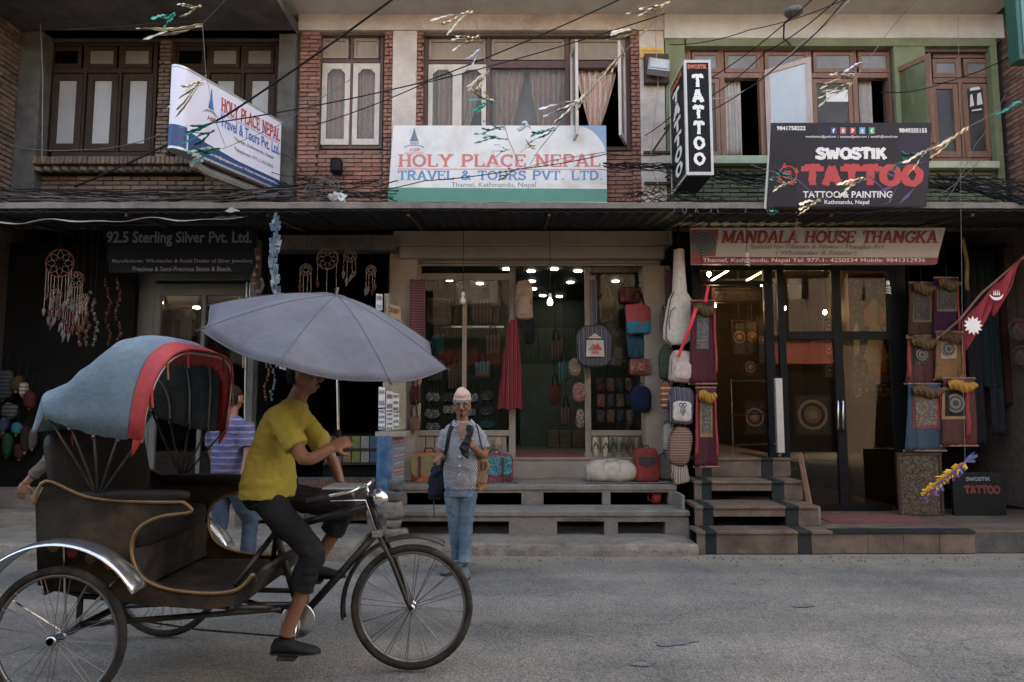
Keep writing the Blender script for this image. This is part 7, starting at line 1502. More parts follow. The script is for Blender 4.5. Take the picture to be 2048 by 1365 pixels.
MB().box(-2.05, -1.40, 3.712, 4.59, .515, .54).build('floor_board', M_panel, rk); MB().prism([(-1.42, 3.712, .53), (-1.33, 3.712, .68), (-1.31, 3.712, .67), (-1.40, 3.712, .52)], (0, .878, 0)).build('apron', M_panel, rk)
MB().box(-2.48, -2.0, 3.712, 4.59, .56, .78).build('seat_box', M_panel, rk, bevel=.006)
MB().sup((-2.22, RY + .0, .84), (.25, .43, .075), .3, .3, 24, 10).build('seat_cushion', M_seat, rk, smooth=True)
MB().sup((0, 0, 0), (.07, .43, .28), .3, .3, 20, 12, None).shift(lambda v: Matrix.Rotation(R(-12), 3, 'Y') @ v + Vector((-2.45, RY, 1.14))).build('backrest', M_seat, rk, smooth=True)
for k in range(5): MB().tube([(-2.40, 3.8 + k * .175, .98), (-2.43, 3.8 + k * .175, 1.38)], .006, 5).build('seat_piping', M_redtrim, rk)
for y in (3.72, 4.57): MB().sup((-2.02, y, 1.06), (.30, .045, .03), .5, .6, 18, 8).build('armrest', M_seat, rk, smooth=True)
# hood
def hood(s, a):                                        # s front..rear, a across 0..1
    X = -1.86 - .68 * s; top = 1.86 + .10 * math.sin(PI * min(1, s * 1.25)) - .42 * max(0, s - .35) ** 1.5; low = 1.36 + .12 * s ** 2
    th = PI * a; y = RY + .545 * math.copysign(abs(math.cos(th)) ** .55, -math.cos(th)); z = low + (top - low) * abs(math.sin(th)) ** .62
    k = abs(math.sin(s * PI * 4)) ** .8; z -= .014 * k * math.sin(th) + .003 * math.sin(s * 37 + a * 25) * k; y = RY + (y - RY) * (1 - .02 * k); return Vector((X - .16 * (1 - math.sin(th)) * (0.5 - s), y, z))
MB().grid(lambda u, v: hood(.15 + .85 * u, v), 64, 40).build('hood_canvas', M_bluehood, rk, smooth=True, solid=.008)
MB().grid(lambda u, v: hood(.15 * u, v) * 1.0 + Vector((.004, 0, .004)), 4, 36).build('hood_trim', M_redtrim, rk, smooth=True, solid=.012)
MB().grid(lambda u, v: hood(1, u) * (1 - v) + (Vector((hood(1, u).x - .04, hood(1, u).y, 1.40))) * v, 30, 6).build('hood_back', M_bluehood, rk, smooth=True, solid=.006)
MB().grid(lambda u, v: hood(.02 + .10 * v, u) + Vector((.008, 0, -.005 - .10 * v * 0)) + Vector((0, 0, -.09 * v - .02 * v * math.sin(u * 60) ** 2)), 60, 4).build('hood_valance', M_redtrim, rk, smooth=True, solid=.004)
for s in (.01, .25, .5, .75, .99): tubes('hood_rib', M_alu, [Vector((q.x, RY + (q.y - RY) * .975, q.z - .014)) for q in [hood(s, k / 24) for k in range(25)]], r=.007, n=6)
for y in (3.63, 4.67):
    for s in (.01, .25, .5, .75, .99): h_ = hood(s, 0 if y < 4 else 1); tubes('hood_arm', M_paintblk, [(-2.2, y + (.06 if y < 4 else -.06), 1.05), (h_.x, RY + (h_.y - RY) * .97, h_.z + .02)], r=.0065, n=6)
# painted rear number plate-like board and tassels
for k in range(6): p0 = hood(0, .12 + .152 * k); MB().tube([p0, p0 + Vector((.01, 0, -.10))], .008, 5).build('tassel', M_gold if k % 2 else M_redtrim, rk)

# ------------------------------------------------------------------ umbrella held over the rider
M_seam = mat('umbrella_seam', (.085, .088, .11), .7, .1)
um = thing('umbrella', 'open grey-lilac umbrella held over the rickshaw rider', 'umbrella', (-1.05, 4.05, 1.25))
apex = Vector((-1.06, 4.08, 2.20)); axis = Matrix.Rotation(R(15), 3, 'Y') @ Matrix.Rotation(R(17), 3, 'X')
def canopy(u, v):
    a = 2 * PI * u; k = u * 8 % 1; r = .75 * v * (1 - .10 * math.sin(PI * k) * v ** 2.5); sag = .26 * v ** 1.45 + .040 * math.sin(PI * k) * v ** 1.3
    return apex + axis @ Vector((r * math.cos(a), r * math.sin(a), -sag))
M_umb = mat('umbrella_cloth', (.105, .11, .135), .75, .2, 3, .2, 30, spec=.2, dirt=(.15, .15, .17), dscale=2.4, damt=.5)
MB().grid(canopy, 64, 12).build('canopy', M_umb, um, smooth=True, solid=.003)
for k in range(8): MB().tube([canopy(k / 8, v / 12) + axis @ Vector((0, 0, .0015)) for v in range(13)], .0035, 5).build('seam', M_seam, um); MB().tube([canopy(k / 8, .98), canopy(k / 8, 1.03)], .006, 6).build('rib_tip', M_paintblk, um)
MB().tube([canopy(k / 96, 1.0) for k in range(97)], .004, 5, caps=False).build('hem', M_seam, um)
for k in range(8): MB().tube([canopy(k / 8, v / 8) + axis @ Vector((0, 0, -.006)) for v in range(9)], .004, 5).build('rib', M_steel, um); MB().tube([canopy(k / 8, .55) + axis @ Vector((0, 0, -.01)), apex + axis @ Vector((0, 0, -.36))], .003, 4).build('stretcher', M_steel, um)
shaft_end = Vector((-1.0, 3.98, 1.28)); MB().tube([apex + axis @ Vector((0, 0, .05)), apex, (apex + shaft_end) / 2, shaft_end], .008, 8).build('shaft', M_steel, um); MB().tube([shaft_end + (apex - shaft_end).normalized() * .12, shaft_end - (apex - shaft_end).normalized() * .03], .016, 8).build('handle', M_blackcloth, um)

# ------------------------------------------------------------------ people
def unit(v): return Vector(v).normalized()
def ring(c, rx, ry, X, Y_, n=20, sq=.85):
    sg = lambda w: math.copysign(abs(w) ** sq, w)
    return [Vector(c) + X * (rx * sg(math.cos(2 * PI * k / n))) + Y_ * (ry * sg(math.sin(2 * PI * k / n))) for k in range(n)]
def limb(mb, pts, rad, n=14, sub=5):
    P_, Rr = [], []
    m = len(pts)
    for i in range(m - 1):
        for k in range(sub):
            t = k / sub; p0, p1, p2, p3 = pts[max(i - 1, 0)], pts[i], pts[i + 1], pts[min(i + 2, m - 1)]
            lin = p1.lerp(p2, t); cat_ = .5 * ((2 * p1) + (p2 - p0) * t + (2 * p0 - 5 * p1 + 4 * p2 - p3) * t * t + (3 * p1 - p0 - 3 * p2 + p3) * t ** 3)
            P_.append(lin.lerp(cat_, .6)); Rr.append(rad[i] + (rad[i + 1] - rad[i]) * t)
    P_.append(pts[-1]); Rr.append(rad[-1]); mb.tube(P_, Rr, n)
def hand(mb, wr, d, nrm, curl=.5, s=1.0, thumb=1, spread=.5):
    """palm and five unequal fingers; d points away from the wrist, nrm out of the back of the hand"""
    d = unit(d); nrm = unit(nrm - d * nrm.dot(d)); sd_ = d.cross(nrm) * thumb
    pc = wr + d * .045 * s; Mx = Matrix((sd_, nrm, d)).transposed(); mb.sup(pc, (.041 * s, .016 * s, .05 * s), .6, .6, 14, 10, Mx)
    for k, (off, L) in enumerate(((.031, .066), (.011, .074), (-.010, .069), (-.030, .054))):
        b = wr + d * .085 * s + sd_ * off * s; dd = unit(d + sd_ * off * spread * 4); pts = [b - dd * .02 * s]; ang = 0
        for q in range(3):
            ang += curl * (.55 + .35 * q); dd2 = unit(dd * math.cos(ang) - nrm * math.sin(ang)); pts.append(pts[-1] + dd2 * (L * s * (.48, .36, .30)[q] + (.02 * s if q == 0 else 0)))
        mb.tube(pts, [.0098 * s, .0095 * s, .0088 * s, .0070 * s], 8)
    b = wr + d * .02 * s + sd_ * .03 * s; p1 = b + (d * .5 + sd_ * .8 - nrm * .25).normalized() * .035 * s; p2 = p1 + (d * .85 + sd_ * .25 - nrm * (.3 + curl * .4)).normalized() * .032 * s; p3 = p2 + (d * .8 - sd_ * .25 * curl - nrm * (.3 + curl * .5)).normalized() * .027 * s; mb.tube([b, p1, p2, p3], [.014 * s, .012 * s, .0105 * s, .008 * s], 8)
def head(mb, c, F, Up, s=1.0):
    F = unit(F); Up = unit(Up - F * Up.dot(F)); X = F.cross(Up); Mx = Matrix((X, F, Up)).transposed(); q = MB()
    q.sup((0, 0, 0), (.080, .096, .116), 1, 1, 28, 22)
    def sh(v):
        x, y, z = v; t = max(0, -z / .116)
        x *= 1 - .34 * t ** 1.4; y = y * (1 - .10 * t) + (.006 * t if y > 0 else .03 * t); 
        if y > .05: y = .05 + (y - .05) * .72 + (.014 * math.exp(-((z + .088) / .022) ** 2) + .010 * math.exp(-((z - .028) / .016) ** 2) - .006 * math.exp(-((z - .004) / .014) ** 2) * (1 if abs(x) > .018 else 0))
        return Vector((x, y, z))
    q.shift(sh)
    q.tube([(0, .083, .022), (0, .096, .0), (0, .108, -.022), (0, .092, -.034)], [.009, .012, .0155, .010], 8); q.sup((-.012, .092, -.026), (.009, .009, .007), 1, 1, 8, 6); q.sup((.012, .092, -.026), (.009, .009, .007), 1, 1, 8, 6)
    q.sup((0, .086, -.054), (.024, .010, .007), 1, 1, 10, 6); q.sup((0, .084, -.065), (.020, .010, .008), 1, 1, 10, 6)
    for e in (-1, 1): q.sup((e * .077, -.004, -.008), (.010, .020, .032), 1, 1, 10, 8); q.sup((e * .046, .062, -.018), (.022, .02, .016), 1, 1, 10, 6)
    mb.add([c + Mx @ (v * s) for v in q.v], q.f); return Mx
def person(label, J, mats_, opts):
    """J: joints; builds one continuous body with clothing as its children"""
    t = thing('person', label, 'person', J['base']); F, Up = unit(J['F']), unit(J['Up']); X = F.cross(Vector((0, 0, 1))).normalized()
    body = MB(); sp = J['spine']                        # list of (centre, half width, half depth)
    body.rings([ring(c, w * .9, d * .9, X, F) for c, w, d in sp]); limb(body, [sp[-1][0] - Vector((0, 0, .04)), J['neck'], J['head'] - Vector((0, 0, .04))], [.06, .056, .052])
    Mx = head(body, J['head'], F, Up, opts.get('hs', 1))
    for k in ('L', 'R'):
        s, e, w = J['arm' + k]; limb(body, [s, e, w], [.052, .04, .028]); d, nr, curl, th = J['hand' + k]; hand(body, w, d, nr, curl, .98, th)
        h, kn, an, toe = J['leg' + k]; limb(body, [h, kn, an], [.060, .047, .038])
    body = remesh(body, .0062, 3); b = body.build('body', mats_['skin'], t, smooth=True)
    sh = MB(); sh.rings([ring(c, w, d, X, F) for c, w, d in sp])
    for k in ('L', 'R'):
        s, e, w = J['arm' + k]; f = opts['sleeve']
        if f < 1: q = s.lerp(e, f); limb(sh, [s - (e - s) * .05, s.lerp(e, f * .5), q], [.066, .070, .070])
        else: q = e.lerp(w, f - 1); limb(sh, [s - (e - s) * .05, s.lerp(e, .6), e, q], [.068, .064, .056, .046])
    sh = wrinkle(wrinkle(remesh(sh, .0085, 5), .007, 9, 1.3), .0045, 24, 7.7); so_ = sh.build('shirt', mats_['shirt'], t, smooth=True)
    tr = MB(); pel = J['pelvis']; tr.rings([ring(c, w, d, X, F) for c, w, d in pel]); f = opts.get('leg', 1.0)
    for k in ('L', 'R'):
        h, kn, an, toe = J['leg' + k]; end = kn.lerp(an, f); limb(tr, [h, h.lerp(kn, .5), kn, kn.lerp(end, .5), end], opts.get('legr', [.098, .092, .074, .072, .074]))
    tr = wrinkle(wrinkle(remesh(tr, .0085, 4), .007, 8, 4.1), .005, 20, 2.2); tr.build('trousers', mats_['trousers'], t, smooth=True)
    for k in ('L', 'R'):
        h, kn, an, toe = J['leg' + k]; d = toe - an; d.z = 0; d = unit(d); z0 = opts.get('floor' + k, opts.get('floor', 0)); s_ = MB(); sx = d.cross(Vector((0, 0, 1)))
        base = Vector((an.x, an.y, z0)); rg = []
        for (l, w, hh) in ((-.075, .025, .06), (-.06, .038, .085), (0, .042, .095), (.06, .046, .07), (.12, .050, .052), (.165, .042, .042), (.195, .018, .03)):
            rg.append([base + d * l + sx * (w * math.cos(a)) + Vector((0, 0, max(.004, hh * .5 + hh * .5 * math.sin(a)))) for a in [2 * PI * q / 14 for q in range(14)]])
        s_.rings(rg); s_.build('shoe', mats_['shoe'], t, smooth=True); so2 = MB(); so2.rings([[base + d * l + sx * (w * math.cos(a)) + Vector((0, 0, .006 + .006 * math.sin(a) + .001)) for a in [2 * PI * q / 12 for q in range(12)]] for l, w in ((-.082, .02), (-.065, .043), (0, .045), (.12, .053), (.17, .044), (.2, .018))]); so2.build('sole', M_rubber, t)
    # hair cap, eyes, brows, mouth
    hc = J['head']; hr = MB(); hr.sup((0, -.012, .018), (.080, .096, .112), 1, 1, 24, 16)
    hv = MB(); keep = {}
    for i, v in enumerate(hr.v):
        if v.z > .02 + .55 * max(0, v.y) * (1 if not opts.get('hat') else 1) or (v.y < -.02 and v.z > -.06) or (opts.get('long') and v.y < .02): keep[i] = len(hv.v); hv.v.append(hc + Mx @ (v * opts.get('hs', 1)))
    hv.f = [tuple(keep[i] for i in f_) for f_ in hr.f if all(i in keep for i in f_)]; hv.build('hair', M_hair, t, smooth=True, solid=.008)
    for e in (-1, 1):
        MB().sup(hc + Mx @ Vector((e * .030, .077, .004)), (.010, .008, .0052), 1, 1, 12, 8).build('eye', mat('eye_white', (.20, .18, .165), .3, .05), t, smooth=True); MB().sup(hc + Mx @ Vector((e * .030, .0845, .004)), (.0058, .004, .0054), 1, 1, 10, 6).build('iris', M_hair, t, smooth=True); MB().tube([hc + Mx @ Vector((e * .014, .094, .026)), hc + Mx @ Vector((e * .032, .090, .031)), hc + Mx @ Vector((e * .050, .074, .024))], [.004, .0045, .003], 6).build('eyebrow', M_hair, t)
    MB().tube([hc + Mx @ Vector((-.022, .088, -.060)), hc + Mx @ Vector((0, .096, -.058)), hc + Mx @ Vector((.022, .088, -.060))], [.002, .004, .002], 6).build('mouth', mat('lips', (.16, .05, .04), .5, .1), t)
    return t, Mx, b, so_
YM_ = 6.5
A = lambda px, py, dy=0.0: at(px, py, YM_ + dy)
def spine(ps): return [(c, w, d) for c, w, d in ps]
M_check = checks('checked_shirt'); M_shoe = mat('grey_shoe', (.10, .10, .105), .8, .25, 12, .3)
J = dict(base=A(922, 1140), F=Vector((.02, -1, 0)), Up=Vector((.0, 0, 1)),
    spine=[(A(923, 978), .158, .115), (A(922, 955), .165, .135), (A(922, 930), .168, .150), (A(923, 905), .172, .145), (A(925, 880), .178, .125), (A(926, 862), .178, .105), (A(926, 853), .160, .085), (A(926, 847), .115, .07), (A(926, 842), .07, .06)],
    pelvis=[(A(922, 992), .145, .105), (A(922, 975), .150, .11), (A(922, 950), .15, .115), (A(922, 935), .14, .11)],
    neck=A(925, 838, -.01), head=A(924, 813, -.03),
    armL=(A(956, 866), A(969, 912, -.02), A(944, 893, -.26)), armR=(A(896, 866), A(882, 909, .05), A(884, 915, -.20)),
    handL=(Vector((-.35, -.35, .75)), Vector((.75, -.45, .3)), .75, 1), handR=(Vector((-.35, -.85, .15)), Vector((-.3, .1, .95)), .85, 1),
    legR=(A(906, 985), A(908, 1050, -.02), A(916, 1116, .0), A(884, 1132, -.14)), legL=(A(938, 985), A(932, 1052, -.04), A(930, 1127, -.14), A(929, 1146, -.32)))
man, Mx, _, _ = person('man in checked shirt, jeans and pink topi hat standing at the kerb', J, dict(skin=M_skin, shirt=M_check, trousers=M_denim, shoe=M_shoe), dict(sleeve=.72, floor=.0, hat=True, legr=[.084, .074, .060, .058, .064]))
hc = J['head']
# topi, glasses, collar, buttons, moustache
rg = []
for i, (z, r, ox) in enumerate(((.034, .098, 0), (.05, .100, 0), (.07, .099, 0), (.086, .094, .0), (.087, .096, 0), (.12, .084, -.004), (.15, .066, -.008), (.168, .040, -.010), (.172, .008, -.010))):
    rg.append([hc + Mx @ Vector((ox + r * .86 * math.cos(a), -.012 + r * 1.06 * math.sin(a), z + .012 * math.cos(a + .6) * (i > 5) + .004 * math.sin(3 * a))) for a in [2 * PI * k / 28 for k in range(28)]])
MB().rings(rg).build('topi_hat', motif('topi_cloth', (.52, .34, .29), [(.44, .27, .23), (.26, .19, .20), (.5, .36, .31)], 95, .85, .52), man, smooth=True)
MB().rings([[hc + Mx @ Vector((r * .86 * math.cos(q), -.012 + r * 1.06 * math.sin(q), z + .004 * math.sin(3 * q))) for q in [2 * PI * k / 28 for k in range(28)]] for z, r in ((.036, .0995), (.052, .1015), (.060, .1005))], cap=False).build('hat_band', mat('topi_band', (.17, .15, .15), .85, .5, 80, .2), man, smooth=True)
gl = MB()
for e in (-1, 1):
    q = [hc + Mx @ Vector((e * .032 + .023 * math.copysign(abs(math.cos(a)) ** .7, math.cos(a)), .098, .002 + .015 * math.copysign(abs(math.sin(a)) ** .7, math.sin(a)))) for a in [2 * PI * k / 18 for k in range(19)]]; gl.tube(q, .0022, 5); gl.tube([hc + Mx @ Vector((e * .055, .097, .006)), hc + Mx @ Vector((e * .074, .06, .006)), hc + Mx @ Vector((e * .078, -.005, .002))], .0022, 5)
gl.tube([hc + Mx @ Vector((-.009, .099, .006)), hc + Mx @ Vector((.009, .099, .006))], .002, 5); gl.build('spectacles', M_black, man)
for e in (-1, 1): MB().tube([hc + Mx @ Vector((e * .002, .101, -.043)), hc + Mx @ Vector((e * .016, .097, -.0445)), hc + Mx @ Vector((e * .027, .089, -.048))], [.0042, .004, .002], 6).build('moustache', M_hair, man)
MB().sup(hc + Mx @ Vector((0, .086, -.088)), (.012, .010, .010), 1, 1, 10, 6).build('goatee', M_hair, man, smooth=True)
for e in (-1, 1):
    n0 = A(926, 846); MB().add([n0 + Vector((e * .07, .04, .035)), n0 + Vector((e * .075, -.045, .03)), n0 + Vector((e * .045, -.10, -.045)), n0 + Vector((e * .10, -.085, -.025)), n0 + Vector((e * .115, -.03, -.004)), n0 + Vector((e * .10, .05, .01))], [(0, 1, 4, 5), (1, 2, 3, 4)]).build('collar', M_check, man, solid=.006)
MB().prism([A(918, 846, -.125), A(934, 846, -.125), A(931, 858, -.145), A(924, 884, -.165), A(918, 862, -.15)], (0, .05, 0)).build('open_neck', M_skin, man)
for py, dy in ((897, -.155), (915, -.16), (932, -.16), (950, -.15)): MB().sup(A(919, py, dy), (.008, .004, .008), 1, 1, 8, 6).build('button', M_white, man)
# belongings
sbg = thing('shoulder_bag', 'black cloth bag hanging at the hip of the man, long strap dangling', 'bag', A(877, 1000, .06))
q = wrinkle(MB().sup(A(877, 966, .06), (.085, .07, .17), .7, .7, 36, 30), .022, 15, 2).shift(lambda v: Vector((v.x - .22 * (v.z - .85) * -1 * .6, v.y, v.z))); q.build('body', mat('navy_black', (.018, .02, .028), .8, .3, 8, .3), sbg, smooth=True)
MB().tube([A(880, 942, -.02), A(893, 900, -.15), A(899, 865, -.13), A(905, 848, -.06), A(908, 846, .04), A(905, 860, .12), A(890, 930, .13)], .022, 6, flat=.25).build('strap', M_blackcloth, sbg, smooth=True)
MB().tube([A(872, 975, .03), A(867, 1000, .04), A(869, 1036, .04)], .018, 6, flat=.25).build('loose_strap', M_blackcloth, sbg)
sr = thing('sarangi_fiddle', 'small carved wooden fiddle hanging at the left side of the man', 'fiddle', A(963, 985, -.05))
outl = [(967, 908, 3), (967, 918, 5), (967, 924, 9), (967, 934, 12), (966, 942, 8), (965, 948, 7), (965, 956, 10.5), (964, 966, 10), (963, 975, 6.5), (962, 982, 2)]
L_ = [A(x - w, y, -.06) for x, y, w in outl] + [A(x + w, y, -.06) for x, y, w in reversed(outl)]
MB().prism(L_, (0, .05, 0)).build('body', mat('honey_wood', (.34, .17, .07), .45, .25, 9, .15, stretch=(5, 5, 1)), sr, bevel=.004)
MB().prism([A(x + s_ * w * .62, y, -.064) for s_, rng in ((-1, outl[2:5]), (1, list(reversed(outl[2:5])))) for x, y, w in rng], (0, .004, 0)).build('hollow', mat('hollow_dark', (.10, .05, .025), .6, .2), sr)
for k in (-1.6, -.5, .5, 1.6): MB().tube([A(967 + k, 910, -.07), A(964.5 + k, 968, -.07)], .0012, 4).build('string', M_steel, sr)
MB().box(*[sorted((A(959, 962, -.08).x, A(970, 962, -.08).x))[i] for i in (0, 1)], YM_ - .085, YM_ - .06, A(960, 964).z, A(960, 961).z).build('bridge', M_brownwood, sr)
MB().tube([A(967, 910, -.04), A(960, 880, -.13), A(955, 855, -.09), A(950, 848, .0)], .007, 6).build('strap', M_blackcloth, sr)
bc = thing('black_cloth', 'crumpled black cloth clutched in the raised hand of the man', 'cloth', A(934, 915, -.3))
q = MB(); limb(q, [A(940, 852, -.30), A(939, 870, -.31), A(934, 884, -.33), A(929, 896, -.33), A(934, 914, -.32)], [.02, .03, .03, .05, .012]); wrinkle(remesh(q, .007, 2), .02, 18, 5).build('folds', mat('black_satin', (.02, .02, .022), .4, .3, 10, .2), bc, smooth=True)

# rider of the rickshaw (faces +X)
V = Vector; hip = V((-1.44, RY, 1.05))
J = dict(base=V((-1.44, RY, .3)), F=V((1, -.05, 0)), Up=V((.05, 0, 1)),
    spine=[(hip + V((-.02, 0, -.05)), .195, .155), (hip + V((-.02, 0, .04)), .188, .150), (hip + V((-.01, 0, .16)), .168, .13), (hip + V((.02, 0, .27)), .175, .125), (hip + V((.06, 0, .38)), .185, .12), (hip + V((.09, 0, .46)), .17, .105), (hip + V((.11, 0, .50)), .12, .08), (hip + V((.12, 0, .525)), .07, .06)],
    pelvis=[(hip + V((-.01, 0, -.12)), .13, .1), (hip + V((-.02, 0, -.07)), .16, .13), (hip + V((-.02, 0, .0)), .15, .12), (hip + V((-.02, 0, .04)), .13, .10)],
    neck=hip + V((.15, 0, .555)), head=hip + V((.18, 0, .665)),
    armR=(hip + V((.08, -.18, .45)), V((-1.17, RY - .26, 1.24)), V((-1.03, RY - .21, 1.30))), armL=(hip + V((.08, .18, .45)), V((-1.17, RY + .30, 1.22)), V((-1.10, RY + .29, 1.05))),
    handR=(V((.6, .35, .3)), V((-.1, -.9, .3)), .8, 1), handL=(V((.5, 0, -.3)), V((.3, .1, .9)), .8, 1),
    legR=(hip + V((.0, -.10, -.05)), V((-1.14, RY - .15, .70)), V((-1.28, RY - .155, .245)), V((-1.1, RY - .155, .15))), legL=(hip + V((.0, .10, -.05)), V((-1.03, RY + .15, .92)), V((-1.22, RY + .155, .56)), V((-1.02, RY + .155, .5))))
rider, Mx, _, _ = person('rickshaw rider in a yellow shirt and black trousers holding the umbrella', J, dict(skin=M_skin, shirt=mat('yellow_shirt', (.30, .235, .04), .88, .2, 6, .5, 18), trousers=mat('black_trousers', (.016, .016, .018), .9, .3, 8, .3, 20), shoe=mat('dark_shoe', (.02, .02, .022), .6, .2)), dict(sleeve=.75, leg=.45, floorR=.145, floorL=.484, legr=[.086, .086, .072, .072, .075]))

# passer-by behind the rickshaw, in blue plaid
bx = at(452, 1090, 6.35); bx = V((bx.x, 6.35, 0)); X_ = V((1, 0, 0))
def walker(label, o, F, shirt, trou, sleeve, swing, hs=1.0, armout=0.0):
    F = unit(F); S = F.cross(V((0, 0, 1))); z = lambda h, f=0, s=0: o + V((0, 0, h)) + F * f + S * s
    J = dict(base=o, F=F, Up=V((0, 0, 1)), spine=[(z(.86), .165, .12), (z(.95), .165, .12), (z(1.06), .165, .12), (z(1.18, .01), .175, .12), (z(1.30, .01), .185, .115), (z(1.37), .175, .10), (z(1.41), .125, .075), (z(1.435), .07, .06)],
        pelvis=[(z(.74), .14, .1), (z(.80), .16, .12), (z(.90), .158, .115), (z(.98), .15, .11)], neck=z(1.48, .01), head=z(1.59, .03),
        armR=(z(1.36, 0, .18), z(1.10, -.06 * swing - armout * .5, .24), z(.88, .02 - .18 * swing - armout, .25)), armL=(z(1.36, 0, -.18), z(1.10, .06 * swing, -.23), z(.88, .16 * swing + .04, -.22)),
        handR=(V((0, 0, -1)) - F * (.2 + armout), S * 1.0, .45, -1), handL=(V((0, 0, -1)) + F * .2, -S, .45, -1),
        legR=(z(.80, 0, .09), z(.46, .05 + .18 * swing, .09), z(.10, .22 * swing, .09), z(.04, .22 * swing + .18, .09)), legL=(z(.80, 0, -.09), z(.46, .04 - .02 * swing, -.09), z(.10, -.22 * swing, -.09), z(.04, -.22 * swing + .18, -.09)))
    return person(label, J, dict(skin=M_skin, shirt=shirt, trousers=trou, shoe=mat('dark_shoe', (.02, .02, .022))), dict(sleeve=sleeve))
M_plaid = stripes('blue_plaid', [(.10, .09, .19), (.06, .06, .13), (.13, .12, .20), (.19, .18, .26), (.08, .07, .15)], 110, 'Z', distort=.4)
walker('passer-by in a blue plaid shirt and jeans half hidden behind the rickshaw', bx, (.25, .9, 0), M_plaid, mat('blue_jeans', (.05, .075, .11), .9, .3, 6, .3, 16), .8, .9)
b2_ = at(150, 1090, 6.2); walker('passer-by in a grey-brown jacket behind the rickshaw hood, arm swung back', V((b2_.x, 6.2, 0)), (.95, .25, 0), mat('khaki_jacket', (.085, .075, .062), .9, .25, 8, .3, 20), mat('dark_slacks', (.03, .028, .027), .9, .3), 1.75, 1.0, armout=.16)

# ------------------------------------------------------------------ cables
M_cable = mat('cable_black', (.016, .016, .017), .6, .3, 20, 0); M_cable2 = mat('cable_grey', (.11, .105, .10), .6, .2, 20, 0); M_cable3 = mat('cable_pale', (.30, .28, .26), .6, .2, 20, 0)
def curve_pts(a, b, sag, n=30, wob=0.0, rnd=random):
    a, b = Vector(a), Vector(b); ph = rnd.uniform(0, 6)
    return [a.lerp(b, i / n) + Vector((0, wob * math.sin(i * 14 / n + ph), -sag * 4 * (i / n) * (1 - i / n) + wob * math.sin(i * 25 / n + ph))) for i in range(n + 1)]
def cable(label, pts, r=.007, m=None, sag=.05):
    o = MB(); P_ = []
    for i in range(len(pts) - 1):
        a, b = at(*pts[i]), at(*pts[i + 1]); q = curve_pts(a, b, sag, 12); P_ += q[:-1] if i < len(pts) - 2 else q
    ob = o.tube(P_, r, 6).build('cable', m or M_cable, None, smooth=True); tag(ob, label, 'cable', 'cables strung over the street'); return ob
cable('thick black cable rising from the left canopy past the projecting light box', [(150, 374, 8.2), (452, 232, 7.2), (800, -12, 6.2)], .011, sag=.02)
cable('black cable running from the light box across both middle windows to the upper right', [(430, 246, 7.0), (850, 164, 7.6), (1260, -10, 6.8)], .007, sag=.03); cable('second black cable crossing the middle windows just below the first', [(625, 252, 8.5), (852, 166, 7.8), (1330, 28, 6.8)], .006, sag=.03)
cable('slack cable crossing the green band of the white banner', [(640, 402, 8.2), (850, 362, 8.0), (1042, 338, 7.9), (1215, 308, 8.1), (1325, 310, 8.5)], .006, sag=.02)
cable('cable leaving the TATTOO box sign toward the top edge', [(1290, 272, 8.5), (1420, 158, 7.8), (1640, -15, 6.6)], .006); cable('upper cable of the fan over the green house', [(1340, 90, 8.5), (1500, 60, 7.6), (1720, -15, 6.6)], .005); cable('middle cable of the fan over the green house', [(1400, 205, 7.9), (1530, 105, 7.4), (1690, -15, 6.6)], .006); cable('lower cable of the fan over the green house', [(1405, 230, 7.9), (1570, 120, 7.3), (1700, -12, 6.5)], .006)
cable('pale cable looping from the TATTOO sign to the open pink casement', [(1355, 150, 8.2), (1378, 185, 7.7), (1440, 197, 7.8), (1500, 175, 7.8), (1600, 90, 7.2), (1700, 0, 6.7)], .007, M_cable3, .03); cable('pale thin wire hanging down the wall beside the flood lamp', [(1310, -10, 8.4), (1312, 100, 8.5), (1316, 170, 8.5), (1300, 330, 8.5), (1330, 405, 8.4)], .005, M_cable3, .0)
cable('cable across the right end of the green house', [(1760, 185, 8.3), (1890, 165, 8.0), (2070, 85, 7.0)], .006); cable('thin cable dropping across the right brown window', [(2010, 190, 8.0), (1950, 290, 8.0), (1880, 420, 7.9)], .004, M_cable2); cable('thin cable in front of the right window sill', [(1860, 400, 7.9), (1960, 320, 8.0), (2060, 285, 7.6)], .004, M_cable2)
cable('wire over the dark left window', [(0, 285, 8.0), (160, 300, 8.0), (320, 270, 8.0), (440, 240, 7.4)], .005, M_cable2); cable('wire hanging straight down beside the left column', [(78, -10, 8.3), (86, 150, 8.3), (84, 330, 8.4)], .004, M_cable3, .0); cable('telephone wire crossing the beam over the left windows', [(120, 60, 8.2), (330, 45, 8.2), (560, 34, 8.3)], .005, M_cable2, .01)
cable('pale wire curling down over the thangka shop board', [(1592, 425, 7.7), (1594, 445, 7.72), (1590, 470, 7.75), (1593, 484, 7.75)], .005, M_cable3, .0); cable('thin wire from the top edge to the middle beam', [(938, -10, 6.5), (956, 60, 6.6), (962, 90, 6.7)], .003, M_cable2, 0)
rnd = random.Random(77)
def bundle(name, items, m, label_stuff=True):
    mb = MB()
    for (p0, p1, sag, r, wob) in items: mb.tube(curve_pts(p0, p1, sag, 36, wob, rnd), r, 5)
    return stuff(mb.build(name, m, None, smooth=True))
it = []
for i in range(46):
    a = at(rnd.uniform(-80, 120), rnd.uniform(372, 440), rnd.uniform(7.7, 8.4)); b = at(rnd.uniform(430, 640), rnd.uniform(372, 415), rnd.uniform(7.75, 8.4)); it.append((a, b, rnd.uniform(.02, .14), rnd.uniform(.004, .009), rnd.uniform(.005, .02)))
bundle('cable_tangle', it[:26], M_cable); bundle('cable_tangle', it[26:38], M_cable2); bundle('cable_tangle', it[38:], mat('cable_brown', (.07, .055, .045), .7, .3))
it = []
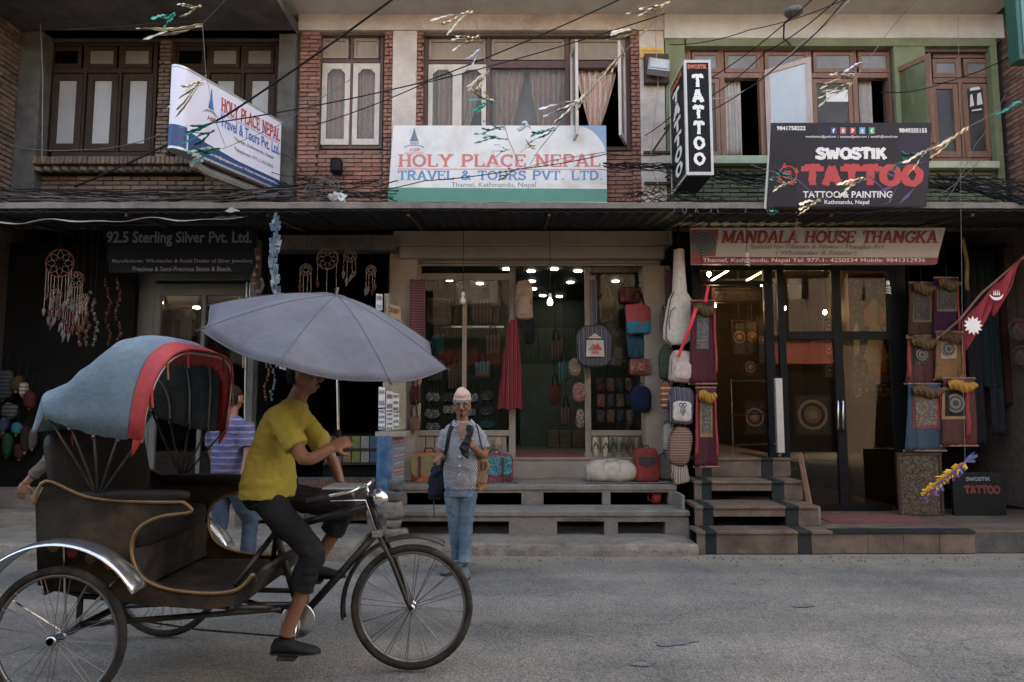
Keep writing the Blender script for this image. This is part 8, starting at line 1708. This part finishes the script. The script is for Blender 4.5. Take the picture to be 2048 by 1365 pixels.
for i in range(16): a = at(rnd.uniform(540, 600), rnd.uniform(345, 400), 8.3); b = at(rnd.uniform(740, 800), rnd.uniform(362, 410), 8.3); it.append((a, b, rnd.uniform(-.02, .08), rnd.uniform(.004, .008), .012))
bundle('cable_tangle', it, M_cable)
mb = MB()
for i in range(14):                                     # coils
    c = at(rnd.uniform(618, 668), rnd.uniform(368, 395), 8.25); r = rnd.uniform(.07, .2); p0_ = rnd.uniform(0, 6); mb.tube([c + Vector((r * math.cos(a), .04 * math.sin(a * 2 + i), r * .8 * math.sin(a))) for a in [p0_ + 5.6 * k / 26 for k in range(27)]], rnd.uniform(.004, .007), 5)
stuff(mb.build('cable_coil', M_cable2, None, smooth=True))
it = []
for i in range(12): a = at(rnd.uniform(1200, 1225), rnd.uniform(326, 345), 8.3); b = at(rnd.uniform(1360, 1400), rnd.uniform(325, 350), 8.2); it.append((a, b, rnd.uniform(-.03, .05), rnd.uniform(.004, .008), .01))
for i in range(14): a = at(rnd.uniform(1400, 1425), rnd.uniform(335, 360), 8.2); b = at(rnd.uniform(1520, 1560), rnd.uniform(345, 375), 8.2); it.append((a, b, rnd.uniform(0, .06), rnd.uniform(.004, .008), .01))
for i in range(30): a = at(rnd.uniform(1840, 1880), rnd.uniform(350, 385), 8.2); b = at(rnd.uniform(2040, 2090), rnd.uniform(370, 420), rnd.uniform(7.6, 8.0)); it.append((a, b, rnd.uniform(-.1, .05), rnd.uniform(.004, .009), .015))
for i in range(16): a = at(rnd.uniform(1230, 1300), rnd.uniform(385, 415), 8.0); b = a + Vector((rnd.uniform(.2, 1.0), rnd.uniform(-.1, .1), rnd.uniform(-.1, .15))); it.append((a, b, rnd.uniform(-.1, .1), .005, .02))
bundle('cable_tangle', it, M_cable)
mb = MB()
for i in range(9): p = at(rnd.uniform(1225, 1650), 418, 7.72); mb.tube([p, p + Vector((rnd.uniform(-.04, .04), -.02, -.08)), p + Vector((rnd.uniform(-.06, .06), -.02, -rnd.uniform(.12, .25)))], .004, 5)
stuff(mb.build('loose_wire_ends', M_cable2))
o = MB().sup(at(673, 333, 8.5), (.075, .07, .10), .4, .5, 16, 12).shift(lambda v: v + Vector((0, .008 * math.sin(v.z * 220), 0))).build('junction_box', M_black, None); tag(o, 'ribbed black cable junction box on the brick pier under the narrow window', 'junction box')
o = wrinkle(MB().sup(at(675, 396, 8.1), (.11, .06, .05), .6, .8, 40, 26), .045, 16, 3).build('litter_bag', mat('white_plastic', (.5, .52, .5), .4, .1), None, smooth=True); tag(o, 'crumpled white plastic bag caught in the cables on the canopy', 'litter')

# ------------------------------------------------------------------ foil bunting over the street
FO = {'g': mat('gold_foil', (.60, .52, .36), .34, .2, 18, .3, 40, metal=.9), 'e': mat('green_foil', (.02, .20, .155), .35, .2, 18, .3, 40, metal=.8), 's': mat('silver_foil', (.55, .56, .60), .28, .15, 18, .3, 40, metal=.9)}
def bunting(label, Y, line, flags):
    t = thing('foil_bunting', label, 'bunting', at(line[0][0], line[0][1], Y)); pts = [at(x, y, Y + .15 * math.sin(i * 1.3)) for i, (x, y) in enumerate(line)]
    P_ = []
    for i in range(len(pts) - 1): P_ += [pts[i].lerp(pts[i + 1], k / 4) for k in range(4)]
    MB().tube(P_ + [pts[-1]], .0028, 4).build('string', M_cable2, t)
    for k, (c, x0, y0, x1, y1) in enumerate(flags):
        rn = random.Random(int(x0 * 7 + y0)); a, b = at(x0, y0, Y + rn.uniform(-.05, .05)), at(x1, y1, Y + rn.uniform(-.15, .15)); d = b - a; w = rn.uniform(.006, .0105)
        for q in range(3):
            ph = rn.uniform(0, 6); up = Vector((0, .25, 1)).cross(d).cross(d).normalized(); fan = rn.uniform(-.05, .05) + .03 * (q - 1); ln = rn.uniform(.72, 1.05)
            def rb(u, v, ph=ph, q=q, fan=fan, ln=ln):
                p_ = a + d * (u * ln) + up * fan * u ** 1.5 + Vector((0, .05 * (q - 1) * u, .012 * math.sin(u * 6 + ph))); tw = ph * .3 + 1.6 * u + .5 * math.sin(u * 5 + ph); ww = w * (.3 + 1.1 * min(1, u * 2.2)) * (1 + .2 * math.sin(u * 9 + ph))
                return p_ + (up * math.cos(tw) + Vector((0, 1, 0)) * math.sin(tw)) * ww * (v - .5) * 2 + up * (.004 * math.sin(u * 33 + ph + v * 2))
            MB().grid(rb, 26, 2).build('streamer', FO[c], t, smooth=True, solid=.0006)
bunting('string of gold and green foil streamers before the light box at the left', 5.6, [(470, -20), (405, 48), (412, 150), (432, 245), (452, 296), (560, 250), (700, 160)], [('g', 405, 50, 272, 78), ('g', 404, 12, 352, 24), ('e', 352, 28, 313, 47), ('g', 412, 152, 342, 232), ('g', 410, 165, 362, 180), ('e', 432, 243, 350, 272), ('e', 430, 262, 362, 290), ('g', 452, 294, 360, 312), ('e', 440, 300, 372, 318)])
bunting('string of mixed foil streamers falling before the wide window and banner', 5.8, [(936, -20), (946, 22), (958, 75), (976, 145), (996, 203), (1016, 277), (1042, 338), (1110, 320), (1210, 305)], [('g', 945, 22, 872, 55), ('g', 958, 72, 898, 90), ('s', 966, 98, 930, 122), ('g', 978, 142, 930, 192), ('g', 990, 205, 945, 182), ('e', 994, 202, 930, 212), ('e', 1010, 256, 955, 262), ('e', 1016, 278, 950, 272), ('s', 1020, 298, 985, 304), ('g', 1042, 338, 985, 350)])
bunting('string of gold and silver foil streamers slanting from the top edge to the banner', 5.5, [(1350, -20), (1342, 4), (1292, 62), (1247, 105), (1180, 184), (1112, 258), (1078, 300), (1060, 330)], [('g', 1342, 4, 1252, 32), ('g', 1294, 58, 1206, 74), ('g', 1247, 105, 1190, 172), ('g', 1178, 185, 1142, 210), ('s', 1176, 190, 1082, 240), ('e', 1112, 258, 1052, 275), ('g', 1072, 296, 1045, 288), ('s', 1062, 255, 1040, 246)])
bunting('string of pale gold foil streamers before the open pink casement', 5.7, [(1850, -20), (1780, 60), (1735, 122), (1708, 160), (1690, 195)], [('s', 1735, 122, 1670, 150), ('g', 1710, 148, 1640, 168), ('g', 1706, 166, 1632, 205)])
bunting('string of gold and green foil streamers around the black tattoo banner', 5.6, [(2075, 190), (1998, 222), (1936, 255), (1862, 296), (1732, 356), (1642, 402), (1592, 358), (1500, 330)], [('g', 1936, 255, 1866, 316), ('g', 1862, 296, 1802, 345), ('e', 1832, 310, 1792, 326), ('g', 1732, 356, 1670, 380), ('g', 1642, 400, 1590, 418), ('e', 1592, 356, 1540, 352), ('g', 1592, 362, 1540, 378), ('e', 2070, 195, 1998, 222), ('e', 1558, 425, 1540, 428)])
# paper tassel blown past the thangka shop
tt = thing('paper_tassel', 'yellow, purple and blue paper tassel blowing in front of the thangka shop', 'tassel', at(1900, 950, 5.2)); a, b = at(1930, 925, 5.2), at(1850, 992, 5.2)
M_yel = mat('crepe_yellow', (.62, .36, .03), .8, .2, 14, .4); M_pur = mat('crepe_purple', (.16, .07, .16), .8, .2, 14, .4); M_blu = mat('crepe_blue', (.10, .13, .28), .7, .2, 14, .4)
dv = b - a; n_ = Vector((dv.z, 0, -dv.x)).normalized(); rn = random.Random(9)
MB().tube([a + dv * (i / 10) for i in range(11)], [.008, .014, .016, .017, .018, .018, .017, .017, .017, .014, .008], 8).build('core', M_pur, tt, smooth=True)
for k in range(110):
    p_ = a + dv * (.03 + .94 * k / 109); l = rn.uniform(.03, .05); e = (n_ * rn.uniform(-1, 1) + Vector((0, rn.uniform(-1, 1), 0))).normalized(); m = M_yel if e.dot(n_) > -.35 else (M_pur if rn.random() < .7 else M_blu)
    q = p_ + e * l + dv.normalized() * rn.uniform(.01, .04) + Vector((0, rn.uniform(-.03, .03), 0)); wv = dv.normalized() * .009
    MB().add([p_ - wv, p_ + wv, q + wv * 1.3, q - wv * .6], [(0, 1, 2, 3)]).build('fringe', m, tt, solid=.001)
for k in range(16): q = a - dv.normalized() * rn.uniform(.04, .085) + Vector((rn.uniform(-.01, .03), rn.uniform(-.02, .02), rn.uniform(-.05, .035))); MB().add([a, a + Vector((0, .01, .012)), q + Vector((.012, 0, .014)), q], [(0, 1, 2, 3)]).build('blue_tail', M_blu, tt, solid=.001)
MB().tube([a, at(1925, 700, 5.3), at(1920, 300, 5.5), at(1915, -40, 5.6)], .0018, 4).build('thread', M_cable2, tt)
# cloth garland hanging from the canopy lip
gd = thing('cloth_garland', 'thick pale blue cloth garland hanging from the canopy behind the umbrella', 'garland', at(560, 720, 7.3)); rn = random.Random(15)
P_ = [at(549 + 3 * math.sin(k * .7) + 10 * (k / 20) ** 2, 424 + 15 * k, 7.3) for k in range(21)]; MB().tube(P_, .006, 5).build('thread', M_cable2, gd)
for k in range(120):
    f = k / 119 * 19.99; i = int(f); p_ = P_[i].lerp(P_[i + 1], f - i); a_ = rn.uniform(0, 6.28); w = rn.uniform(.035, .075); h = rn.uniform(.05, .09); d = Vector((math.cos(a_), math.sin(a_), 0))
    MB().add([p_, p_ + d * w, p_ + d * w * .8 + Vector((0, 0, -h)), p_ + Vector((0, 0, -h * .8)) - d * w * .3], [(0, 1, 2, 3)]).build('cloth_flag', [mat('paper_sky', (.10, .17, .23), .8, .2), mat('paper_pale', (.22, .25, .28), .8, .2), mat('paper_teal', (.05, .10, .13), .8, .2)][rn.randrange(3)], gd, solid=.001)

# ------------------------------------------------------------------ the other side of the street (seen only in the glass)
op = thing('opposite_house', 'plastered house across the street, seen only as reflections in the shop glass', 'house', (0, -2.6, 0))
M_opp = mat('opposite_plaster', (.12, .10, .085), .9, .15, 2, .2, dirt=(.12, .1, .08), dscale=.6)
hs = [(x - .7, x + .7, z, z + 1.5) for x in range(-10, 11, 3) for z in (4.6,)] + [(x - 1.42, x + 1.42, .16, 2.66) for x in range(-10, 11, 3)]
wall(op, 'wall', M_opp, -13, 13, 0, 7.6, -2.9, -2.6, hs)
for h in hs: MB().box(h[0], h[1], -2.84, -2.80, h[2], h[3]).build('window', M_dark if h[2] < 1 else M_frostdk, op)
for k in range(7): MB().box(-11.4 + 3 * k + .1, -8.6 + 3 * k, -2.59, -2.5, 2.7, 3.4).build('shop_board', [mat('opp_red', (.25, .04, .03), .5, .1), mat('opp_white', (.25, .24, .23), .5, .1), mat('opp_blue', (.05, .1, .3), .5, .1)][k % 3], op)
MB().box(-13, 13, -2.6, -2.2, 3.5, 3.6).build('ledge', M_concrete, op); MB().box(-13, 13, -2.6, -2.25, -.02, .14).build('kerb_step', M_concrete, op)
print('BRICKS', NB, 'OBJECTS', len(C.objects))
